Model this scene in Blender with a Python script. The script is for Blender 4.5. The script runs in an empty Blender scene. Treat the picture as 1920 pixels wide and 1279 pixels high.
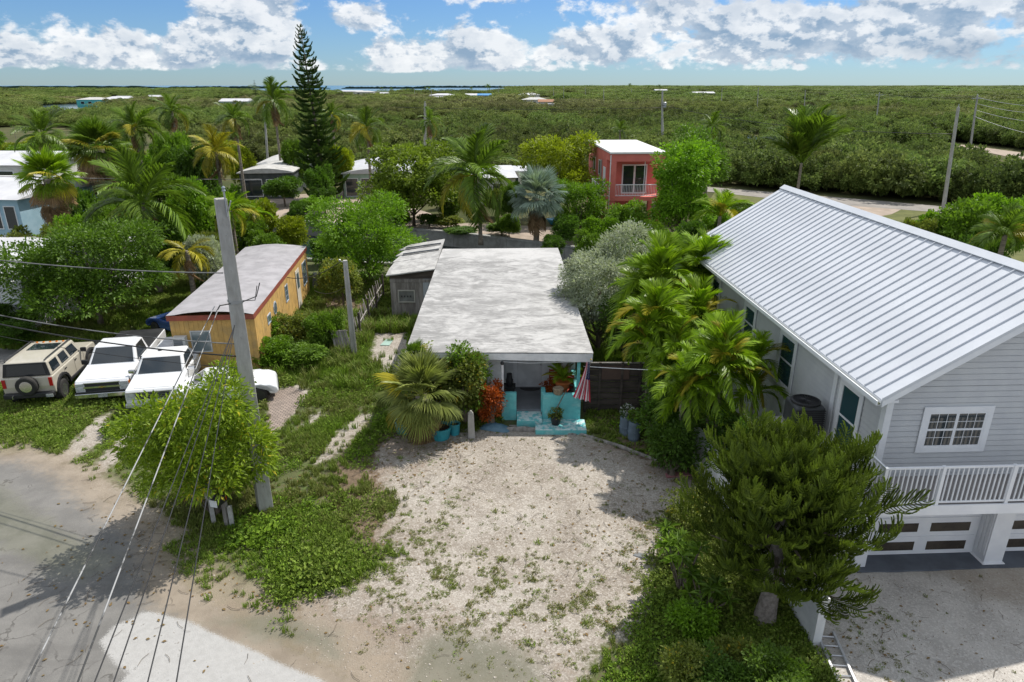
import bpy, math, random
import numpy as np
from mathutils import Vector, Matrix, Euler
R = math.radians
scene = bpy.context.scene
COL = scene.collection
random.seed(7)
rng = np.random.default_rng(7)

# ------------------------------------------------------------------ camera, sun, sky, exposure
F = 1280.0
TH = math.atan(479.5 / F); CT = math.cos(TH); ST = math.sin(TH); CH = 12.0
cam_d = bpy.data.cameras.new('camera'); cam = bpy.data.objects.new('camera', cam_d); COL.objects.link(cam)
cam.location = (0, 0, CH); cam.rotation_euler = (math.pi / 2 - TH, 0, 0)
cam_d.sensor_width = 36; cam_d.lens = 24; cam_d.clip_start = 0.1; cam_d.clip_end = 60000
scene.camera = cam

SHX, SHY = -0.53, -0.45          # metres of shadow per metre of height
SUN_EL = math.atan(1 / math.hypot(SHX, SHY))
SUN_AZ = math.atan2(-SHX, -SHY)  # clockwise from +Y
sd = bpy.data.lights.new('sun', 'SUN'); sd.energy = 4.6; sd.angle = R(0.55); sd.color = (1.0, 0.955, 0.88)
sun = bpy.data.objects.new('sun', sd); COL.objects.link(sun)
sun.rotation_euler = Vector((SHX, SHY, -1)).to_track_quat('-Z', 'Y').to_euler()
sun.location = (30, 30, 60)
scene.view_settings.view_transform = 'Standard'; scene.view_settings.look = 'None'
scene.view_settings.exposure = 0.10; scene.view_settings.gamma = 1; scene.view_settings.use_curve_mapping = False

def G(px, py, z=0.0):
    v = (py - 639.5) / F; t = (CH - z) / (ST + CT * v)
    return Vector(((px - 960) / F * t, (CT - ST * v) * t, z))
def At(px, py, Y):
    v = (py - 639.5) / F; t = Y / (CT - ST * v)
    return Vector(((px - 960) / F * t, Y, CH - (ST + CT * v) * t))
def proj(x, y, z):
    d = CH - z; depth = y * CT + d * ST; up = y * ST - d * CT
    return 960 + F * x / depth, 639.5 - F * up / depth

class NT:
    """small node-tree helper"""
    def __init__(s, tree): s.t = tree; s.n = tree.nodes; s.l = tree.links
    def new(s, typ, ins=None, **kw):
        nd = s.n.new(typ)
        for k, v in kw.items(): setattr(nd, k, v)
        for k, v in (ins or {}).items():
            if isinstance(v, bpy.types.NodeSocket): s.l.new(v, nd.inputs[k])
            else: nd.inputs[k].default_value = v
        return nd
    def math(s, op, a, b=0.0, c=None, clamp=False):
        nd = s.n.new('ShaderNodeMath'); nd.operation = op; nd.use_clamp = clamp
        for i, v in enumerate((a, b) if c is None else (a, b, c)):
            if isinstance(v, bpy.types.NodeSocket): s.l.new(v, nd.inputs[i])
            else: nd.inputs[i].default_value = v
        return nd.outputs[0]
    def vmath(s, op, a, b=None):
        nd = s.n.new('ShaderNodeVectorMath'); nd.operation = op
        for i, v in enumerate((a, b)):
            if v is None: continue
            if isinstance(v, bpy.types.NodeSocket): s.l.new(v, nd.inputs[i])
            else: nd.inputs[i].default_value = v
        return nd.outputs[0]
    def mix(s, fac, a, b, blend='MIX'):
        nd = s.n.new('ShaderNodeMix'); nd.data_type = 'RGBA'; nd.blend_type = blend
        for i, v in ((0, fac), (6, a), (7, b)):
            if isinstance(v, bpy.types.NodeSocket): s.l.new(v, nd.inputs[i])
            else: nd.inputs[i].default_value = v if i == 0 else (*v[:3], 1)
        return nd.outputs[2]
    def ramp(s, v, lo, hi, a=0.0, b=1.0, smooth=True):
        nd = s.n.new('ShaderNodeMapRange'); nd.interpolation_type = 'SMOOTHSTEP' if smooth else 'LINEAR'
        s.l.new(v, nd.inputs[0])
        for i, x in enumerate((lo, hi, a, b)): nd.inputs[i + 1].default_value = x
        return nd.outputs[0]
    def noise(s, vec, scale, detail=3, rough=.55, dist=0.0):
        nd = s.new('ShaderNodeTexNoise', {'Vector': vec, 'Scale': scale, 'Detail': detail, 'Roughness': rough, 'Distortion': dist})
        return nd.outputs['Fac']

def build_world():
    w = bpy.data.worlds.new('World'); scene.world = w; w.use_nodes = True
    w.node_tree.nodes.clear(); k = NT(w.node_tree)
    sky = k.new('ShaderNodeTexSky'); sky.sky_type = 'NISHITA'; sky.sun_disc = False
    sky.sun_elevation = SUN_EL; sky.sun_rotation = SUN_AZ; sky.altitude = 0; sky.air_density = 1.0; sky.dust_density = 0.1; sky.ozone_density = 3.5
    bg = k.new('ShaderNodeBackground', {'Strength': 0.145})
    hs = k.new('ShaderNodeHueSaturation', {'Color': sky.outputs[0], 'Saturation': 1.0, 'Value': 1.0})
    tint = k.mix(1.0, hs.outputs[0], (0.34, 0.485, 0.70), 'MULTIPLY')
    k.l.new(tint, bg.inputs['Color'])
    tc = k.new('ShaderNodeTexCoord').outputs['Generated']
    nrm = k.vmath('NORMALIZE', tc)
    sp = k.new('ShaderNodeSeparateXYZ', {0: nrm})
    X, Y, Z = sp.outputs
    az = k.math('MULTIPLY', k.math('ARCTAN2', X, Y), 57.2958)
    el = k.math('MULTIPLY', k.math('ARCSINE', Z), 57.2958)
    # stretch the vertical so that puffs near the horizon keep a cumulus shape
    vec = k.new('ShaderNodeCombineXYZ', {0: X, 1: Y, 2: k.math('MULTIPLY', Z, 1.7)}).outputs[0]
    up = k.vmath('ADD', vec, (0.010, 0.0, 0.016))
    def dens(v):
        a = k.noise(v, 10, 8, .60, 0.15); b = k.noise(v, 42, 4, .6)
        return k.math('ADD', k.math('MULTIPLY', a, .80), k.math('MULTIPLY', b, .20))
    d0 = dens(vec); d1 = dens(up)
    # broad cover: rising just above the horizon, breaking up higher
    # cloud groups: azimuth, elevation, half widths (degrees), weight
    groups = [(-36, 2.0, 6, 1.5, .24), (-28, 2.5, 5, 1.9, .26), (-23.5, 2.6, 4, 2.0, .22), (-19.3, 4.2, 3.2, 3.3, .36), (-11.5, 4.7, 2.6, 1.3, .28), (-9, 2.5, 5, 1.3, .20), (-2, 2.8, 5, 1.6, .22), (-2, 6.0, 2.5, .5, .14),
              (6, 2.8, 6, 1.8, .24), (11, 5.2, 5, 2, .22), (18, 3.4, 8, 2.4, .28), (28, 3.4, 8, 2.4, .27), (37, 4.2, 7, 2.8, .26), (24, 7.2, 14, 1.3, .36), (36, 1.5, 7, 1.2, .18), (-5, 1.5, 50, .9, .13), (-26, 7.0, 4, .5, .10), (-45, 3, 8, 2, .2), (47, 4, 7, 2.5, .2)]
    cover = None
    for (ga, ge, wa, we, wt) in groups:
        q = k.math('ADD', k.math('POWER', k.math('ABSOLUTE', k.math('DIVIDE', k.math('SUBTRACT', az, ga), wa)), 2.0),
                   k.math('POWER', k.math('ABSOLUTE', k.math('DIVIDE', k.math('SUBTRACT', el, ge), we)), 2.0))
        gss = k.math('MULTIPLY', k.math('EXPONENT', k.math('MULTIPLY', q, -1.0)), wt)
        cover = gss if cover is None else k.math('MAXIMUM', cover, gss)
    # away from the view broken cumulus goes on everywhere, cover raised for ambient light
    outside = k.ramp(k.math('ABSOLUTE', az), 42, 60)
    high = k.ramp(el, 8.5, 13)
    cover = k.math('MAXIMUM', cover, k.math('MULTIPLY', k.math('MAXIMUM', outside, high), .20))
    base = k.ramp(el, 0.3, 1.2)
    dd = k.math('ADD', d0, cover)
    dd = k.math('MULTIPLY', dd, k.math('ADD', k.math('MULTIPLY', base, .5), .5))
    fac = k.ramp(dd, .565, .66)
    fac = k.math('MULTIPLY', fac, k.ramp(el, 0.35, 1.2))
    # lit tops, blue-grey undersides
    lit = k.ramp(k.math('SUBTRACT', d0, d1), -0.045, 0.030)
    soft = k.noise(vec, 24, 6, .62)
    edge_l = k.ramp(dd, .74, .60)
    lit = k.math('ADD', k.math('MULTIPLY', lit, .60), k.math('ADD', k.math('MULTIPLY', k.ramp(soft, .38, .60), .25), k.math('MULTIPLY', edge_l, .25)), clamp=True)
    dq = k.math('ADD', k.math('POWER', k.math('ABSOLUTE', k.math('DIVIDE', k.math('SUBTRACT', az, 20.5), 12)), 4.0),
                k.math('POWER', k.math('ABSOLUTE', k.math('DIVIDE', k.math('SUBTRACT', el, 7.2), 1.5)), 2.0))
    dark = k.math('EXPONENT', k.math('MULTIPLY', dq, -1.0))
    dq2 = k.math('ADD', k.math('POWER', k.math('ABSOLUTE', k.math('DIVIDE', k.math('SUBTRACT', az, 33), 6)), 2.0),
                k.math('POWER', k.math('ABSOLUTE', k.math('DIVIDE', k.math('SUBTRACT', el, 2.0), 1.0)), 2.0))
    dark = k.math('MAXIMUM', dark, k.math('MULTIPLY', k.math('EXPONENT', k.math('MULTIPLY', dq2, -1.0)), .8))
    col = k.mix(lit, (0.27, 0.385, 0.53), (0.96, 0.97, 0.98))
    col = k.mix(k.math('MULTIPLY', dark, .85), col, (0.24, 0.34, 0.47))
    # cloud bodies thin towards the horizon haze
    cb = k.new('ShaderNodeBackground', {'Color': col, 'Strength': 0.98})
    fac = k.math('MULTIPLY', fac, .93)
    mx = k.new('ShaderNodeMixShader', {0: fac, 1: bg.outputs[0], 2: cb.outputs[0]})
    out = k.new('ShaderNodeOutputWorld', {0: mx.outputs[0]})
build_world()

# ------------------------------------------------------------------ object helpers
def link(o):
    COL.objects.link(o); return o
def props(o, label=None, cat=None, group=None, kind=None):
    if label: o['label'] = label
    if cat: o['category'] = cat
    if group: o['group'] = group
    if kind: o['kind'] = kind
    return o
def thing(name, label, cat, loc=(0, 0, 0), rz=0.0, group=None):
    o = link(bpy.data.objects.new(name, None)); o.empty_display_size = .3
    o.location = loc; o.rotation_euler = (0, 0, rz)
    return props(o, label, cat, group)
def copy_tree(o, parent=None):
    c = o.copy(); COL.objects.link(c); c.parent = parent
    for ch in list(o.children): copy_tree(ch, c)
    return c
def raw_mesh(name, v, f, mats=(), midx=None, smooth=False, rnd=None):
    me = bpy.data.meshes.new(name)
    me.from_pydata(v.tolist() if hasattr(v, 'tolist') else v, [], f.tolist() if hasattr(f, 'tolist') else f)
    for m in mats: me.materials.append(m)
    if midx is not None: me.polygons.foreach_set('material_index', np.asarray(midx, dtype=np.int32))
    if smooth: me.polygons.foreach_set('use_smooth', np.ones(len(me.polygons), dtype=bool))
    if rnd is not None:
        a = me.attributes.new('rnd', 'FLOAT', 'POINT'); a.data.foreach_set('value', np.asarray(rnd, dtype=np.float32))
    me.update()
    return me
def put(name, me, parent=None, loc=(0, 0, 0), rot=(0, 0, 0), scale=(1, 1, 1)):
    o = link(bpy.data.objects.new(name, me)); o.parent = parent
    o.location = loc; o.rotation_euler = rot; o.scale = scale
    return o

class B:
    """mesh builder"""
    def __init__(s): s.v = []; s.f = []; s.m = []
    def add(s, vs, fs, m=0):
        n = len(s.v); s.v += [tuple(p) for p in vs]
        for f in fs: s.f.append([i + n for i in f]); s.m.append(m)
        return s
    def box(s, x0, x1, y0, y1, z0, z1, m=0):
        vs = [(x, y, z) for z in (z0, z1) for y in (y0, y1) for x in (x0, x1)]
        return s.add(vs, [(0, 2, 3, 1), (4, 5, 7, 6), (0, 1, 5, 4), (2, 6, 7, 3), (0, 4, 6, 2), (1, 3, 7, 5)], m)
    def obox(s, c, size, rot=(0, 0, 0), m=0):
        M = Matrix.Translation(c) @ Euler(rot).to_matrix().to_4x4(); a, b, d = [q / 2 for q in size]
        vs = [M @ Vector((x, y, z)) for z in (-d, d) for y in (-b, b) for x in (-a, a)]
        return s.add(vs, [(0, 2, 3, 1), (4, 5, 7, 6), (0, 1, 5, 4), (2, 6, 7, 3), (0, 4, 6, 2), (1, 3, 7, 5)], m)
    def prism(s, poly, axis, a, b, m=0):
        n = len(poly)
        def P(p, t):
            return {'x': (t, p[0], p[1]), 'y': (p[0], t, p[1]), 'z': (p[0], p[1], t)}[axis]
        vs = [P(p, a) for p in poly] + [P(p, b) for p in poly]
        fs = [tuple(range(n))[::-1], tuple(range(n, 2 * n))] + [(i, (i + 1) % n, n + (i + 1) % n, n + i) for i in range(n)]
        return s.add(vs, fs, m)
    def hexa(s, low, top, m=0):
        """solid between 4 bottom and 4 top corners given in the same turning order"""
        return s.add(list(low) + list(top), [(3, 2, 1, 0), (4, 5, 6, 7)] + [(i, (i + 1) % 4, 4 + (i + 1) % 4, 4 + i) for i in range(4)], m)
    def tube(s, pts, r, n=6, m=0, caps=True):
        pts = [Vector(p) for p in pts]; k = len(pts)
        rs = r if hasattr(r, '__len__') else [r] * k
        vs = []; prev = None
        for i, p in enumerate(pts):
            d = (pts[min(i + 1, k - 1)] - pts[max(i - 1, 0)]).normalized()
            u = prev if prev is not None else (Vector((0, 0, 1)) if abs(d.z) < .9 else Vector((1, 0, 0)))
            a = (u - d * u.dot(d)).normalized(); b = d.cross(a); prev = a
            vs += [p + (a * math.cos(2 * math.pi * j / n) + b * math.sin(2 * math.pi * j / n)) * rs[i] for j in range(n)]
        fs = [(i * n + j, i * n + (j + 1) % n, (i + 1) * n + (j + 1) % n, (i + 1) * n + j) for i in range(k - 1) for j in range(n)]
        if caps: fs += [tuple(range(n))[::-1], tuple((k - 1) * n + j for j in range(n))]
        return s.add(vs, fs, m)
    def lathe(s, prof, c=(0, 0, 0), n=16, m=0, axis='z', caps=True):
        vs = []
        for r, h in prof:
            for j in range(n):
                a = 2 * math.pi * j / n; x, y = r * math.cos(a), r * math.sin(a)
                p = {'z': (x, y, h), 'y': (x, h, y), 'x': (h, x, y)}[axis]
                vs.append((p[0] + c[0], p[1] + c[1], p[2] + c[2]))
        k = len(prof)
        fs = [(i * n + j, i * n + (j + 1) % n, (i + 1) * n + (j + 1) % n, (i + 1) * n + j) for i in range(k - 1) for j in range(n)]
        if caps: fs += [tuple(range(n))[::-1], tuple((k - 1) * n + j for j in range(n))]
        return s.add(vs, fs, m)
    def panel(s, q, u0, u1, v0, v1, off=.01, thick=.0, m=0):
        """slab lying proud of quad q (a,b,c,d anticlockwise seen from outside)"""
        a, b, c, d = [Vector(p) for p in q]; nrm = (b - a).cross(d - a).normalized()
        def P(u, v): return a.lerp(b, u).lerp(d.lerp(c, u), v)
        c4 = [P(u0, v0), P(u1, v0), P(u1, v1), P(u0, v1)]
        back = [p + nrm * (off - thick - .004) for p in c4]; fr = [p + nrm * off for p in c4]
        return s.hexa(back, fr, m)
    def build(s, name, mats, parent=None, loc=(0, 0, 0), rz=0, smooth=False, bevel=0, seg=2, fix=True):
        mats = mats if isinstance(mats, (list, tuple)) else [mats]
        me = raw_mesh(name, s.v, s.f, mats, s.m, smooth)
        if fix:
            import bmesh
            bm = bmesh.new(); bm.from_mesh(me); bmesh.ops.recalc_face_normals(bm, faces=bm.faces); bm.to_mesh(me); bm.free()
        o = put(name, me, parent, loc, (0, 0, rz))
        if bevel:
            md = o.modifiers.new('bevel', 'BEVEL'); md.width = bevel; md.segments = seg; md.limit_method = 'ANGLE'; md.angle_limit = R(35)
        return o

# ------------------------------------------------------------------ materials
MAT = {}
def mat(name, col, col2=None, rough=.7, metal=0.0, scale=2.0, stretch=(1, 1, 1), bump=0.0, bscale=30, detail=5, lo=.35, hi=.65, spec=.35, dirt=None, dirt_amt=.5, coat=0.0, rv=0.0):
    if name in MAT: return MAT[name]
    m = bpy.data.materials.new(name); m.use_nodes = True; k = NT(m.node_tree); k.n.clear()
    tc = k.new('ShaderNodeTexCoord').outputs['Object']
    mp = k.new('ShaderNodeMapping', {'Vector': tc, 'Scale': stretch}).outputs[0]
    if col2 is None: col2 = tuple(c * .82 for c in col)
    n = k.noise(mp, scale, detail, .6)
    c = k.mix(k.ramp(n, lo, hi), col2, col)
    if dirt:
        d = k.ramp(k.noise(mp, scale * .45 + 0.3, 7, .7, .6), .50, .72)
        c = k.mix(k.math('MULTIPLY', d, dirt_amt), c, dirt)
    if rv:
        ri = k.new('ShaderNodeObjectInfo').outputs['Random']
        c = k.mix(1.0, c, k.new('ShaderNodeCombineColor', {0: k.ramp(ri, 0, 1, 1 - rv, 1 + rv, False), 1: k.ramp(ri, 0, 1, 1 - rv, 1 + rv, False), 2: k.ramp(ri, 0, 1, 1 - rv, 1 + rv, False)}).outputs[0], 'MULTIPLY')
    p = k.new('ShaderNodeBsdfPrincipled', {'Base Color': c, 'Metallic': metal, 'Roughness': rough, 'Specular IOR Level': spec, 'Coat Weight': coat})
    if bump:
        bn = k.noise(mp, bscale, 4, .6)
        bp = k.new('ShaderNodeBump', {'Height': bn, 'Strength': bump, 'Distance': .02}); k.l.new(bp.outputs[0], p.inputs['Normal'])
    k.new('ShaderNodeOutputMaterial', {0: p.outputs[0]})
    MAT[name] = m; return m
def leaf_mat(name, a, b, tr=.35, rough=.5, spec=.3, big=0.25, yellow=None, yamt=.0):
    """foliage: colour per leaf from 'rnd', broad clumps from object space, some light passing through"""
    if name in MAT: return MAT[name]
    m = bpy.data.materials.new(name); m.use_nodes = True; k = NT(m.node_tree); k.n.clear()
    r = k.new('ShaderNodeAttribute', attribute_name='rnd').outputs['Fac']
    tc = k.new('ShaderNodeTexCoord').outputs['Object']
    n = k.noise(tc, 1.3, 2)
    ri = k.new('ShaderNodeObjectInfo').outputs['Random']
    a = tuple(q * .85 for q in a); b = tuple(q * 1.16 for q in b); tr *= .8
    f = k.math('ADD', k.math('MULTIPLY', r, .68), k.math('MULTIPLY', k.ramp(n, .3, .7), .32))
    c = k.mix(f, a, b)
    if yellow: c = k.mix(k.ramp(k.math('ADD', r, k.math('MULTIPLY', n, .3)), 1.12 - yamt, 1.16 - yamt), c, yellow)
    v = k.ramp(ri, 0, 1, 1 - big, 1 + big, False)
    c = k.mix(1.0, c, k.new('ShaderNodeCombineColor', {0: v, 1: v, 2: v}).outputs[0], 'MULTIPLY')
    p = k.new('ShaderNodeBsdfPrincipled', {'Base Color': c, 'Roughness': rough, 'Specular IOR Level': spec})
    t = k.new('ShaderNodeBsdfTranslucent', {'Color': k.mix(1.0, c, (1.25, 1.35, .7), 'MULTIPLY')})
    mx = k.new('ShaderNodeMixShader', {0: tr, 1: p.outputs[0], 2: t.outputs[0]})
    k.new('ShaderNodeOutputMaterial', {0: mx.outputs[0]})
    MAT[name] = m; return m
def glass_mat(name, col, rough=.06):
    if name in MAT: return MAT[name]
    m = bpy.data.materials.new(name); m.use_nodes = True
    p = m.node_tree.nodes['Principled BSDF']; p.inputs['Base Color'].default_value = (*col, 1)
    p.inputs['Roughness'].default_value = rough; p.inputs['Specular IOR Level'].default_value = .8; p.inputs['IOR'].default_value = 1.55
    MAT[name] = m; return m

WHITE = mat('white_paint', (.80, .81, .82), (.66, .67, .69), rough=.55, dirt=(.45, .43, .40), dirt_amt=.25)
TRIM = mat('white_trim', (.80, .81, .83), (.74, .75, .78), rough=.45)
METALROOF = mat('painted_metal_roof', (.66, .68, .72), (.60, .62, .66), rough=.38, metal=.0, spec=.5, scale=.8, rv=.025)
SIDING = mat('grey_siding', (.56, .57, .58), (.51, .52, .54), rough=.65, scale=1.5)
GLASS = glass_mat('window_glass', (.02, .03, .035))
GLASSB = glass_mat('car_glass', (.015, .022, .028), .04)
CONC = mat('concrete', (.36, .355, .34), (.27, .265, .25), rough=.9, scale=2.2, bump=.35, bscale=25, dirt=(.16, .15, .13), dirt_amt=.6)
CONCP = mat('pole_concrete', (.44, .43, .41), (.33, .32, .30), rough=.9, scale=3.5, bump=.5, bscale=18, stretch=(1, 1, .35), dirt=(.20, .19, .17), dirt_amt=.6)
TURQ = mat('turquoise_paint', (.17, .56, .57), (.12, .46, .48), rough=.6, scale=4, dirt=(.55, .62, .60), dirt_amt=.35)
TURQW = mat('worn_turquoise_floor', (.55, .68, .68), (.14, .48, .50), rough=.7, scale=5, dirt=(.40, .40, .38), dirt_amt=.5, lo=.42, hi=.55)
GREYPAINT = mat('grey_floor_paint', (.20, .21, .23), rough=.6)
OLDWOOD = mat('weathered_wood', (.30, .28, .26), (.17, .155, .14), rough=.9, scale=6, stretch=(1, 1, .15), bump=.5, rv=.15)
DARKWOOD = mat('dark_fence_wood', (.105, .085, .072), (.055, .045, .04), rough=.9, scale=5, stretch=(.2, 1, 1), bump=.5, rv=.15)
BARK = mat('bark', (.22, .18, .14), (.12, .10, .08), rough=.95, scale=8, stretch=(1, 1, .5), bump=.8, bscale=20)
PALMBARK = mat('palm_trunk_bark', (.30, .26, .21), (.17, .145, .12), rough=.95, scale=7, stretch=(.4, .4, 3.0), bump=.8, bscale=14)
GALV = mat('galvanised_steel', (.45, .46, .47), rough=.45, metal=.7)
BLACK = mat('black_plastic', (.018, .018, .02), (.03, .03, .032), rough=.5)
RUBBER = mat('tyre_rubber', (.022, .022, .022), (.04, .038, .035), rough=.85)
YELLOW = mat('mustard_siding', (.60, .37, .12), (.48, .30, .10), rough=.8, scale=2.5, dirt=(.30, .22, .12), dirt_amt=.6)
REDTRIM = mat('brick_red_trim', (.30, .075, .045), (.22, .06, .04), rough=.7)
REDWALL = mat('coral_red_stucco', (.70, .19, .155), (.62, .16, .135), rough=.75, scale=.8)
WIRE = mat('weathered_cable', (.20, .20, .20), (.06, .06, .06), rough=.6, scale=.7, lo=.45, hi=.55)
# ------------------------------------------------------------------ polygons and masks
def gp(pts, z=0.0): return [tuple(G(x, y, z))[:2] for x, y in pts]
def inside(P, poly):
    poly = np.asarray(poly); x, y = P[:, 0], P[:, 1]; r = np.zeros(len(P), bool); j = len(poly) - 1
    for i in range(len(poly)):
        xi, yi = poly[i]; xj, yj = poly[j]
        c = ((yi > y) != (yj > y)) & (x < (xj - xi) * (y - yi) / (yj - yi + 1e-12) + xi); r ^= c; j = i
    return r
def sdist(P, poly):
    poly = np.asarray(poly, float); d = np.full(len(P), 1e9); j = len(poly) - 1
    for i in range(len(poly)):
        a = poly[j]; e = poly[i] - a; w = P - a
        t = np.clip((w @ e) / (e @ e + 1e-12), 0, 1); q = w - t[:, None] * e
        d = np.minimum(d, np.sqrt((q ** 2).sum(1))); j = i
    return np.where(inside(P, poly), d, -d)
def wob(P, s, seed=0):
    """cheap smooth noise in about -1..1"""
    r = np.random.default_rng(seed); out = np.zeros(len(P))
    for k in range(7):
        a = r.uniform(0, 6.28); f = s * r.uniform(.6, 1.7); ph = r.uniform(0, 6.28)
        out += np.sin((P[:, 0] * math.cos(a) + P[:, 1] * math.sin(a)) * f + ph + 1.3 * np.sin(P[:, 1] * f * .7 + k))
    return out / 4.0

ROAD = [(-70, 47), (-40, 31.5), (-25, 23.9)] + gp([(0, 852), (60, 850), (130, 882), (190, 930), (250, 965), (305, 1000), (300, 1040), (330, 1085), (380, 1125), (470, 1175), (560, 1222), (640, 1262), (700, 1300)]) + [(4, 8.6), (20, 3.5), (60, -10), (50, -30), (-80, -30)]
LOT = gp([(706, 880), (700, 850), (735, 822), (800, 812), (860, 815), (960, 806), (1085, 815), (1180, 850), (1290, 890), (1345, 930), (1270, 960), (1240, 985), (1290, 1010), (1275, 1060), (1235, 1110), (1225, 1165), (1140, 1210), (1090, 1279), (1050, 1330), (700, 1300), (640, 1262), (560, 1222), (560, 1130), (690, 1090), (745, 1045), (700, 1010), (735, 940), (712, 905)])
TRACKS = [gp([(175, 790), (215, 770), (190, 830), (120, 880), (95, 865)]), gp([(215, 830), (245, 790), (260, 800), (235, 850), (190, 900), (160, 890)]), gp([(0, 900), (0, 850), (60, 842), (150, 872), (215, 905), (330, 985), (335, 1010), (290, 1000), (200, 950), (120, 900), (60, 868)]),
          gp([(500, 735), (560, 725), (585, 740), (540, 790), (515, 785)]), gp([(585, 872), (640, 800), (680, 775), (700, 780), (665, 825), (625, 868)]), gp([(560, 800), (600, 770), (612, 776), (575, 806)]),
          gp([(690, 690), (705, 625), (730, 612), (765, 615), (765, 690), (730, 720)])]
DRIVE = [(6.95, 8.0), (6.85, 14.2), (8.2, 15.6), (24, 15.9), (30, 8), (24, -6)]
LEFTLOT = gp([(-120, 640), (30, 655), (150, 655), (180, 640), (300, 640), (300, 690), (150, 690), (90, 668), (20, 720), (-120, 760)])
SOIL = [gp([(590, 590), (620, 540), (700, 520), (720, 560), (660, 600)]), gp([(620, 880), (690, 790), (780, 800), (860, 830), (760, 900), (700, 920), (650, 1000), (620, 960)]), gp([(640, 930), (720, 900), (735, 1010), (690, 1040), (650, 1000)]), gp([(560, 1130), (700, 1105), (900, 1180), (1060, 1260), (1050, 1300), (640, 1262), (400, 1130)]),
        gp([(1100, 840), (1200, 830), (1330, 880), (1330, 930), (1200, 880)]), gp([(1095, 775), (1180, 775), (1300, 860), (1180, 840)])]
PATCH = gp([(186, 1203), (215, 1172), (250, 1160), (268, 1146), (300, 1150), (345, 1162), (430, 1200), (520, 1240), (600, 1275), (700, 1330), (300, 1400), (225, 1279), (245, 1262), (215, 1242), (200, 1222)])
PUDDLE = [gp([(-120, 900), (0, 915), (60, 960), (130, 1000), (220, 1050), (160, 1085), (80, 1070), (0, 1020), (-120, 980)]), gp([(770, 1225), (800, 1195), (850, 1186), (930, 1200), (1010, 1245), (1040, 1300), (760, 1300)]), gp([(400, 1165), (520, 1150), (620, 1190), (640, 1240), (560, 1215), (470, 1190)])]
PAVER = gp([(498, 738), (548, 728), (575, 745), (530, 800), (508, 830)])

def lin(a, b, s):
    n = max(1, int(round((b - a) / s))); return list(np.linspace(a, b, n, endpoint=False))
NEAR_BANK = [(-80, 66), (-20.7, 50), (-5, 46.5), (4.1, 43), (16, 38.5)]
FAR_BANK = [(-80, 82), (-20.7, 62.9), (-5, 57.6), (4.1, 52.2), (16, 45.5)]

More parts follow.
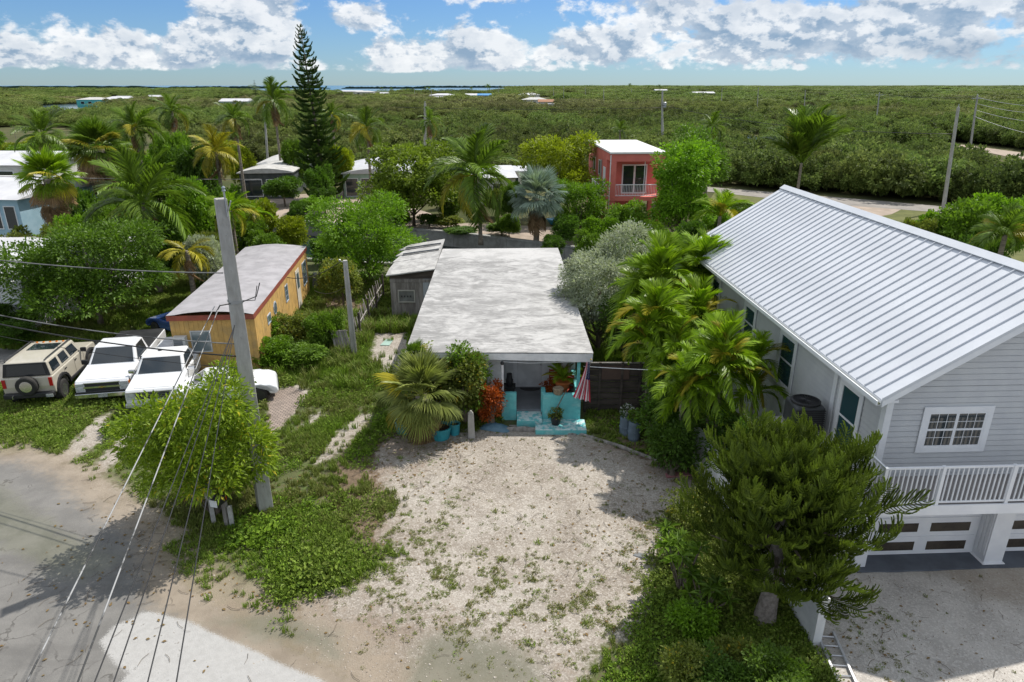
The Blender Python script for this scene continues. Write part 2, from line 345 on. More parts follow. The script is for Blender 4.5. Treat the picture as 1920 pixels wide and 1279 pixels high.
def ground_material():
    m = bpy.data.materials.new('near_ground'); m.use_nodes = True; k = NT(m.node_tree); k.n.clear()
    P = k.new('ShaderNodeNewGeometry').outputs['Position']
    n1 = k.noise(P, .9, 6, .65); n2 = k.noise(P, 5.5, 5, .65); n3 = k.noise(P, 38, 3, .7); n4 = k.noise(P, .28, 3); n5 = k.noise(P, 120, 2, .7)
    vor = k.new('ShaderNodeTexVoronoi', {'Vector': P, 'Scale': 26.0}).outputs
    vor2 = k.new('ShaderNodeTexVoronoi', {'Vector': P, 'Scale': 60.0}).outputs
    def A(name, amp=1.0, n=n2, soft=.12, amp2=.5):
        a = k.new('ShaderNodeAttribute', attribute_name=name).outputs['Fac']
        s = k.math('ADD', a, k.math('ADD', k.math('MULTIPLY', k.math('SUBTRACT', n, .5), amp), k.math('MULTIPLY', k.math('SUBTRACT', n1, .5), amp2)))
        return k.ramp(s, -soft, soft)
    # turf: green growth over brown soil
    turf = k.mix(k.ramp(n2, .35, .62), (.115, .098, .055), (.095, .145, .035))
    turf = k.mix(k.ramp(n1, .35, .7), turf, (.085, .10, .035))
    turf = k.mix(k.math('MULTIPLY', k.ramp(n3, .5, .72), .5), turf, (.16, .13, .08))
    # crushed coral gravel
    g = k.mix(k.ramp(n1, .30, .70), (.235, .20, .165), (.37, .332, .285))
    g = k.mix(k.math('MULTIPLY', k.ramp(n4, .42, .62), .45), g, (.43, .40, .36))
    sc = k.new('ShaderNodeSeparateColor', {0: vor[1]}).outputs[0]
    g = k.mix(k.math('MULTIPLY', k.ramp(sc, .5, 1.0), .40), g, (.66, .61, .55))
    g = k.mix(k.math('MULTIPLY', k.ramp(sc, .40, .0), .50), g, (.24, .195, .15))
    g = k.mix(k.math('MULTIPLY', k.ramp(n3, .52, .75), .40), g, (.22, .175, .13))
    g = k.mix(k.math('MULTIPLY', k.ramp(n2, .56, .72), .35), g, (.26, .21, .15))
    # grey gravel of the neighbour's drive
    dr = k.mix(k.ramp(n1, .35, .68), (.40, .37, .335), (.52, .485, .44))
    dr = k.mix(k.math('MULTIPLY', k.ramp(sc, .45, 1.0), .45), dr, (.68, .65, .60))
    dr = k.mix(k.math('MULTIPLY', k.ramp(n3, .5, .75), .45), dr, (.24, .21, .18))
    dr = k.mix(k.math('MULTIPLY', k.ramp(n4, .50, .66), .5), dr, (.30, .24, .17))
    # old asphalt dusted with coral silt
    a = k.mix(k.ramp(n1, .32, .7), (.150, .145, .138), (.215, .207, .195))
    a = k.mix(k.math('MULTIPLY', k.ramp(n5, .45, .75), .30), a, (.10, .095, .09))
    a = k.mix(k.math('MULTIPLY', k.ramp(n3, .5, .8), .3), a, (.36, .33, .29))
    a = k.mix(k.math('MULTIPLY', k.ramp(n2, .55, .75), .25), a, (.15, .14, .125))
    vc = k.new('ShaderNodeTexVoronoi', {'Vector': k.vmath('ADD', P, k.new('ShaderNodeTexNoise', {'Vector': P, 'Scale': 1.6, 'Detail': 4.0}).outputs['Color']), 'Scale': .55}, feature='DISTANCE_TO_EDGE').outputs[0]
    crack = k.math('MULTIPLY', k.ramp(vc, .016, .003), k.ramp(n1, .45, .62))
    a = k.mix(k.math('MULTIPLY', crack, .7), a, (.06, .055, .05))
    trk = k.noise(k.new('ShaderNodeMapping', {'Vector': P, 'Rotation': (0, 0, .52), 'Scale': (.12, 1.3, 1)}).outputs[0], 1.2, 3)
    a = k.mix(k.math('MULTIPLY', k.ramp(trk, .50, .66), .35), a, (.115, .11, .105))
    a = k.mix(k.math('MULTIPLY', k.ramp(vor2[0], .32, .12), .25), a, (.34, .325, .30))
    silt = k.mix(k.ramp(n1, .3, .7), (.235, .19, .14), (.34, .28, .215))
    soil = k.mix(k.ramp(n2, .3, .7), (.12, .082, .055), (.22, .155, .11))
    pw = k.mix(k.ramp(n2, .3, .72), (.36, .352, .34), (.42, .412, .40))
    pw = k.mix(k.math('MULTIPLY', k.ramp(n3, .66, .78), .7), pw, (.20, .19, .17))
    pud = k.mix(k.ramp(n1, .35, .65), (.115, .115, .075), (.17, .165, .125))
    # pavers
    br = k.new('ShaderNodeTexBrick', {'Vector': P, 'Color1': (.40, .32, .27, 1), 'Color2': (.29, .235, .20, 1), 'Mortar': (.12, .10, .085, 1), 'Scale': 2.6, 'Mortar Size': .04})
    c = turf
    ms = A('soil', 1.6, n2, .25)
    c = k.mix(k.math('MULTIPLY', ms, .85), c, soil)
    mg = A('gravel', 1.5, n2, .18, 1.1)
    c = k.mix(mg, c, g)
    ms2 = k.math('MULTIPLY', k.math('MULTIPLY', A('soil', 2.2, n2, .5, 1.4), k.ramp(n1, .38, .6)), .6); c = k.mix(ms2, c, soil)
    md = A('drive', .5, n2, .08); c = k.mix(md, c, dr)
    mr = A('road', .55, n2, .12, .5); c = k.mix(mr, c, a)
    mt = A('silt', .9, n2, .45); c = k.mix(k.math('MULTIPLY', mt, .8), c, silt)
    mp = A('puddle', .5, n2, .35, 1.6); c = k.mix(k.math('MULTIPLY', mp, .78), c, pud)
    mw = k.math('MULTIPLY', A('patch', .45, n3, .05, .2), k.ramp(n2, .70, .60)); c = k.mix(mw, c, pw)
    mb = A('paver', .6, n2, .1); c = k.mix(mb, c, br.outputs['Color'])
    rough = k.math('SUBTRACT', .95, k.math('MULTIPLY', mp, .62))
    h = k.math('ADD', k.math('MULTIPLY', vor[0], .35), k.math('ADD', k.math('MULTIPLY', n3, .7), k.math('MULTIPLY', n5, .3)))
    h = k.math('MULTIPLY', h, k.math('SUBTRACT', 1.0, k.math('MULTIPLY', k.math('MAXIMUM', mp, k.math('MULTIPLY', mr, .65)), .9)))
    bp = k.new('ShaderNodeBump', {'Height': h, 'Strength': .55, 'Distance': .035})
    p = k.new('ShaderNodeBsdfPrincipled', {'Base Color': c, 'Roughness': rough, 'Specular IOR Level': .35, 'Normal': bp.outputs[0]})
    k.new('ShaderNodeOutputMaterial', {0: p.outputs[0]})
    return m

def near_height(P):
    road = sdist(P, ROAD)
    soft = np.clip((-road) / 1.2, 0, 1)
    lot = np.clip(sdist(P, LOT) / .5 + .5, 0, 1)
    h = wob(P, 1.1, 3) * .035 + wob(P, 4.5, 5) * .014
    return soft * (h * (1 - .6 * lot) + .045) - .0

def build_near_ground():
    xs = lin(-80, -34, 4) + lin(-34, -24, .6) + lin(-24, 13, .14) + lin(13, 24, .5) + lin(24, 80, 6) + [80]
    ys = lin(-30, 4, 3) + lin(4, 9, .5) + lin(9, 34, .14) + lin(34, 44, .5) + [44]
    xs = np.array(xs); ys = np.array(ys); nx, ny = len(xs), len(ys)
    XX, YY = np.meshgrid(xs, ys); P = np.stack([XX.ravel(), YY.ravel()], 1)
    # last row follows the canal bank
    bx = [p[0] for p in NEAR_BANK]; by = [p[1] for p in NEAR_BANK]
    last = np.arange((ny - 1) * nx, ny * nx); P[last, 1] = np.interp(P[last, 0], bx, by)
    # the rows just before must stay below the bank line
    for r in range(1, 16):
        rows = np.arange((ny - 1 - r) * nx, (ny - r) * nx)
        P[rows, 1] = np.minimum(P[rows, 1], np.interp(P[rows, 0], bx, by) - .2 * r)
    Z = near_height(P)
    f = (np.arange(ny - 1)[:, None] * nx + np.arange(nx - 1)[None, :]).ravel()
    quads = np.stack([f, f + 1, f + nx + 1, f + nx], 1)
    big = lambda polys: np.max([sdist(P, q) for q in polys], axis=0)
    att = {'gravel': np.maximum(sdist(P, LOT), big(TRACKS) * 1.4 - .12), 'road': np.maximum(sdist(P, ROAD), sdist(P, LEFTLOT)), 'drive': sdist(P, DRIVE), 'soil': big(SOIL),
           'patch': sdist(P, PATCH), 'puddle': big(PUDDLE), 'paver': sdist(P, PAVER)}
    edge = .9 - np.abs(sdist(P, ROAD) + .1) * .9
    att['silt'] = np.where((P[:, 0] > -9.5), edge, edge - .35)
    att = {a: np.clip(v, -2, 2) for a, v in att.items()}
    m = ground_material()
    cen = P[quads].mean(1); s_road = sdist(cen, ROAD) > 0; s_lot = (sdist(cen, LOT) > 0) & ~s_road; s_dr = (sdist(cen, DRIVE) > 0) & ~s_road & ~s_lot
    s_pav = (sdist(cen, PAVER) > 0) & ~s_road; s_ll = (sdist(cen, LEFTLOT) > 0) & ~s_road
    cls = np.zeros(len(quads), int); cls[s_road] = 1; cls[s_lot] = 2; cls[s_dr] = 3; cls[s_ll] = 4; cls[s_pav] = 5
    for ci, (nm, lb) in enumerate([('lawn', None), ('road', None), ('gravel_lot', None), ('gravel_driveway', None), ('parking_yard', None), ('brick_paving', None)]):
        q = quads[cls == ci]
        if not len(q): continue
        used, inv = np.unique(q.ravel(), return_inverse=True)
        v = np.column_stack([P[used], Z[used]])
        me = raw_mesh(nm, v, inv.reshape(-1, 4), [m], None, True)
        for a, val in att.items():
            at = me.attributes.new(a, 'FLOAT', 'POINT'); at.data.foreach_set('value', val[used].astype(np.float32))
        props(put(nm, me), kind='structure')
build_near_ground()

# ------------------------------------------------------------------ far land, sea, canal
def sheet(name, poly, z, m, kind='structure'):
    import bmesh
    bm = bmesh.new(); vs = [bm.verts.new((x, y, z)) for x, y in poly]; f = bm.faces.new(vs)
    bmesh.ops.triangulate(bm, faces=[f]); bmesh.ops.recalc_face_normals(bm, faces=bm.faces)
    if sum(ff.normal.z for ff in bm.faces) < 0: bmesh.ops.reverse_faces(bm, faces=bm.faces)
    me = bpy.data.meshes.new(name); bm.to_mesh(me); bm.free(); me.materials.append(m)
    return props(put(name, me), kind=kind)
def water_mat(name, col, rough, bs, st=.3):
    m = bpy.data.materials.new(name); m.use_nodes = True; k = NT(m.node_tree); k.n.clear()
    P = k.new('ShaderNodeNewGeometry').outputs['Position']
    bp = k.new('ShaderNodeBump', {'Height': k.noise(P, bs, 4, .6), 'Strength': st, 'Distance': .05})
    p = k.new('ShaderNodeBsdfPrincipled', {'Base Color': (*col, 1), 'Roughness': rough, 'IOR': 1.33, 'Normal': bp.outputs[0], 'Specular IOR Level': .5})
    k.new('ShaderNodeOutputMaterial', {0: p.outputs[0]}); return m
SEA = water_mat('sea_water', (.05, .16, .24), .25, .4, .6)
POND = water_mat('pond_water', (.10, .16, .20), .12, 1.2, .15)
CANAL = water_mat('canal_water', (.012, .028, .026), .05, 2.5, .12)
FARSOIL = mat('far_soil', (.11, .105, .05), (.06, .07, .028), rough=1, scale=.12, spec=.1)
MARL = mat('marl_sand', (.42, .34, .28), (.32, .26, .21), rough=1, scale=.5, dirt=(.16, .14, .09), dirt_amt=.6)
ASPH2 = mat('pale_asphalt', (.30, .275, .25), (.235, .215, .195), rough=.95, scale=.7)
VERGE = mat('dry_verge_grass', (.145, .15, .05), (.10, .11, .035), rough=1, scale=.8)

sheet('sea', [(-40000, -500), (40000, -500), (40000, 45000), (-40000, 45000)], -1.6, SEA)
land = [(-90, 85)] + FAR_BANK + [(16, 38.5), (80, 38.5), (3500, 800)] + [tuple(G(3300, 163.5, 0))[:2], tuple(G(1200, 161.2, 0))[:2], tuple(G(1000, 162.5, 0))[:2], tuple(G(940, 169, 0))[:2], tuple(G(760, 171, 0))[:2], tuple(G(470, 172, 0))[:2], tuple(G(420, 169, 0))[:2], tuple(G(-600, 169, 0))[:2], (-3000, 300), (-400, 85)]
sheet('terrain', land, -.02, FARSOIL)
sheet('canal', [(p[0], p[1] + .4) for p in FAR_BANK] + [(16.2, 45), (16.2, 38.6)] + [(p[0], p[1] - .4) for p in NEAR_BANK[::-1]], -.95, CANAL)
PONDS_PX = [[(55, 201), (90, 196.5), (150, 196.5), (208, 199), (196, 203), (160, 207), (70, 208)], [(1632, 177), (1712, 177.5), (1705, 182), (1622, 181)], [(-60, 196), (20, 196.5), (22, 198.5), (-60, 199)], [(1520, 175.5), (1556, 175.5), (1552, 178), (1520, 178)], [(1840, 181), (1872, 181.5), (1868, 184), (1838, 183.5)], [(1385, 254), (1440, 262), (1425, 270), (1380, 264)], [(560, 163.5), (920, 162.8), (920, 165), (560, 166)]]
for i, pp in enumerate(PONDS_PX[:6]):
    c = np.mean(pp, axis=0)
    big = [(c[0] + (x - c[0]) * 1.12, c[1] + (y - c[1]) * 1.5) for x, y in pp]
    sheet('pond', gp(big), .03 + .004 * i, POND)
ROAD2 = gp([(1180, 340), (1340, 352), (1414, 358), (1549, 369), (1650, 377), (1750, 386), (2100, 420), (2100, 436), (1750, 398), (1566, 384), (1435, 371.5), (1340, 361), (1180, 348)])
sheet('back_road', ROAD2, .03, ASPH2)
sheet('road_shoulder', gp([(1540, 382), (1566, 380), (1690, 393), (1672, 402), (1640, 408), (1600, 402)]), .022, MARL)
sheet('far_road', gp([(1700, 263), (1765, 267), (1830, 275), (1920, 287), (2100, 312), (2100, 326), (1920, 300), (1850, 286), (1780, 273), (1700, 266)]), .03, MARL)
sheet('verge', gp([(1340, 361), (1566, 384), (1750, 398), (2100, 436), (2100, 520), (1600, 520), (1300, 420)]), .012, VERGE)
sheet('seawall_yard', gp([(455, 388), (480, 372), (640, 358), (760, 385), (860, 418), (1080, 428), (1110, 470), (1065, 469), (850, 439), (545, 419)]), .014, MARL)

# canal walls: long cast sections laid end to end
def bank(name, line, side, top, label):
    root = thing(name, label, 'seawall', (line[1][0], line[1][1], 0))
    o = Vector((line[1][0], line[1][1], 0))
    for i in range(len(line) - 1):
        a = Vector((*line[i], 0)); b = Vector((*line[i + 1], 0)); L = (b - a).length; n = max(1, int(L / 4.5)); d = (b - a).normalized(); w = Vector((-d.y, d.x, 0)) * side
        for j in range(n):
            p = a + (b - a) * (j / n) + d * .012; q = a + (b - a) * ((j + 1) / n) - d * .012
            dz = random.uniform(-.015, .015)
            bb = B(); bb.hexa([tuple(p - o + Vector((0, 0, -1.9))), tuple(q - o + Vector((0, 0, -1.9))), tuple(q + w * .30 - o + Vector((0, 0, -1.9))), tuple(p + w * .30 - o + Vector((0, 0, -1.9)))],
                              [tuple(p - o + Vector((0, 0, top + dz))), tuple(q - o + Vector((0, 0, top + dz))), tuple(q + w * .30 - o + Vector((0, 0, top + dz))), tuple(p + w * .30 - o + Vector((0, 0, top + dz)))])
            cap = -w * .06
            bb.hexa([tuple(p + cap - o + Vector((0, 0, top + dz + .003))), tuple(q + cap - o + Vector((0, 0, top + dz + .003))), tuple(q + w * .38 - o + Vector((0, 0, top + dz + .003))), tuple(p + w * .38 - o + Vector((0, 0, top + dz + .003)))],
                    [tuple(p + cap - o + Vector((0, 0, top + dz + .14))), tuple(q + cap - o + Vector((0, 0, top + dz + .14))), tuple(q + w * .38 - o + Vector((0, 0, top + dz + .14))), tuple(p + w * .38 - o + Vector((0, 0, top + dz + .14)))])
            bb.build('concrete_section', CONC, root)
    return root
bank('seawall', FAR_BANK, 1, .22, 'long grey concrete seawall along the far side of the canal')
bank('seawall', NEAR_BANK, -1, .12, 'concrete seawall on the near canal bank behind the flat roofed house')

# low dark mangrove islands at the horizon
def isle(px0, px1, py, h, label):
    a = G(px0, py); b = G(px1, py); n = 60; bb = B(); vs = []
    r = random.Random(px0)
    for i in range(n + 1):
        p = a.lerp(b, i / n); e = min(1, min(i, n - i) / 5); t = h * e * r.uniform(.7, 1.15)
        dp = (p.normalized() * 60)
        vs += [(p.x, p.y, -1.5), (p.x, p.y, t), (p.x + dp.x, p.y + dp.y, t * .9), (p.x + dp.x, p.y + dp.y, -1.5)]
    fs = [(4 * i + j, 4 * i + 4 + j, 4 * i + 5 + j, 4 * i + 1 + j) for i in range(n) for j in range(3)]
    bb.add(vs, fs); return props(bb.build('island', ISLE), kind='structure')
ISLE = mat('distant_mangrove', (.035, .065, .045), (.025, .05, .04), rough=1, scale=.01, spec=0)
isle(-500, 330, 164.6, 9, ''); isle(300, 620, 165.4, 8, ''); isle(640, 800, 165.8, 7, ''); isle(770, 1010, 164.2, 9, '')

# ------------------------------------------------------------------ leaf geometry
def unit(v): return v / (np.linalg.norm(v, axis=1, keepdims=True) + 1e-9)
def leaf_quads(c, d, ln, wd, r, fold=.25, flat=None):
    """diamond leaves: base c, direction d"""
    n = len(c); rnd = r.normal(size=(n, 3)); 
    if flat is not None: rnd = rnd * .45 + np.array([0, 0, 1.0]) * flat
    s = unit(np.cross(d, rnd)); nn = np.cross(s, d)
    ln = np.broadcast_to(ln, n)[:, None]; wd = np.broadcast_to(wd, n)[:, None]
    tip = c + d * ln - np.array([0, 0, 1.0]) * ln * fold * .5
    mid = c + d * ln * .45
    v = np.stack([c, mid + s * wd * .5 + nn * wd * .12, tip, mid - s * wd * .5 + nn * wd * .12], 1).reshape(-1, 3)
    f = np.arange(4 * n).reshape(n, 4)
    return v, f
def crown_mesh(name, lobes, n_cl, per, ll, lw, m, seed, cl_r=.16, up=.25, wood=None, wood_m=None, fold=.25, lowcut=-.5, inner=.12, droop=0.0):
    """lobes: (centre, radii). Leaves sit in twig clusters spread over and just inside the lobes, some branches inside"""
    r = np.random.default_rng(seed)
    C0 = np.array([l[0] for l in lobes], float); RR = np.array([l[1] for l in lobes], float)
    w = (RR.prod(1)) ** (2 / 3); w /= w.sum()
    pick = r.choice(len(lobes), n_cl, p=w)
    d = r.normal(size=(n_cl, 3)); d[:, 2] += up; d = unit(d); d[:, 2] = np.maximum(d[:, 2], lowcut)
    rad = np.where(r.random(n_cl) < inner, r.uniform(.3, .8, n_cl), r.uniform(.80, 1.08, n_cl))
    cc = C0[pick] + d * RR[pick] * rad[:, None]
    # drop clusters buried in other lobes
    keep = np.ones(n_cl, bool)
    for i in range(len(lobes)):
        q = (((cc - C0[i]) / RR[i]) ** 2).sum(1); keep &= ~((q < .45) & (pick != i))
    cc = cc[keep]; d = d[keep]; pick = pick[keep]; k = len(cc)
    crnd = r.random(k); rr = RR[pick].mean(1)
    crad = r.uniform(.6, 1.25, k) * cl_r
    e = r.normal(size=(k, per, 3)); e = e / np.linalg.norm(e, axis=2, keepdims=True)
    pos = cc[:, None, :] + e * crad[:, None, None] * (r.random((k, per, 1)) ** .45) * np.array([1, 1, .75])
    dirn = e * .8 + d[:, None, :] * .55 + r.normal(size=(k, per, 3)) * .35; dirn[:, :, 2] += .1 - droop
    pos = pos.reshape(-1, 3); dirn = unit(dirn.reshape(-1, 3)); n = len(pos)
    sz = r.uniform(.7, 1.3, n)
    v, f = leaf_quads(pos, dirn, ll * sz, lw * sz, r, fold, .9)
    rn = np.clip(np.repeat(crnd, per) * .5 + r.random(n) * .5, 0, 1)
    return raw_mesh(name, v, f, [m], None, False, np.repeat(rn, 4))

LEAF_DEEP = leaf_mat('leaf_deep_green', (.036, .080, .012), (.115, .215, .022), tr=.38)
LEAF_MID = leaf_mat('leaf_mid_green', (.060, .120, .012), (.175, .290, .026), tr=.42)
LEAF_BRIGHT = leaf_mat('leaf_bright_green', (.085, .170, .010), (.205, .365, .022), tr=.45)
LEAF_YEL = leaf_mat('leaf_yellow_green', (.125, .180, .010), (.33, .38, .020), tr=.45)
LEAF_OLIVE = leaf_mat('leaf_olive', (.085, .11, .018), (.235, .28, .05), tr=.4, yellow=(.42, .33, .03), yamt=.14)
LEAF_SILVER = leaf_mat('leaf_silver', (.22, .245, .17), (.46, .50, .39), tr=.35)
LEAF_RED = leaf_mat('leaf_croton', (.10, .02, .008), (.48, .11, .012), tr=.3)
LEAF_GRASS = leaf_mat('leaf_grass', (.055, .095, .012), (.17, .25, .030), tr=.3, yellow=(.30, .26, .10), yamt=.16)
PALM_G = leaf_mat('palm_green', (.060, .110, .012), (.165, .255, .028), tr=.38, rough=.4)
PALM_B = leaf_mat('palm_bright', (.10, .19, .008), (.27, .40, .022), tr=.45, rough=.4)
PALM_Y = leaf_mat('palm_yellow', (.20, .21, .015), (.42, .36, .035), tr=.35, rough=.45)
PALM_S = leaf_mat('palm_silver', (.17, .22, .17), (.32, .40, .32), tr=.25, rough=.5)
PALM_D = leaf_mat('palm_dead', (.16, .095, .045), (.36, .24, .13), tr=.15, rough=.8)
NEEDLE = leaf_mat('pine_needles', (.028, .062, .014), (.080, .145, .022), tr=.2, rough=.6)
NEEDLE_N = leaf_mat('pine_needles_near', (.038, .072, .010), (.22, .29, .028), tr=.2, rough=.6)

def mangrove_mat():
    m = bpy.data.materials.new('mangrove_leaf'); m.use_nodes = True; k = NT(m.node_tree); k.n.clear()
    r = k.new('ShaderNodeAttribute', attribute_name='rnd').outputs['Fac']
    t = k.new('ShaderNodeAttribute', attribute_name='tone', attribute_type='INSTANCER').outputs['Fac']
    a = k.mix(r, (.075, .105, .026), (.265, .305, .080)); b = k.mix(r, (.12, .11, .060), (.30, .275, .14)); g = k.mix(r, (.070, .120, .026), (.235, .325, .072))
    c = k.mix(k.ramp(t, 0, .5, 0, 1, False), b, a); c = k.mix(k.ramp(t, .5, 1, 0, 1, False), c, g)
    vl = k.new('ShaderNodeAttribute', attribute_name='val', attribute_type='INSTANCER').outputs['Fac']
    c = k.mix(1.0, c, k.new('ShaderNodeCombineColor', {0: vl, 1: vl, 2: vl}).outputs[0], 'MULTIPLY')
    p = k.new('ShaderNodeBsdfPrincipled', {'Base Color': c, 'Roughness': .6, 'Specular IOR Level': .25})
    tr = k.new('ShaderNodeBsdfTranslucent', {'Color': c}); mx = k.new('ShaderNodeMixShader', {0: .42, 1: p.outputs[0], 2: tr.outputs[0]})
    k.new('ShaderNodeOutputMaterial', {0: mx.outputs[0]}); return m
def ground_leaf_mat(name, a0, a1, b0, b1):
    m = bpy.data.materials.new(name); m.use_nodes = True; k = NT(m.node_tree); k.n.clear()
    r = k.new('ShaderNodeAttribute', attribute_name='rnd').outputs['Fac']
    t = k.new('ShaderNodeAttribute', attribute_name='tone', attribute_type='INSTANCER').outputs['Fac']
    c = k.mix(t, k.mix(r, a0, a1), k.mix(r, b0, b1))
    p = k.new('ShaderNodeBsdfPrincipled', {'Base Color': c, 'Roughness': .6, 'Specular IOR Level': .25})
    tr = k.new('ShaderNodeBsdfTranslucent', {'Color': c}); mx = k.new('ShaderNodeMixShader', {0: .3, 1: p.outputs[0], 2: tr.outputs[0]})
    k.new('ShaderNodeOutputMaterial', {0: mx.outputs[0]}); return m

def scatter(name, pos, scale, tone, protos, val=None, rot=None, kind='stuff', label=None, cat=None, tilt=0.0):
    n = len(pos); r = np.random.default_rng(n)
    me = bpy.data.meshes.new(name); me.vertices.add(n); me.vertices.foreach_set('co', np.asarray(pos, np.float32).ravel())
    sc = np.asarray(scale, np.float32)
    if sc.ndim == 1: sc = np.repeat(sc[:, None], 3, 1)
    a = me.attributes.new('scl', 'FLOAT_VECTOR', 'POINT'); a.data.foreach_set('vector', sc.ravel())
    rt = np.zeros((n, 3), np.float32); rt[:, 2] = r.uniform(0, 6.283, n) if rot is None else rot
    if tilt: rt[:, 0] = r.normal(0, tilt, n); rt[:, 1] = r.normal(0, tilt, n)
    a = me.attributes.new('rot', 'FLOAT_VECTOR', 'POINT'); a.data.foreach_set('vector', rt.ravel())
    a = me.attributes.new('tone', 'FLOAT', 'POINT'); a.data.foreach_set('value', np.asarray(tone, np.float32))
    if val is not None: a = me.attributes.new('val', 'FLOAT', 'POINT'); a.data.foreach_set('value', np.asarray(val, np.float32))
    a = me.attributes.new('pick', 'INT', 'POINT'); a.data.foreach_set('value', r.integers(0, len(protos), n).astype(np.int32))
    ob = put(name, me)
    props(ob, label, cat, None, kind)
    ng = bpy.data.node_groups.new(name + '_scatter', 'GeometryNodeTree')
    ng.interface.new_socket('Geometry', in_out='INPUT', socket_type='NodeSocketGeometry'); ng.interface.new_socket('Geometry', in_out='OUTPUT', socket_type='NodeSocketGeometry')
    gi = ng.nodes.new('NodeGroupInput'); go = ng.nodes.new('NodeGroupOutput')
    iop = ng.nodes.new('GeometryNodeInstanceOnPoints'); jn = ng.nodes.new('GeometryNodeJoinGeometry')
    ng.links.new(gi.outputs[0], iop.inputs['Points'])
    for pm in protos[::-1]:
        po = bpy.data.objects.new('source', pm)
        oi = ng.nodes.new('GeometryNodeObjectInfo'); oi.inputs['Object'].default_value = po; oi.inputs['As Instance'].default_value = True
        ng.links.new(oi.outputs['Geometry'], jn.inputs[0])
    ng.links.new(jn.outputs[0], iop.inputs['Instance']); iop.inputs['Pick Instance'].default_value = True
    def attr(nm, typ):
        nd = ng.nodes.new('GeometryNodeInputNamedAttribute'); nd.data_type = typ; nd.inputs['Name'].default_value = nm; return nd.outputs['Attribute']
    ng.links.new(attr('pick', 'INT'), iop.inputs['Instance Index'])
    e2r = ng.nodes.new('FunctionNodeEulerToRotation'); ng.links.new(attr('rot', 'FLOAT_VECTOR'), e2r.inputs[0]); ng.links.new(e2r.outputs[0], iop.inputs['Rotation'])
    ng.links.new(attr('scl', 'FLOAT_VECTOR'), iop.inputs['Scale'])
    ng.links.new(iop.outputs[0], go.inputs[0])
    md = ob.modifiers.new('scatter', 'NODES'); md.node_group = ng
    return ob

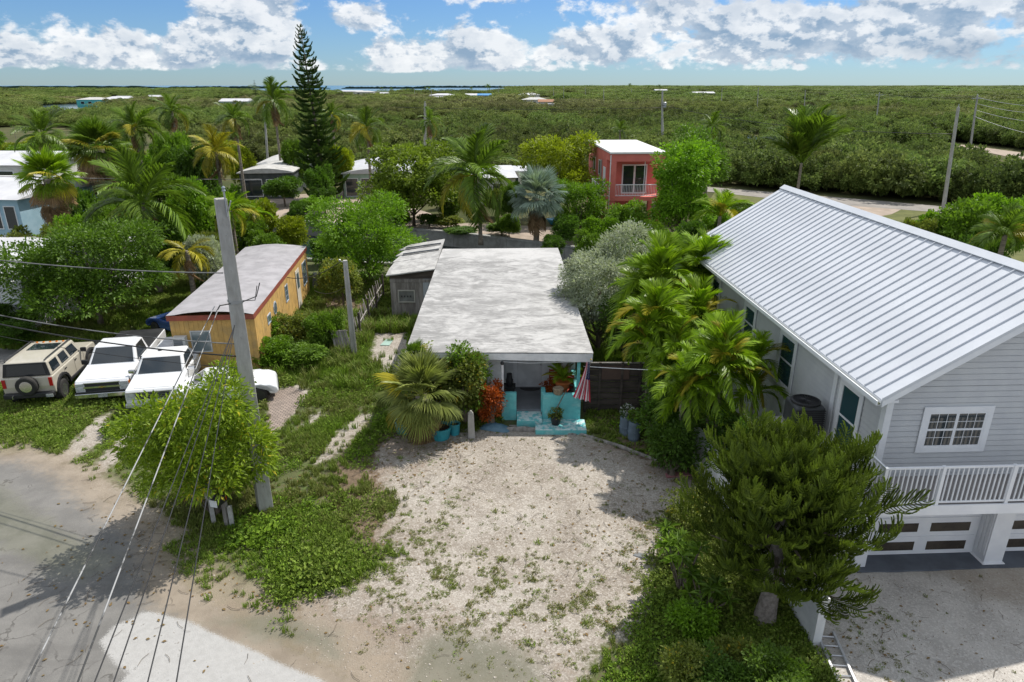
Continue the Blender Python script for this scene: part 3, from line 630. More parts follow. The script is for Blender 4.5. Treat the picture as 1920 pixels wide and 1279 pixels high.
# ------------------------------------------------------------------ mangrove plain
HOUSE_PADS = [(150, 186, 180, 189), (196, 236, 180, 187), (280, 294, 179, 183), (418, 478, 183, 195), (640, 735, 170, 176), (812, 848, 174, 186), (878, 918, 176, 186), (975, 1012, 175, 184), (985, 1048, 182, 197), (1293, 1347, 171, 178), (1385, 1440, 252, 268)]
def build_mangroves():
    m = mangrove_mat(); protos = []
    for s in range(5):
        r = random.Random(s)
        lobes = [((0, 0, .55), (.6, .5, .34))] + [((r.uniform(-.75, .75), r.uniform(-.75, .75), r.uniform(.30, .98)), (r.uniform(.22, .42),) * 2 + (r.uniform(.16, .34),)) for _ in range(8)]
        protos.append(crown_mesh('mangrove_crown', lobes, 190, 10, .12, .07, m, 40 + s, cl_r=.11, up=.45))
    lx = [-900, -300, 100, 400, 480, 560, 620, 1100, 1340, 1750, 2400]; ly = [262, 250, 235, 290, 300, 318, 335, 340, 347, 379, 424]
    allp = []; alls = []; allt = []; allv = []
    def bandof(y0, y1, step, s0, s1, hz, seed):
        r = np.random.default_rng(seed); n = int(.5 * (y1 * y1 - y0 * y0) * 1.9 / step / step)
        Y = np.sqrt(r.uniform(y0 * y0, y1 * y1, n)); X = r.uniform(-.95, .95, n) * Y
        dep = Y * CT + CH * ST; px = 960 + F * X / dep; py = 639.5 - F * (Y * ST - CH * CT) / dep
        ok = py < np.interp(px, lx, ly)
        # open water and road strips stay clear, also along the sight line over low crowns
        P = np.stack([px, py], 1)
        ht = s1 * hz * .9; dh = CH - ht; dept = Y * CT + dh * ST; pyt = 639.5 - F * (Y * ST - dh * CT) / dept; pxt = 960 + F * X / dept; PT = np.stack([pxt, pyt], 1); QS = [P + (PT - P) * u for u in (0, .3, .6, .9, 1.25)]
        for pp in PONDS_PX[:6] + [[(470, 150), (960, 150), (960, 168), (760, 170.5), (470, 171)]]:
            for Q in QS: ok &= ~inside(Q, pp)
        fr = [(1755, 262), (1830, 269), (1920, 281), (2100, 305), (2100, 336), (1920, 309), (1850, 296), (1765, 281)]
        for Q in QS: ok &= ~inside(Q, fr)
        for (hx0, hx1, hy0, hy1) in HOUSE_PADS:
            for Q in QS: ok &= ~((Q[:, 0] > hx0) & (Q[:, 0] < hx1) & (Q[:, 1] > hy0) & (Q[:, 1] < hy1))
        wx = np.stack([X, Y], 1); ok &= inside(wx, land) & ~((wob(wx, .055, 77) > .62) & (Y < 330) & (Y > 100))
        X, Y, px, py = X[ok], Y[ok], px[ok], py[ok]; n = len(X)
        w2 = np.stack([X, Y], 1)
        nz = wob(w2, .035, 11); nz2 = wob(w2, .22, 12)
        s = r.uniform(s0, s1, n) * (1 + .22 * nz2) * np.where(r.random(n) < .12, 1.45, 1)
        h = s * hz * (1 + .25 * nz) * r.uniform(.75, 1.2, n)
        tone = np.clip(.58 + .28 * nz + .14 * r.normal(size=n) + np.where(px > 1250, .06, 0) + np.where(py < 190, .15, 0), 0, 1)
        dead = np.exp(-(((px - 1000) / 300) ** 2 + ((py - 214) / 14) ** 4)); tone = tone * (1 - .75 * dead)
        tallt = (r.random(n) < .05) & (Y < 400); s = np.where(tallt, s * 1.15, s); h = np.where(tallt, h * 1.35, h); h = np.where(Y < 400, np.minimum(h, 3.6 + .9 * r.random(n)), h)
        far = np.clip(Y / 900, 0, 1)
        allv.append(np.clip((1.08 + .28 * wob(w2, .018, 14) + .16 * wob(w2, .09, 15) + r.normal(0, .20, n)) * np.where(tallt, .72, 1), .45, 1.45) * (1 - .1 * far))
        tone = np.clip(tone + .22 * wob(w2, .011, 16), 0, 1)
        allp.append(np.stack([X, Y, np.zeros(n)], 1)); alls.append(np.stack([s, s, h], 1)); allt.append(tone)
    bandof(60, 170, 1.55, 1.2, 2.5, 1.15, 1)
    bandof(170, 380, 2.9, 1.9, 3.2, .95, 2)
    bandof(380, 1000, 6.5, 5, 8, .40, 3)
    bandof(1000, 3200, 20, 16, 24, .15, 4)
    bandof(3200, 9000, 90, 60, 90, .06, 5)
    scatter('mangrove_thicket', np.concatenate(allp), np.concatenate(alls), np.concatenate(allt), protos, np.concatenate(allv))
build_mangroves()
# ------------------------------------------------------------------ vegetation prototypes
def frond_mesh(name, m, seed, n=44, lw=.020, droop=1.0, lift=.35, wl=.36, stem_m=None, hang=.5, segs=3):
    """pinnate frond along +X, length 1, arching"""
    r = np.random.default_rng(seed)
    def curve(t):
        return np.array([t * (1 - .16 * droop * t * t), 0, lift * t - droop * .62 * t ** 2.2])
    v = []; f = []; rn = []
    def strip(pts, side, ws, rv):
        b = len(v)
        for p, w in zip(pts, ws): v.append(p - side * w); v.append(p + side * w); rn.extend([rv, rv])
        for i in range(len(pts) - 1): f.append([b + 2 * i, b + 2 * i + 1, b + 2 * i + 3, b + 2 * i + 2])
    ts = np.linspace(0, 1, 9)
    # rachis as a thin ridge
    strip([curve(t) for t in ts], np.array([0, 1., 0]), [.016 * (1 - .85 * t) + .002 for t in ts], .95)
    strip([curve(t) + np.array([0, 0, -.004]) for t in ts], np.array([0, 0, 1.]), [.013 * (1 - .85 * t) + .002 for t in ts], .9)
    for i in range(n):
        t = .16 + .83 * (i + .5) / n
        p = curve(t); tan = curve(min(t + .01, 1.01)) - curve(t); tan /= np.linalg.norm(tan)
        if r.random() < .05: continue
        L = wl * (math.sin(math.pi * min(1, (t * 1.02) ** .75)) ** .6 * .9 + .12) * r.uniform(.78, 1.1)
        for sgn in (-1, 1):
            out = np.array([0, sgn, 0.]); ang = .95 - .5 * t + r.normal() * .07
            d0 = out * math.sin(ang) + tan * math.cos(ang) + np.array([0, 0, .22 + r.normal() * .08]); d0 /= np.linalg.norm(d0)
            pts = []; q = p.copy(); dd = d0.copy()
            for s in range(segs + 1):
                pts.append(q.copy()); q = q + dd * L / segs
                dd = dd + np.array([0, 0, -hang * (.55 + .25 * r.random())]); dd /= np.linalg.norm(dd)
            side = np.cross(d0, np.array([0, 0, 1.])); side /= np.linalg.norm(side) + 1e-6
            side = side * .8 + np.array([0, 0, .5]); side /= np.linalg.norm(side)
            ws = [lw * .55, lw * .5, lw * .36, .001][:segs + 1] if segs == 3 else [lw * .55, lw * .4, .001]
            strip(pts, side, ws, r.random())
    return raw_mesh(name, np.array(v), f, [m], None, False, rn)
def fan_mesh(name, m, seed, n=32, spread=2.55, split=.45, droop=.5, pet=.55):
    """palmate leaf: petiole along +X then a fan of folded segments; total length about 1 + pet"""
    r = np.random.default_rng(seed); v = []; f = []; rn = []
    b = 0
    for s in (np.array([0, 1., 0]), np.array([0, 0, 1.])):
        k = len(v)
        for t in (0, .5, 1): v.append(np.array([pet * t, 0, .08 * t * (1 - t)]) - s * .012); v.append(np.array([pet * t, 0, .08 * t * (1 - t)]) + s * .012); rn += [.9, .9]
        f += [[k, k + 1, k + 3, k + 2], [k + 2, k + 3, k + 5, k + 4]]
    c = np.array([pet, 0, 0])
    for i in range(n):
        a = -spread / 2 + spread * (i + .5) / n; a += r.normal() * .015
        L = (1 - .25 * abs(a) / (spread / 2) ** 1) * r.uniform(.9, 1.05)
        d = np.array([math.cos(a), math.sin(a), 0]); s = np.array([-math.sin(a), math.cos(a), 0]); wmid = spread / n * split * .50
        fold = .06
        p0 = c; p1 = c + d * L * split + np.array([0, 0, .02]); p2 = c + d * L * .78 - np.array([0, 0, droop * .10]); p3 = c + d * L * (1 - .12 * droop) - np.array([0, 0, droop * r.uniform(.15, .38)])
        k = len(v); rv = r.random(); up = np.array([0, 0, 1.])
        v += [p0, p1 - s * wmid, p1 + up * fold * .5, p1 + s * wmid, p2 - s * wmid * .62, p2 + up * .02, p2 + s * wmid * .62, p3]; rn += [rv] * 8
        f += [[k, k + 1, k + 2], [k, k + 2, k + 3], [k + 1, k + 4, k + 5, k + 2], [k + 2, k + 5, k + 6, k + 3], [k + 4, k + 7, k + 5], [k + 5, k + 7, k + 6]]
    return raw_mesh(name, np.array(v), f, [m], None, False, rn)
def ribs(name, m, seed, n=16, blen=.42, segs=4, w=.016, curl=.55, rach_drop=.25, tuft=1.0, star=2):
    """araucaria-like branch along +X, length 1: side branchlets as needle-clad ropes, curling upward"""
    r = np.random.default_rng(seed); v = []; f = []; rn = []
    def rope(pts, ws, rv):
        for q in range(star):
            b = len(v); d = pts[-1] - pts[0]; d = d / (np.linalg.norm(d) + 1e-9); a = np.cross(d, np.array([0.13, .21, .97])); a /= np.linalg.norm(a) + 1e-9; c = np.cross(d, a)
            an = math.pi * q / star + .4; s = a * math.cos(an) + c * math.sin(an)
            for p, w_ in zip(pts, ws): v.append(p - s * w_); v.append(p + s * w_); rn.extend([rv, rv])
            for i in range(len(pts) - 1): f.append([b + 2 * i, b + 2 * i + 1, b + 2 * i + 3, b + 2 * i + 2])
    def cur(t): return np.array([t, 0, -rach_drop * 4 * t * (1 - t) + .10 * t])
    rope([cur(t) for t in np.linspace(0, 1, 6)], [w * 1.1] * 5 + [w * .5], .2)
    for i in range(n):
        t = .12 + .86 * (i + .5) / n
        for sgn in (-1, 1):
            L = blen * (math.sin(math.pi * (t * .8 + .15)) * .75 + .25) * r.uniform(.8, 1.15)
            p = cur(t); d = np.array([.55 + .5 * t, sgn * 1.0, -.12 + r.normal() * .12]); d /= np.linalg.norm(d); pts = [p]
            for s in range(segs):
                p = p + d * L / segs; pts.append(p); d = d + np.array([.12, -.05 * sgn, curl * .5]); d /= np.linalg.norm(d)
            rope(pts, [w * 1.0] + [w * 1.15] * (segs - 1) + [w * .35], r.random())
    return raw_mesh(name, np.array(v), f, [m], None, False, rn)

FROND = {}
for key, m in (('g', PALM_G), ('b', PALM_B), ('y', PALM_Y)):
    FROND[key] = [frond_mesh('palm_frond', m, 3, droop=.55, lift=.30, hang=.42), frond_mesh('palm_frond', m, 4, droop=1.0, lift=.34, hang=.6), frond_mesh('palm_frond', m, 5, droop=1.35, lift=.35, hang=.8)]
FROND['d'] = [frond_mesh('palm_frond', PALM_D, 6, droop=1.4, lift=.2, hang=1.0)] * 3
ARECA = [frond_mesh('palm_frond', PALM_B, 8 + i, n=38, lw=.026, droop=.75 + .35 * i, lift=.45, wl=.36, hang=.30 + .15 * i) for i in range(3)]
ARECA_Y = [frond_mesh('palm_frond', PALM_Y, 18 + i, n=36, lw=.026, droop=.9 + .35 * i, lift=.4, wl=.34, hang=.4) for i in range(3)]
FAN = {k: [fan_mesh('fan_leaf', m, s, droop=dr, split=sp) for s, dr, sp in ((1, .3, .55), (2, .8, .5), (3, 1.4, .45))] for k, m in (('g', PALM_G), ('b', PALM_B), ('s', PALM_S), ('d', PALM_D), ('y', PALM_Y), ('f', leaf_mat('palm_grey_green', (.115, .15, .035), (.32, .355, .10), tr=.35, rough=.45)))}
PINEB = [ribs('pine_branch', NEEDLE, 30 + i, n=14, blen=.33, w=.021, curl=.7) for i in range(3)]

def trunk_mesh(name, pts, r0, r1, m, n=9, ringed=False, flare=1.35):
    pts = [Vector(p) for p in pts]; k = 14; out = []; rr = []
    for i in range(k + 1):
        t = i / k; s = t * (len(pts) - 1); j = min(int(s), len(pts) - 2); u = s - j
        p0 = pts[max(j - 1, 0)]; p1 = pts[j]; p2 = pts[j + 1]; p3 = pts[min(j + 2, len(pts) - 1)]
        p = .5 * ((2 * p1) + (-p0 + p2) * u + (2 * p0 - 5 * p1 + 4 * p2 - p3) * u * u + (-p0 + 3 * p1 - 3 * p2 + p3) * u ** 3)
        out.append(p); rr.append((r0 + (r1 - r0) * t) * (1 + (flare - 1) * max(0, 1 - t * 6)) * (1 + (.05 * (i % 2) if ringed else 0)))
    b = B(); b.tube(out, rr, n); return b, out[-1]

def place_frond(root, me, name, at, az, pitch, L, roll=0.0, sc=(1, 1, 1)):
    o = put(name, me, root, at)
    o.rotation_mode = 'XYZ'
    M = Matrix.Rotation(az, 3, 'Z') @ Matrix.Rotation(-pitch, 3, 'Y') @ Matrix.Rotation(roll, 3, 'X')
    o.rotation_euler = M.to_euler(); o.scale = (L * sc[0], L * sc[1], L * sc[2]); return o

def coconut(px, top, base_py, r_px, label, kind='g', n=20, lean=(0, 0), group=None, fr=(80, -45), cat='palm tree', Y=None, swept=None, yel=.16, dead=4, straight=False):
    """crown centre at pixel (px, top); trunk foot at pixel row base_py"""
    b = G(px, base_py)
    if Y is not None: b = Vector((At(px, base_py, Y).x, Y, 0))
    tip = At(px, top, b.y + lean[1]); h = max(1.0, tip.z)
    t = (b.y * CT + (CH - h) * ST); Rw = r_px / F * t
    dx = lean[0]
    root = thing('palm_tree', label, cat, (tip.x - dx, b.y, 0), 0, group)
    bb, e = trunk_mesh('t', [(0, 0, -.1), (dx * .15, lean[1] * .1, h * .33), (dx * .55, lean[1] * .5, h * .66), (dx, lean[1], h)], .17, .11, PALMBARK, ringed=True)
    bb.build('trunk', PALMBARK, root, smooth=True)
    rr = random.Random(int(px * 7 + top)); L0 = Rw * 1.13
    for i in range(n):
        f = (i + .5) / n; pitch = R(fr[0] + (fr[1] - fr[0]) * f ** .85 + rr.uniform(-8, 8)); az = i * 2.39996 + rr.uniform(-.25, .25)
        if swept is not None:
            a = Vector((math.cos(az), math.sin(az))) + Vector(swept); az = math.atan2(a.y, a.x)
        L = L0 * rr.uniform(.85, 1.1) * (.82 if f < .12 else 1)
        k = kind
        if rr.random() < yel and f > .4: k = 'y'
        me = FROND[k][0 if (f < .3 or straight) else (1 if f < .7 else 2)]
        place_frond(root, me, 'frond', (dx, lean[1], h - .05), az, pitch, L, rr.uniform(-.4, .4))
    for i in range(dead):
        place_frond(root, FROND['d'][0], 'dead_frond', (dx, lean[1], h - .25), rr.uniform(0, 6.28), R(-62 - 15 * rr.random()), L0 * .8)
    return root

def fan_palm(px, top, base_py, r_px, label, kind='g', n=34, skirt=18, Y=None, group=None, pitch=(85, -35), skirt_len=1.0, yel=.12, trunk_r=.22, cat='palm tree'):
    b = G(px, base_py) if Y is None else Vector((At(px, base_py, Y).x, Y, 0))
    tip = At(px, top, b.y); h = max(.5, tip.z); t = (b.y * CT + (CH - h) * ST); Rw = r_px / F * t
    root = thing('fan_palm', label, cat, (b.x if Y is None else At(px, top, Y).x, b.y, 0), 0, group)
    bb, e = trunk_mesh('t', [(0, 0, -.1), (.05, 0, h * .5), (0, 0, h)], trunk_r * 1.1, trunk_r, PALMBARK, flare=1.2)
    bb.build('trunk', PALMBARK, root, smooth=True)
    rr = random.Random(int(px * 3 + top)); L0 = Rw / 1.42
    for i in range(n):
        f = (i + .5) / n; pt = R(pitch[0] + (pitch[1] - pitch[0]) * f + rr.uniform(-9, 9)); az = i * 2.39996 + rr.uniform(-.3, .3)
        k = 'y' if (rr.random() < yel and f > .45) else kind
        place_frond(root, FAN[k][0 if f < .45 else (1 if f < .8 else 2)], 'fan_leaf', (0, 0, h), az, pt, L0 * rr.uniform(.85, 1.12), rr.uniform(-.35, .35))
    for i in range(skirt):
        f = i / max(1, skirt)
        place_frond(root, FAN['d'][2], 'dead_leaf', (0, 0, h - .15 - f * skirt_len), i * 2.39996, R((-22 if f < .3 and skirt > 20 else -55) - 22 * rr.random()), L0 * rr.uniform(.7, .95), rr.uniform(-.5, .5))
    return root

GENERIC = {}
def generic(kind, v):
    key = (kind, v)
    if key in GENERIC: return GENERIC[key]
    r = random.Random(v * 11 + 1)
    lobes = [((0, 0, .0), (.66, .66, .55))] + [((math.cos(a) * q, math.sin(a) * q, r.uniform(-.25, .42)), (r.uniform(.28, .46),) * 2 + (r.uniform(.24, .38),)) for a, q in ((i * .898 + r.uniform(-.3, .3), r.uniform(.35, .62)) for i in range(8))]
    m = {'deep': LEAF_DEEP, 'mid': LEAF_MID, 'bright': LEAF_BRIGHT, 'yel': LEAF_YEL, 'olive': LEAF_OLIVE, 'silver': LEAF_SILVER}[kind]
    GENERIC[key] = crown_mesh('crown', lobes, 380, 30, .095, .060, m, 100 + v, cl_r=.15, up=.3)
    return GENERIC[key]
TRUNKG = []
def generic_trunk():
    if TRUNKG: return TRUNKG[0]
    b = B(); r = random.Random(5)
    b.tube([(0, 0, -1.05), (.02, .01, -.6), (0, 0, -.25)], [.055, .04, .034], 7)
    for i in range(7):
        a = i * .9 + r.uniform(-.2, .2); q = r.uniform(.3, .55)
        b.tube([(0, 0, -.45 + .04 * i), (math.cos(a) * q * .5, math.sin(a) * q * .5, -.12), (math.cos(a) * q, math.sin(a) * q, r.uniform(.05, .4))], [.028, .018, .006], 5)
    o = raw_mesh('trunk', b.v, b.f, [BARK]); TRUNKG.append(o); return o
def tree(px, top, base_py, w_px, label, kind='mid', cat='tree', group=None, Y=None, v=None, zmin=None, name='broadleaf_tree', depthr=1.0):
    """crown from pixel row top down towards the ground, crown width w_px"""
    b = G(px, base_py) if Y is None else Vector((At(px, base_py, Y).x, Y, 0))
    tt = At(px, top, b.y); h = max(.6, tt.z); t = b.y * CT + (CH - h * .6) * ST; Rw = w_px / 2 / F * t / .98
    lo = h * .12 if zmin is None else zmin
    cz = (h + lo) / 2; hz = (h - lo) / 2 / .92
    root = thing(name, label, cat, (At(px, (top + base_py) / 2, b.y).x, b.y, 0), 0, group)
    rr = random.Random(int(px + top * 3))
    v = rr.randrange(4) if v is None else v
    c = put('crown', generic(kind, v), root, (0, 0, cz), (0, 0, rr.uniform(0, 6.28)), (Rw, Rw * depthr, hz))
    g = put('trunk', generic_trunk(), root, (0, 0, cz), (0, 0, rr.uniform(0, 6.28)), (Rw, Rw, max(hz, cz * .98)))
    return root
def hero_tree(px, top, base_py, w_px, label, m, n_cl, per, ll, lw, seed, cat='tree', Y=None, lobes_n=11, name='broadleaf_tree', lo=None, cl=.3, group=None, up=.3, depthr=1.0, jit=1.0, trunk_r=.14, skew=0.0):
    b = G(px, base_py) if Y is None else Vector((At(px, base_py, Y).x, Y, 0))
    h = At(px, top, b.y).z; t = b.y * CT + (CH - h * .6) * ST; Rw = w_px / 2 / F * t
    lo = h * .15 if lo is None else lo
    x = At(px, (top + base_py) / 2, b.y).x
    root = thing(name, label, cat, (x, b.y, 0), 0, group); r = random.Random(seed)
    cz = (h + lo) / 2; hz = (h - lo) / 2
    lobes = [((0, 0, cz), (Rw * .62, Rw * .62 * depthr, hz * .68))]
    for i in range(lobes_n):
        a = i * 2.39996; q = Rw * r.uniform(.42, .66); s = r.uniform(.26, .42)
        z = cz + hz * r.uniform(-.6, .62) * (1 if i % 3 else 1.0) + skew * math.cos(a) * q; s2 = s
        lobes.append(((math.cos(a) * q, math.sin(a) * q * depthr, z), (Rw * s, Rw * s * depthr, hz * s2 * 1.05)))
    me = crown_mesh('crown', lobes, n_cl, per, ll, lw, m, seed, cl_r=cl, up=up)
    put('crown', me, root)
    bb = B(); bb.tube([(0, 0, -.1), (.05, 0, lo + .1), (0, .05, cz)], [trunk_r * 1.2, trunk_r * .9, trunk_r * .6], 8)
    for i, l in enumerate(lobes[1:]):
        c = Vector(l[0]); bb.tube([(0, 0, lo + (cz - lo) * (i % 4) / 5), tuple(c * .5 + Vector((0, 0, lo * .45))), tuple(c)], [trunk_r * .55, trunk_r * .35, trunk_r * .1], 5)
    bb.build('trunk', BARK, root, smooth=True)
    return root

# ------------------------------------------------------------------ trees of the near yards
hero_tree(384, 706, 985, 262, 'bright green bushy tree in front of the tall concrete pole', leaf_mat('leaf_near_shrub', (.075, .130, .008), (.255, .350, .022), tr=.45, yellow=(.50, .42, .03), yamt=.10), 800, 28, .16, .060, 501, lo=.02, cl=.33, jit=1, Y=17.1, lobes_n=15, trunk_r=.07, skew=.42)
hero_tree(172, 408, 655, 350, 'large dark green round tree behind the parked vehicles at far left', leaf_mat('leaf_near_dark', (.055, .115, .012), (.175, .310, .026), tr=.42), 900, 44, .19, .095, 502, lo=1.2, cl=.50, Y=34.0, lobes_n=17, depthr=.75)
hero_tree(688, 358, 545, 215, 'lush bright green tree on the canal bank between the yellow home and the grey shed', LEAF_BRIGHT, 750, 38, .20, .085, 503, lo=.6, cl=.46, Y=43.0, lobes_n=12)
hero_tree(772, 246, 440, 205, 'tall green sea grape tree across the canal left of the coconut palm', leaf_mat('leaf_sea_grape', (.09, .150, .012), (.29, .38, .04), tr=.4), 800, 26, .26, .20, 504, lo=.9, cl=.5, Y=62.0, lobes_n=12)
hero_tree(1045, 254, 420, 150, 'yellow-topped green tree to the left of the red house', LEAF_YEL, 500, 28, .26, .15, 505, lo=1.2, cl=.5, Y=65.0)
hero_tree(1088, 330, 445, 105, 'light green feathery tree below the balcony of the red house', LEAF_BRIGHT, 450, 26, .22, .10, 506, lo=.3, cl=.42, Y=56.0)
hero_tree(1280, 258, 460, 128, 'bright green tree covering the right side of the red house', LEAF_BRIGHT, 600, 34, .24, .13, 507, lo=.4, cl=.45, Y=52.5, lobes_n=13)
hero_tree(1300, 226, 370, 125, 'dark green dense tree behind the red house on its right', leaf_mat('leaf_dark_tree', (.045, .10, .012), (.15, .27, .025), tr=.4), 1000, 12, .30, .16, 508, lo=.5, cl=.55, Y=74.0)
hero_tree(1124, 428, 660, 212, 'silver grey buttonwood tree beside the right edge of the flat white roof', LEAF_SILVER, 1300, 32, .15, .055, 509, lo=.3, cl=.34, Y=30.5, lobes_n=14)
hero_tree(1185, 500, 700, 110, 'dark green tree wedged between the silver buttonwood and the yellow-green palms', LEAF_DEEP, 500, 13, .18, .08, 510, lo=.3, cl=.35, Y=28.0)
# shrubs by the house front
hero_tree(868, 642, 812, 118, 'green and yellow flowering shrub against the white siding left of the porch', LEAF_OLIVE, 520, 14, .13, .085, 511, lo=.2, cl=.25, Y=23.0, cat='shrub', name='shrub')
hero_tree(880, 640, 800, 80, 'tall glossy shrub with orange blooms touching the front roof edge', LEAF_MID, 300, 13, .15, .06, 512, lo=.6, cl=.25, Y=23.05, cat='shrub', name='shrub')
hero_tree(920, 720, 800, 50, 'orange and rust coloured croton bush left of the porch steps', LEAF_RED, 260, 13, .12, .045, 513, lo=.05, cl=.16, Y=22.75, cat='shrub', name='croton_bush')
hero_tree(800, 655, 790, 100, 'sprawling shrub with red flowers behind the fan palm', LEAF_OLIVE, 300, 12, .13, .07, 514, lo=.2, cl=.25, Y=23.6, cat='shrub', name='shrub')
# brush round the yellow home
BR = [(478, 590, 690, 95, 30.2, 'bright', 'leafy green bush against the long wall of the yellow home'), (420, 640, 720, 90, 28.8, 'mid', 'green shrub between the white pickup and the tall concrete pole'),
      (545, 585, 690, 90, 31.0, 'olive', 'tall weedy bush before the far end of the yellow home'), (610, 575, 680, 80, 30.5, 'mid', 'scrubby bush left of the short leaning utility stub'),
      (500, 625, 700, 100, 28.4, 'bright', 'low light green shrub behind the white sports car'), (570, 640, 690, 110, 28.8, 'mid', 'spreading weeds at the edge of the lawn by the leaning pallet'), (352, 655, 700, 50, 30.0, 'mid', 'small bush squeezed beside the covered truck bed')]
for px, tp, bs, w, Y, kd, lb in BR: tree(px, tp, bs, w, lb, kd, 'bush', Y=Y, name='bush', zmin=0)
fan_palm(790, 742, 812, 90, 'fan palm with arching grey-green leaves standing before the flat roofed house', 'f', 38, 14, Y=22.0, skirt_len=.8, yel=.14, pitch=(90, -42))
fan_palm(778, 668, 790, 34, 'small fan palm behind the larger one, its top over the roof edge', 'g', 18, 2, Y=23.3, skirt_len=.3, yel=.05)
# palms between the fence and the grey house
def areca(px, top, base, r_px, Y, label, n=16, dark=False, stems=3, ymix=.1):
    h = At(px, top, Y).z; x = At(px, top, Y).x; t = Y * CT + (CH - h) * ST; L0 = r_px / F * t * 1.12; rr = random.Random(int(px))
    root = thing('areca_palm', label, 'palm tree', (x, Y, 0))
    for s in range(stems):
        a = s * 2.1 + rr.uniform(-.4, .4); q = .0 if s == 0 else rr.uniform(.25, .55); hh = h * (1 if s == 0 else rr.uniform(.72, .93)) - .3
        ex, ey = math.cos(a) * q, math.sin(a) * q
        bb, e = trunk_mesh('t', [(ex * .4, ey * .4, -.1), (ex * .7, ey * .7, hh * .5), (ex, ey, hh)], .06, .045, PALMBARK, ringed=True); bb.build('trunk', PALMBARK, root, smooth=True)
        m = n if s == 0 else n * 2 // 3
        for i in range(m):
            f = (i + .5) / m; az = i * 2.39996 + s; pt = R(82 - 88 * f + rr.uniform(-8, 8))
            src = ARECA_Y if rr.random() < ymix else ARECA
            place_frond(root, src[min(2, int(f * 3))], 'frond', (ex, ey, hh), az, pt, L0 * rr.uniform(.8, 1.1), rr.uniform(-.3, .3))
    return root
areca(1235, 520, 760, 95, 27.0, 'tall areca palm nearest the silver buttonwood', 18)
areca(1315, 505, 700, 90, 28.5, 'areca palm whose fronds touch the low corner of the metal roof', 18)
areca(1230, 590, 760, 85, 23.2, 'areca palm with drooping fronds in the middle of the palm row', 20, ymix=.2)
areca(1310, 590, 760, 90, 24.2, 'areca palm crowded against the grey house wall', 18)
areca(1360, 665, 800, 95, 19.8, 'bright areca palm in front of the tall side window', 20)
areca(1300, 700, 860, 80, 20.0, 'areca palm at the near end of the palm row above the white garden wall', 16, ymix=.15)
areca(1425, 660, 800, 70, 20.5, 'small areca palm leaning toward the air conditioner', 12)
areca(1270, 640, 800, 70, 22.0, 'dense green areca palm behind the blue barrels', 14)
hero_tree(1255, 700, 870, 120, 'dark leafy undergrowth below the palm row beside the wooden fence', LEAF_DEEP, 520, 14, .15, .07, 520, lo=.0, cl=.28, Y=21.2, cat='shrub', name='shrub')
hero_tree(1385, 770, 850, 120, 'dark green shrub at the foot of the grey house wall', LEAF_DEEP, 300, 12, .15, .07, 521, lo=.0, cl=.25, Y=18.6, cat='shrub', name='shrub')

hero_tree(1262, 775, 885, 90, 'dark shrub hiding the foot of the nearest palm beside the garden wall', LEAF_DEEP, 420, 14, .13, .06, 522, lo=.0, cl=.25, Y=19.4, cat='shrub', name='shrub')
# ------------------------------------------------------------------ pines
def tall_pine():
    b = G(612, 373); h = At(560, 46, b.y).z; tx = At(562, 46, b.y).x - b.x
    root = thing('norfolk_pine', 'very tall narrow norfolk pine rising above everything left of centre', 'pine tree', (b.x, b.y, 0))
    bb = B(); bb.tube([(0, 0, -.1), (tx * .3, 0, h * .35), (tx * .7, 0, h * .7), (tx, 0, h)], [.22, .16, .09, .02], 8); bb.build('trunk', BARK, root, smooth=True)
    rr = random.Random(4); z = .8; i = 0
    while z < h - .1:
        f = z / h; L = (2.65 * (1 - f) ** .62 + .28) * (1 if f > .12 else .8); k = 6 if f < .85 else 5
        for j in range(k):
            az = j * 2 * math.pi / k + i * .7 + rr.uniform(-.15, .15)
            place_frond(root, PINEB[rr.randrange(3)], 'branch', (tx * f, 0, z + rr.uniform(-.1, .1)), az, R(2 + 34 * f ** 3 + rr.uniform(-4, 4)), L * rr.uniform(.82, 1.1), 0, (1, 1 if f < .8 else .8, 1))
        z += (.54 if f < .6 else .42) * rr.uniform(.85, 1.1); i += 1
    return root
tall_pine()
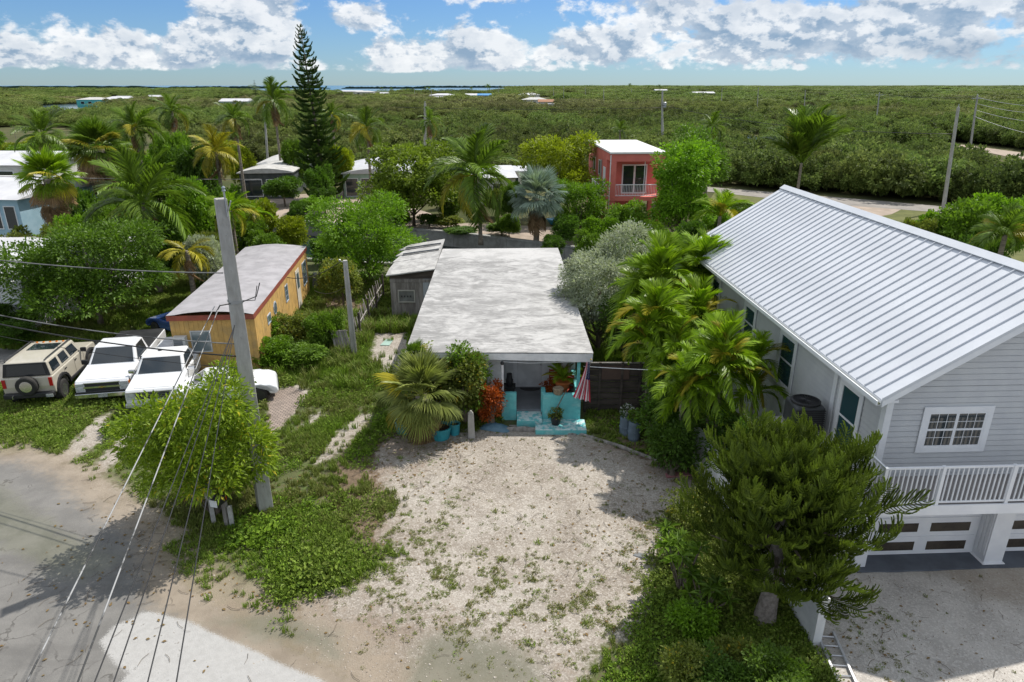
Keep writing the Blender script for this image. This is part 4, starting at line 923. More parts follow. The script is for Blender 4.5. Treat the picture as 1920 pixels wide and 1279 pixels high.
def needle_branch(name, m, seed, n=13, blen=.50):
    """branch along +X with rope-like branchlets, each clad in short needles"""
    r = np.random.default_rng(seed); v = []; f = []; rn = []
    def rope(pts, w, rv):
        pts = np.array(pts); d = pts[-1] - pts[0]; d /= np.linalg.norm(d) + 1e-9; a = np.cross(d, [.13, .21, .97]); a /= np.linalg.norm(a) + 1e-9; c = np.cross(d, a)
        for s_ in (a, c):
            b = len(v)
            for p in pts: v.append(p - s_ * w * .6); v.append(p + s_ * w * .6); rn.extend([rv * .5, rv * .5])
            for i in range(len(pts) - 1): f.append([b + 2 * i, b + 2 * i + 1, b + 2 * i + 3, b + 2 * i + 2])
        m_ = 26
        for k_ in range(m_):
            t = k_ / m_ * (len(pts) - 1.001); q = int(t); p = pts[q] + (pts[q + 1] - pts[q]) * (t - q); tg = pts[q + 1] - pts[q]; tg /= np.linalg.norm(tg) + 1e-9
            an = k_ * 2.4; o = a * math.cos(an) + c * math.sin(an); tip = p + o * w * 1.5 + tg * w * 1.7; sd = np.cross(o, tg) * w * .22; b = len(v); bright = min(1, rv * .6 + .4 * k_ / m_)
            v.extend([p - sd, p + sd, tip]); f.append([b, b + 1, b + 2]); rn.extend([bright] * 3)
    def cur(t): return np.array([t, 0, -.35 * t * (1 - t) + .10 * t])
    rope([cur(t) for t in np.linspace(0, 1.05, 6)], .020, .6)
    for i in range(n):
        t = .10 + .86 * (i + .5) / n
        for sgn in (-1, 1):
            L = blen * (math.sin(math.pi * (t * .75 + .18)) * .7 + .3) * r.uniform(.8, 1.15)
            p = cur(t); d = np.array([.45 + .5 * t, sgn * .95, -.30 + r.normal() * .18]); d /= np.linalg.norm(d); pts = [p]
            for s_ in range(5):
                p = p + d * L / 5; pts.append(p); d = d + np.array([.16, -.10 * sgn, .42 + .1 * r.normal()]); d /= np.linalg.norm(d)
            rope(pts, .024, r.random())
    return raw_mesh(name, np.array(v), f, [m], None, False, rn)
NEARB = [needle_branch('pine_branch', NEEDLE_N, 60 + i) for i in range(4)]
def near_pine():
    b = G(1432, 1165); root = thing('norfolk_pine', 'big bushy dark green pine with a topped crown in front of the white garden wall', 'pine tree', (b.x, b.y, 0))
    top = At(1495, 850, b.y + .5); L = Vector((top.x - b.x, .6, top.z))
    ax = [Vector((0, 0, -.1)), Vector((.10, .1, 1.0)), Vector((L.x * .6, .35, 2.8)), Vector((L.x * .9, .5, L.z * .8)), Vector((L.x, .6, L.z - .1))]
    bb, e = trunk_mesh('t', ax, .24, .06, BARK, n=10); bb.build('trunk', mat('pale_pine_bark', (.34, .30, .27), (.20, .17, .15), rough=.95, scale=9, bump=.9, bscale=22), root, smooth=True)
    rr = random.Random(9)
    def axis(t):
        s = t * 4; j = min(int(s), 3); return ax[j].lerp(ax[j + 1], s - j)
    limbs = B(); n = 50
    for i in range(n):
        f = (i + .5) / n; t = .28 + .60 * f; p = axis(t); az = i * 2.39996 + rr.uniform(-.3, .3)
        full = math.sin(math.pi * min(1, .20 + f * .74)) ** .55
        R0 = 1.62 * full * rr.uniform(.55, 1.15) * (1 + .10 * math.cos(az) * (f - .2))
        rise = math.tan(R(-16 + 42 * f ** 1.4)); d = Vector((math.cos(az), math.sin(az), 0))
        q = lambda u: p + d * (R0 * u) + Vector((0, 0, rise * R0 * u - .12 * math.sin(math.pi * u) + .18 * u * u))
        limbs.tube([q(0), q(.35), q(.7), q(1)], [.045, .035, .022, .01], 5)
        # sprays of needle ropes along the limb, pointing out and curling up
        for (u, sg, Ls) in ((.25, -1, .7), (.25, 1, .7), (.42, -1, .78), (.42, 1, .78), (.62, -1, .78), (.62, 1, .78), (.80, -.2, .72), (.86, -.8, .72), (.88, .8, .72), (1.0, .1, .78)):
            if rr.random() < .05: continue
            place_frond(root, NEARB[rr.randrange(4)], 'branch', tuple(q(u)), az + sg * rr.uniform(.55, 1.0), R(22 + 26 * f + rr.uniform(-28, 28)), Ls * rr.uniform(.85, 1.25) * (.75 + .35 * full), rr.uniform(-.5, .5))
    limbs.build('limbs', BARK, root)
    for i in range(9): place_frond(root, NEARB[i % 4], 'branch', tuple(axis(.97)), i * 2.4, R(40 + 25 * rr.random()), .8, 0)
    return root
near_pine()
# ------------------------------------------------------------------ building helpers
def window(parent, q, u0, u1, v0, v1, frame_m=TRIM, fw=.07, bars=(0, 0), sash=0, glass=GLASS, off=.03, name='window', casing=0.0, double=False):
    """window on quad q: casing and frame ring (window) > pane, bars"""
    a, b, c, d = [Vector(p) for p in q]; W = (b - a).length; Hh = (d - a).length
    fu, fv = fw / W, fw / Hh; bb = B()
    bb.panel(q, u0, u1, v0, v0 + fv, off, off + .02); bb.panel(q, u0, u1, v1 - fv, v1, off, off + .02)
    bb.panel(q, u0, u0 + fu, v0 + fv, v1 - fv, off, off + .02); bb.panel(q, u1 - fu, u1, v0 + fv, v1 - fv, off, off + .02)
    fr = bb.build(name, frame_m, parent)
    cells = [(u0 + fu, u1 - fu)]
    if double:
        mid = (u0 + u1) / 2; g = B(); g.panel(q, mid - fu * .7, mid + fu * .7, v0 + fv, v1 - fv, off - .003, off + .017); g.build('mullion', frame_m, fr)
        cells = [(u0 + fu, mid - fu * .7), (mid + fu * .7, u1 - fu)]
    for (p0, p1) in cells:
        g = B(); g.panel(q, p0, p1, v0 + fv, v1 - fv, .008, .02); g.build('pane', glass, fr)
        if bars != (0, 0) or sash:
            g = B(); tu, tv = .013 / W, .013 / Hh
            for i in range(1, bars[0] + 1):
                x = p0 + (p1 - p0) * i / (bars[0] + 1); g.panel(q, x - tu / 2, x + tu / 2, v0 + fv, v1 - fv, .018, .0)
            for i in range(1, bars[1] + 1):
                y = v0 + fv + (v1 - v0 - 2 * fv) * i / (bars[1] + 1); g.panel(q, p0, p1, y - tv / 2, y + tv / 2, .0165, .0)
            if g.v: g.build('glazing_bars', frame_m, fr)
        if sash:
            g = B(); ym = (v0 + v1) / 2; tv = .05 / Hh; g.panel(q, p0, p1, ym - tv / 2, ym + tv / 2, .024, .014); g.build('sash_rail', frame_m, fr)
    return fr
def boards(q, v0, v1, pitch, b=None, u0=0.0, u1=1.0, proud=.022, holes=()):
    """lapped horizontal siding over quad q as real wedge boards"""
    b = b or B(); A, Bq, Cq, D = [Vector(p) for p in q]; H_ = (D - A).length; nrm = (Bq - A).cross(D - A).normalized()
    n = max(1, int(round((v1 - v0) * H_ / pitch)))
    for i in range(n):
        a0 = v0 + (v1 - v0) * i / n; a1 = v0 + (v1 - v0) * (i + 1) / n - .016 / H_
        P = lambda u, v, o: tuple(A.lerp(Bq, u).lerp(D.lerp(Cq, u), v) + nrm * o)
        b.add([P(u0, a0, 0), P(u1, a0, 0), P(u1, a0, proud), P(u0, a0, proud), P(u1, a1, .010), P(u0, a1, .010)], [(0, 1, 2, 3), (3, 2, 4, 5), (0, 3, 5), (1, 4, 2)])
    return b
def vboards(parent, q, pitch, m, name='board', gap=.008, proud=.02, u0=0, u1=1, v0=0, v1=1, jitter=0.0, seed=1):
    A, Bq, Cq, D = [Vector(p) for p in q]; W = (Bq - A).length; n = max(1, int(round((u1 - u0) * W / pitch))); rr = random.Random(seed)
    for i in range(n):
        a = u0 + (u1 - u0) * i / n + gap / 2 / W; c = u0 + (u1 - u0) * (i + 1) / n - gap / 2 / W
        bb = B(); bb.panel(q, a, c, v0 + rr.uniform(0, jitter), v1 - rr.uniform(0, jitter), proud + rr.uniform(-.005, .005), .015); bb.build(name, m, parent)

# ------------------------------------------------------------------ the flat roofed house
def flat_house():
    root = thing('flat_roofed_house', 'low house with a long worn white flat roof and a turquoise front porch', 'house', (-.5, 24.0, 0))
    O = Vector((-.5, 24.0, 0)); L = lambda x, y, z=0: (x - O.x, y - O.y, z)
    ROOFM = bpy.data.materials.new('worn_white_roof_coating'); ROOFM.use_nodes = True; k = NT(ROOFM.node_tree); k.n.clear()
    P = k.new('ShaderNodeTexCoord').outputs['Object']
    mp = k.new('ShaderNodeMapping', {'Vector': P, 'Scale': (.7, 1.1, 1)}).outputs[0]; mp2 = k.new('ShaderNodeMapping', {'Vector': P, 'Scale': (1.6, 6.0, 1)}).outputs[0]
    n1 = k.noise(mp, 1.1, 8, .68, .8); n2 = k.noise(mp2, 1.7, 7, .7, .5); n3 = k.noise(P, 30, 3, .6); n4 = k.noise(P, .35, 4)
    Ys = k.new('ShaderNodeSeparateXYZ', {0: P}).outputs
    wear = k.math('ADD', k.math('MULTIPLY', n1, .6), k.math('MULTIPLY', n2, .4))
    wear = k.math('SUBTRACT', wear, k.math('ADD', k.ramp(Ys[1], 12.0, 14.2, 0, .14), k.ramp(Ys[0], 1.5, -3.2, 0, -.045)))
    c = k.mix(k.ramp(wear, .42, .61), (.50, .49, .48), (.25, .245, .24)); c = k.mix(k.math('MULTIPLY', k.ramp(n2, .58, .70), .6), c, (.15, .145, .14))
    c = k.mix(k.math('MULTIPLY', k.ramp(n3, .5, .7), .25), c, (.33, .325, .31))
    c = k.mix(k.math('MULTIPLY', k.ramp(k.noise(P, .55, 5, .7, .8), .46, .66), .45), c, (.27, .265, .26))
    c = k.mix(k.math('MULTIPLY', k.ramp(k.noise(P, 2.6, 6, .75, 1.2), .58, .68), .35), c, (.20, .195, .19))
    bp = k.new('ShaderNodeBump', {'Height': k.math('ADD', n2, k.math('MULTIPLY', n3, .3)), 'Strength': .5, 'Distance': .04})
    p = k.new('ShaderNodeBsdfPrincipled', {'Base Color': c, 'Roughness': .8, 'Specular IOR Level': .3, 'Normal': bp.outputs[0]}); k.new('ShaderNodeOutputMaterial', {0: p.outputs[0]})
    # roof: rippled membrane slab
    nx, ny = 36, 80; vs = []; FL = Vector((-3.95, 23.35)); FR = Vector((2.98, 23.25)); BL = Vector((-4.06, 39.3)); BR_ = Vector((2.70, 39.5))
    r = random.Random(2); U = np.linspace(0, 1, nx + 1); V = np.linspace(0, 1, ny + 1)
    PP = np.array([tuple(FL.lerp(FR, u).lerp(BL.lerp(BR_, u), v)) for v in V for u in U]); z = 2.80 + .24 * np.minimum(1, V.repeat(nx + 1) * 1.1) + wob(PP * np.array([.35, 2.2]), 1.0, 8) * .012 + wob(PP * np.array([.5, 1.0]), .8, 9) * .02
    # seams every 0.9 m across
    z += .012 * (np.abs(((PP[:, 1] - 23.3) % .92) - .46) > .42)
    vs = [L(x, y, q) for (x, y), q in zip(PP, z)]; fs = [(j * (nx + 1) + i, j * (nx + 1) + i + 1, (j + 1) * (nx + 1) + i + 1, (j + 1) * (nx + 1) + i) for j in range(ny) for i in range(nx)]
    b = B(); b.add(vs, fs); rf = b.build('roof', ROOFM, root, smooth=True, fix=False)
    # fascia boards
    b = B(); b.hexa([L(-3.93, 23.36, 2.60), L(2.96, 23.26, 2.45), L(2.96, 23.34, 2.45), L(-3.93, 23.44, 2.60)], [L(-3.93, 23.36, 2.775), L(2.96, 23.26, 2.775), L(2.96, 23.34, 2.775), L(-3.93, 23.44, 2.775)]); b.build('fascia', WHITE, root)
    for (p, q) in (((-3.95, 23.45), (-4.06, 39.3)), ((2.98, 23.35), (2.70, 39.5))):
        s = .07 if p[0] < 0 else -.07; b = B(); b.hexa([L(*p, 2.62), L(p[0] + s, p[1], 2.62), L(q[0] + s, q[1], 2.80), L(*q, 2.80)], [L(*p, 2.78), L(p[0] + s, p[1], 2.78), L(q[0] + s, q[1], 2.98), L(*q, 2.98)]); b.build('fascia', WHITE, root)
    # walls
    def wall(x0, x1, y0, y1, z0, z1, m=WHITE, nm='wall'): b = B(); b.box(x0 - O.x, x1 - O.x, y0 - O.y, y1 - O.y, z0, z1); return b.build(nm, m, root)
    wall(-3.55, -3.40, 23.95, 39.1, 0, 2.62); wall(2.42, 2.57, 25.75, 39.3, 0, 2.62); wall(-3.40, 2.42, 38.95, 39.1, 0, 2.62)
    wall(-3.40, -.42, 23.95, 24.10, 0, 2.60); wall(-.57, -.42, 24.10, 25.60, 0, 2.60); wall(-.57, 2.57, 25.60, 25.75, 0, 2.62)
    q = [L(-3.57, 23.94, 0), L(-.40, 23.94, 0), L(-.40, 23.94, 2.59), L(-3.57, 23.94, 2.59)]
    boards(q, 0, 1, .15).build('siding', WHITE, root)['kind'] = 'stuff'
    # porch
    b = B(); b.box(-.40 - O.x + .0, 2.55 - O.x, 23.47 - O.y, 25.59 - O.y, .0, .42); b.build('porch_floor', GREYPAINT, root)
    b = B(); b.box(-.39 - O.x, .17 - O.x, 23.28 - O.y, 23.46 - O.y, 0, 1.18); b.build('porch_wall', TURQ, root, bevel=.012)
    b = B(); b.box(1.14 - O.x, 2.56 - O.x, 23.02 - O.y, 23.24 - O.y, 0, 1.24); b.build('porch_wall', TURQ, root, bevel=.012)
    b = B(); b.box(2.40 - O.x, 2.57 - O.x, 23.245 - O.y, 25.58 - O.y, .425, 1.20); b.box(1.10 - O.x, 1.26 - O.x, 23.245 - O.y, 23.75 - O.y, .425, 1.24); b.build('porch_wall', TURQ, root, bevel=.012)
    b = B(); b.box(2.43 - O.x, 2.55 - O.x, 23.45 - O.y, 23.57 - O.y, 1.202, 2.46); b.build('porch_post', TURQ, root, bevel=.008)
    b = B(); b.box(-.39 - O.x, -.31 - O.x, 23.30 - O.y, 23.38 - O.y, 1.182, 2.46); b.build('porch_post', WHITE, root, bevel=.008)
    b = B(); b.box(.18 - O.x, 1.13 - O.x, 22.72 - O.y, 23.46 - O.y, 0, .36); b.build('porch_step', TURQW, root, bevel=.02)
    b = B(); b.box(.86 - O.x, 2.72 - O.x, 22.18 - O.y, 22.60 - O.y, 0, .24); b.box(1.13 - O.x, 2.72 - O.x, 22.602 - O.y, 23.018 - O.y, 0, .24); b.build('porch_step', TURQW, root, bevel=.02)
    b = B(); b.box(.861 - O.x, 2.719 - O.x, 22.172 - O.y, 22.178 - O.y, 0, .21); b.build('step_riser', TURQ, root)
    b = B(); b.box(.181 - O.x, .85 - O.x, 22.710 - O.y, 22.717 - O.y, 0, .32); b.build('step_riser', TURQ, root)
    # back wall of the porch: door, frame, vent, mat
    q = [L(-.82, 25.597, .42), L(2.42, 25.597, .42), L(2.42, 25.597, 2.6), L(-.82, 25.597, 2.6)]
    b = B(); b.panel(q, .315, .63, 0, .955, .03, .04); dr = b.build('door', mat('door_paint', (.70, .71, .73), rough=.5), root)
    for i in range(9):
        bb = B(); u = .322 + .034 * i; bb.panel(q, u, u + .028, .03, .93, .038, .01); bb.build('board', MAT['door_paint'], dr)
    b = B(); b.panel(q, .27, .312, 0, .99, .045, .045); b.panel(q, .633, .675, 0, .99, .045, .045); b.panel(q, .313, .632, .957, .99, .045, .045); b.build('door_frame', TRIM, root)
    b = B(); b.panel(q, .605, .62, .44, .47, .07, .04); b.build('door_handle', GALV, dr)
    b = B(); b.panel(q, .74, .92, .80, .86, .03, .02); b.build('wall_vent', BLACK, root)
    b = B(); vsn = [(math.cos(a) * .42, -math.sin(a) * .30) for a in np.linspace(0, math.pi, 13)]; b.prism([(x + .74 - O.x, y + 25.45 - O.y) for x, y in vsn], 'z', .421, .435); mt = b.build('door_mat', BLACK)
    mt.location = O; props(mt, 'half round black door mat at the foot of the white porch door', 'door mat')
    b = B(); b.tube([L(-.35, 23.38, 2.42), L(.6, 23.4, 2.36), L(2.5, 23.38, 2.42)], .012, 5); b.build('conduit', TRIM, root)
    b = B(); b.lathe([(.0, 0), (.06, .0), (.075, .05), (.05, .11), (0, .12)], (L(-.36, 23.22, 2.38)), 10); b.build('flood_lamp', BLACK, root)
    # front window beside the shrubs
    q = [L(-3.57, 23.915, 0), L(-.80, 23.915, 0), L(-.80, 23.915, 2.59), L(-3.57, 23.915, 2.59)]
    window(root, q, .25, .62, .35, .80, bars=(1, 2))
    return root
flat_house()

def shed():
    O = Vector((-5.5, 35.4, 0)); root = thing('grey_shed', 'weathered grey board shed joined to the left back corner of the flat roofed house', 'shed', O)
    L = lambda x, y, z=0: (x - O.x, y - O.y, z)
    b = B(); b.box(-6.55 - O.x, -4.08 - O.x, 35.5 - O.y, 40.9 - O.y, 0, 2.28); b.build('wall', OLDWOOD, root)
    q = [L(-6.56, 35.49, 0), L(-4.07, 35.49, 0), L(-4.07, 35.49, 2.28), L(-6.56, 35.49, 2.28)]
    vboards(root, q, .15, OLDWOOD, u0=0, u1=.70, seed=3)
    vboards(root, q, .10, mat('blue_grey_boards', (.40, .43, .46), (.28, .30, .32), rough=.85, scale=5, stretch=(1, 1, .15), bump=.4, rv=.1), u0=.71, u1=1.0, proud=.035, seed=4)
    g = B(); g.panel(q, .0, 1, .915, .99, .06, .03); g.build('lintel', OLDWOOD, root)
    q = [L(-6.62, 35.30, 2.30), L(-4.02, 35.36, 2.62), L(-4.02, 35.42, 2.62), L(-6.62, 35.36, 2.30)]
    b = B(); b.add([L(-6.55, 35.47, 2.281), L(-4.08, 35.47, 2.281), L(-4.08, 35.47, 2.78), L(-6.55, 35.47, 2.46), L(-6.55, 35.53, 2.281), L(-4.08, 35.53, 2.281), L(-4.08, 35.53, 2.78), L(-6.55, 35.53, 2.46)], [(0, 1, 2, 3), (7, 6, 5, 4), (0, 4, 5, 1), (1, 5, 6, 2), (2, 6, 7, 3), (3, 7, 4, 0)]); b.build('gable_boarding', DARKWOOD, root)
    q = [L(-6.56, 35.468, 0), L(-4.07, 35.468, 0), L(-4.07, 35.468, 2.28), L(-6.56, 35.468, 2.28)]
    w = window(root, q, .16, .53, .42, .73, mat('drab_frame', (.42, .41, .36), rough=.8), .06, glass=mat('dusty_screen', (.20, .21, .20), (.14, .14, .13), rough=.8), off=.05)
    for i in range(4):
        g = B(); g.panel(q, .225 + .065 * i, .25 + .065 * i, .55, .59, .03, .01); g.build('hole', BLACK, w)
    # roof in sheets rising to the back right
    rm = mat('pale_roof_felt', (.50, .49, .47), (.34, .33, .32), rough=.85, scale=2.5, dirt=(.20, .19, .18), dirt_amt=.6)
    for i in range(5):
        y0, y1 = 35.22 + i * 1.16, 35.22 + (i + 1) * 1.16 - .015; z0 = lambda y: (y - 35.2) * .065
        b = B(); b.hexa([L(-6.72, y0, 2.47 + z0(y0)), L(-4.08, y0, 2.83 + z0(y0)), L(-4.08, y1, 2.83 + z0(y1)), L(-6.72 + .12 * i, y1, 2.47 + z0(y1))], [L(-6.72, y0, 2.53 + z0(y0)), L(-4.08, y0, 2.89 + z0(y0)), L(-4.08, y1, 2.89 + z0(y1)), L(-6.72 + .12 * i, y1, 2.53 + z0(y1))]); b.build('roof_sheet', rm, root)
    for yy in (38.6, 39.8):
        b = B(); zz = 2.93 + (yy - 35.2) * .065; b.hexa([L(-6.3, yy, zz - .30), L(-4.2, yy, zz - .012), L(-4.2, yy + .12, zz - .005), L(-6.3, yy + .12, zz - .29)], [L(-6.3, yy, zz - .25), L(-4.2, yy, zz + .045), L(-4.2, yy + .12, zz + .05), L(-6.3, yy + .12, zz - .24)]); b.build('roof_batten', mat('dark_batten', (.07, .08, .09)), root)
shed()

# ------------------------------------------------------------------ the grey two storey house with the metal roof
BH_O = Vector((9.02, 14.80, 0)); BH_R = math.atan2(8.58 - 7.87, 30.54 - 14.33)
def big_house():
    root = thing('grey_house', 'two storey grey house with a white standing seam metal roof, balcony and garage', 'house', BH_O, BH_R)
    Wd, Ln = 7.45, 15.3
    eave, ridge = 5.30, 7.64; ov = .46; half = Wd / 2; slope = (ridge - eave) / half
    b = B(); b.box(0, Wd, 0, Ln, 2.70, eave - .02); b.build('upper_wall', SIDING, root)
    b = B(); b.box(0, .25, .35, Ln, 0, 2.618); b.box(Wd - .25, Wd, .35, Ln, 0, 2.618); b.box(.25, Wd - .25, Ln - .25, Ln, 0, 2.618); b.box(.25, Wd - .25, .95, 1.10, 0, 2.618); b.build('ground_wall', WHITE, root)
    # lapped siding, real boards
    qs = [(0, 0, 2.62), (Wd, 0, 2.62), (Wd, 0, eave), (0, 0, eave)]; q0 = [(x, y - .003, z) for x, y, z in qs]
    boards(q0, 0, 1, .152).build('siding', SIDING, root)['kind'] = 'stuff'
    gb = B(); n = int((ridge - eave) / .152)
    for i in range(n):
        z0 = eave + i * .152; z1 = z0 + .136; xa = (z0 - eave) / slope; xb = (z1 - eave) / slope
        gb.add([(xa, -.003, z0), (Wd - xa, -.003, z0), (Wd - xa, -.025, z0), (xa, -.025, z0), (Wd - xb, -.013, z1), (xb, -.013, z1)], [(0, 1, 2, 3), (3, 2, 4, 5), (0, 3, 5), (1, 4, 2)])
    gb.build('gable_siding', SIDING, root)['kind'] = 'stuff'
    b = B(); b.add([(0, 0, eave), (Wd, 0, eave), (half, 0, ridge), (0, .12, eave), (Wd, .12, eave), (half, .12, ridge)], [(0, 1, 2), (5, 4, 3), (0, 3, 4, 1), (1, 4, 5, 2), (2, 5, 3, 0)]); b.build('gable_wall', SIDING, root)
    qL = [(-.003, Ln, 0), (-.003, 0, 0), (-.003, 0, eave), (-.003, Ln, eave)]
    boards([(-.003, Ln, 2.62), (-.003, 0, 2.62), (-.003, 0, eave), (-.003, Ln, eave)], 0, 1, .152).build('siding', SIDING, root)['kind'] = 'stuff'
    # corner boards
    b = B(); b.box(-.045, .12, -.045, -.0265, 2.60, eave - .03); b.box(-.045, -.0265, -.0262, .14, 2.60, eave - .03); b.build('corner_board', TRIM, root)
    # roof panels, each with its raised seam
    y0, y1 = -ov, Ln + ov; npan = 41; pw = (y1 - y0) / npan
    dx = half + ov; L = math.hypot(dx, slope * dx)
    pb = B()
    z_e = eave - slope * ov + .16; zt = ridge + .16
    def S(x, y, up=0): return (x, y, z_e + (x + ov) * slope + up)
    pb.add([S(-ov, 0), S(half, 0), S(half, pw - .004), S(-ov, pw - .004), S(-ov, 0, -.03), S(half, 0, -.03), S(half, pw - .004, -.03), S(-ov, pw - .004, -.03)], [(0, 1, 2, 3), (7, 6, 5, 4), (0, 4, 5, 1), (1, 5, 6, 2), (2, 6, 7, 3), (3, 7, 4, 0)])
    pb.add([S(-ov, 0, .001), S(half, 0, .001), S(half, .022, .001), S(-ov, .022, .001), S(-ov, 0, .052), S(half, 0, .052), S(half, .022, .052), S(-ov, .022, .052)], [(4, 5, 6, 7), (0, 1, 5, 4), (1, 2, 6, 5), (2, 3, 7, 6), (3, 0, 4, 7)], 1)
    RIB = mat('roof_seam', (.30, .36, .46), (.26, .32, .42), rough=.45)
    me = None
    for i in range(npan):
        if me is None:
            o = pb.build('roof_panel', [METALROOF, METALROOF], root, (0, y0, 0)); me = o.data
        else: o = put('roof_panel', me, root, (0, y0 + pw * i, 0))
    b = B(); X = lambda x, y, up=0: (Wd - x, y, z_e + (x + ov) * slope + up)
    b.add([X(-ov, y0), X(half, y0), X(half, y1), X(-ov, y1), X(-ov, y0, -.03), X(half, y0, -.03), X(half, y1, -.03), X(-ov, y1, -.03)], [(0, 1, 2, 3), (7, 6, 5, 4), (0, 4, 5, 1), (1, 5, 6, 2), (2, 6, 7, 3), (3, 7, 4, 0)]); b.build('roof_slope', METALROOF, root)
    b = B(); b.hexa([(half - .20, y0 - .01, zt - .20 * slope + .056), (half, y0 - .01, zt + .05), (half, y1 + .01, zt + .05), (half - .20, y1 + .01, zt - .20 * slope + .056)], [(half - .20, y0 - .01, zt - .20 * slope + .072), (half, y0 - .01, zt + .09), (half, y1 + .01, zt + .09), (half - .20, y1 + .01, zt - .20 * slope + .072)])
    b.hexa([(half + .001, y0 - .01, zt + .05), (half + .20, y0 - .01, zt - .20 * slope + .056), (half + .20, y1 + .01, zt - .20 * slope + .056), (half + .001, y1 + .01, zt + .05)], [(half + .001, y0 - .01, zt + .09), (half + .20, y0 - .01, zt - .20 * slope + .072), (half + .20, y1 + .01, zt - .20 * slope + .072), (half + .001, y1 + .01, zt + .09)])
    b.build('ridge_cap', METALROOF, root)
    # soffit and fascia, rake boards, gutter
    b = B(); b.box(-ov + .06, -.03, y0 + .05, y1 - .05, z_e - .10, z_e - .04); b.box(Wd + .03, Wd + ov - .06, y0 + .05, y1 - .05, z_e - .10, z_e - .04); b.build('soffit', TRIM, root)
    for sx in (0, 1):
        b = B(); f = (lambda x: x) if not sx else (lambda x: Wd - x)
        b.hexa([(f(-ov + .01), y0 + .005, z_e - .19), (f(half), y0 + .005, zt - .20), (f(half), y0 + .045, zt - .20), (f(-ov + .01), y0 + .045, z_e - .19)], [(f(-ov + .01), y0 + .005, z_e - .034), (f(half), y0 + .005, zt - .034), (f(half), y0 + .045, zt - .034), (f(-ov + .01), y0 + .045, z_e - .034)]); b.build('rake_board', TRIM, root)
        b = B(); b.hexa([(f(-ov + .05), y0 + .048, z_e - .11), (f(half), y0 + .048, zt - .12), (f(half), -.03, zt - .12), (f(-ov + .05), -.03, z_e - .11)], [(f(-ov + .05), y0 + .048, z_e - .09), (f(half), y0 + .048, zt - .10), (f(half), -.03, zt - .10), (f(-ov + .05), -.03, z_e - .09)]); b.build('rake_soffit', TRIM, root)
    b = B(); xg = -ov - .115
    b.hexa([(xg + .03, y0 + .02, z_e - .14), (xg + .10, y0 + .02, z_e - .14), (xg + .10, y1 - .02, z_e - .14), (xg + .03, y1 - .02, z_e - .14)], [(xg + .03, y0 + .02, z_e - .13), (xg + .10, y0 + .02, z_e - .13), (xg + .10, y1 - .02, z_e - .13), (xg + .03, y1 - .02, z_e - .13)])
    b.box(xg, xg + .028, y0 + .02, y1 - .02, z_e - .14, z_e - .03); b.box(xg + .102, xg + .112, y0 + .02, y1 - .02, z_e - .14, z_e - .02)
    b.build('gutter', TRIM, root)
    b = B(); b.box(xg + .031, xg + .099, y0 + .03, y1 - .03, z_e - .128, z_e - .095); b.build('gutter_sediment', mat('gutter_moss', (.10, .14, .05), (.16, .17, .10), rough=1, scale=3), root)
    # windows
    q = [(0, -.028, 0), (Wd, -.028, 0), (Wd, -.028, ridge), (0, -.028, ridge)]
    def fr(x, z): return x / Wd, z / ridge
    x0, x1, z0, z1 = 1.04, 2.50, 3.66, 4.62
    b = B(); cw = .14; 
    for (a0, a1, c0, c1) in ((x0 - cw, x1 + cw, z1, z1 + cw), (x0 - cw, x1 + cw, z0 - cw, z0), (x0 - cw, x0, z0, z1), (x1, x1 + cw, z0, z1)): b.panel(q, a0 / Wd, a1 / Wd, c0 / ridge, c1 / ridge, .03, .02)
    b.build('window_casing', TRIM, root)
    window(root, q, x0 / Wd, x1 / Wd, z0 / ridge, z1 / ridge, TRIM, .05, (2, 3), 1, GLASS, .024, double=True)
    GLB = glass_mat('bluish_glass', (.03, .075, .085), .05)
    q = [(-.028, Ln, 0), (-.028, 0, 0), (-.028, 0, ridge), (-.028, Ln, ridge)]
    for i, (ya, yb, za, zb) in enumerate(((1.05, 1.95, 2.75, 4.55), (4.9, 5.9, 2.95, 4.55), (8.2, 9.1, 3.3, 4.5), (12, 12.9, 3.3, 4.5))):
        ua, ub = (Ln - yb) / Ln, (Ln - ya) / Ln; b = B(); c = .13 / Ln; cz = .13 / ridge
        for (a0, a1, c0, c1) in ((ua - c, ub + c, zb / ridge, zb / ridge + cz), (ua - c, ub + c, za / ridge - cz, za / ridge), (ua - c, ua, za / ridge, zb / ridge), (ub, ub + c, za / ridge, zb / ridge)): b.panel(q, a0, a1, c0, c1, .035, .02)
        b.build('window_casing', TRIM, root)
        window(root, q, ua, ub, za / ridge, zb / ridge, TRIM, .05, (0, 0), 1, GLB, .028)
    b = B(); b.box(-.06, -.0265, 2.25, 2.43, 2.60, 4.78); b.build('trim_board', TRIM, root)
    # balcony
    zd = 2.80
    b = B(); b.box(-.62, Wd, -1.30, -.03, zd - .06, zd + .04); b.build('balcony_deck', mat('balcony_floor', (.27, .25, .24), (.22, .205, .20), rough=.8), root)
    b = B(); b.box(-.64, Wd, -1.34, -1.303, zd - .20, zd + .06); b.build('balcony_fascia', TRIM, root)
    b = B(); b.box(-.64, -.625, -1.30, -.03, zd - .20, zd + .06); b.build('balcony_fascia', TRIM, root)
    b = B(); b.box(-.60, Wd - .02, -1.29, -.04, zd - .10, zd - .064); b.build('balcony_ceiling', TRIM, root)
    rz0, rz1 = zd + .14, zd + 1.02
    b = B(); b.box(-.60, Wd, -1.30, -1.25, rz1, rz1 + .05); b.box(-.60, Wd, -1.295, -1.255, rz0 - .04, rz0); b.box(-.60, -.55, -1.249, -.03, rz1, rz1 + .05); b.box(-.595, -.555, -1.249, -.03, rz0 - .04, rz0); b.build('handrail', TRIM, root, bevel=.006)
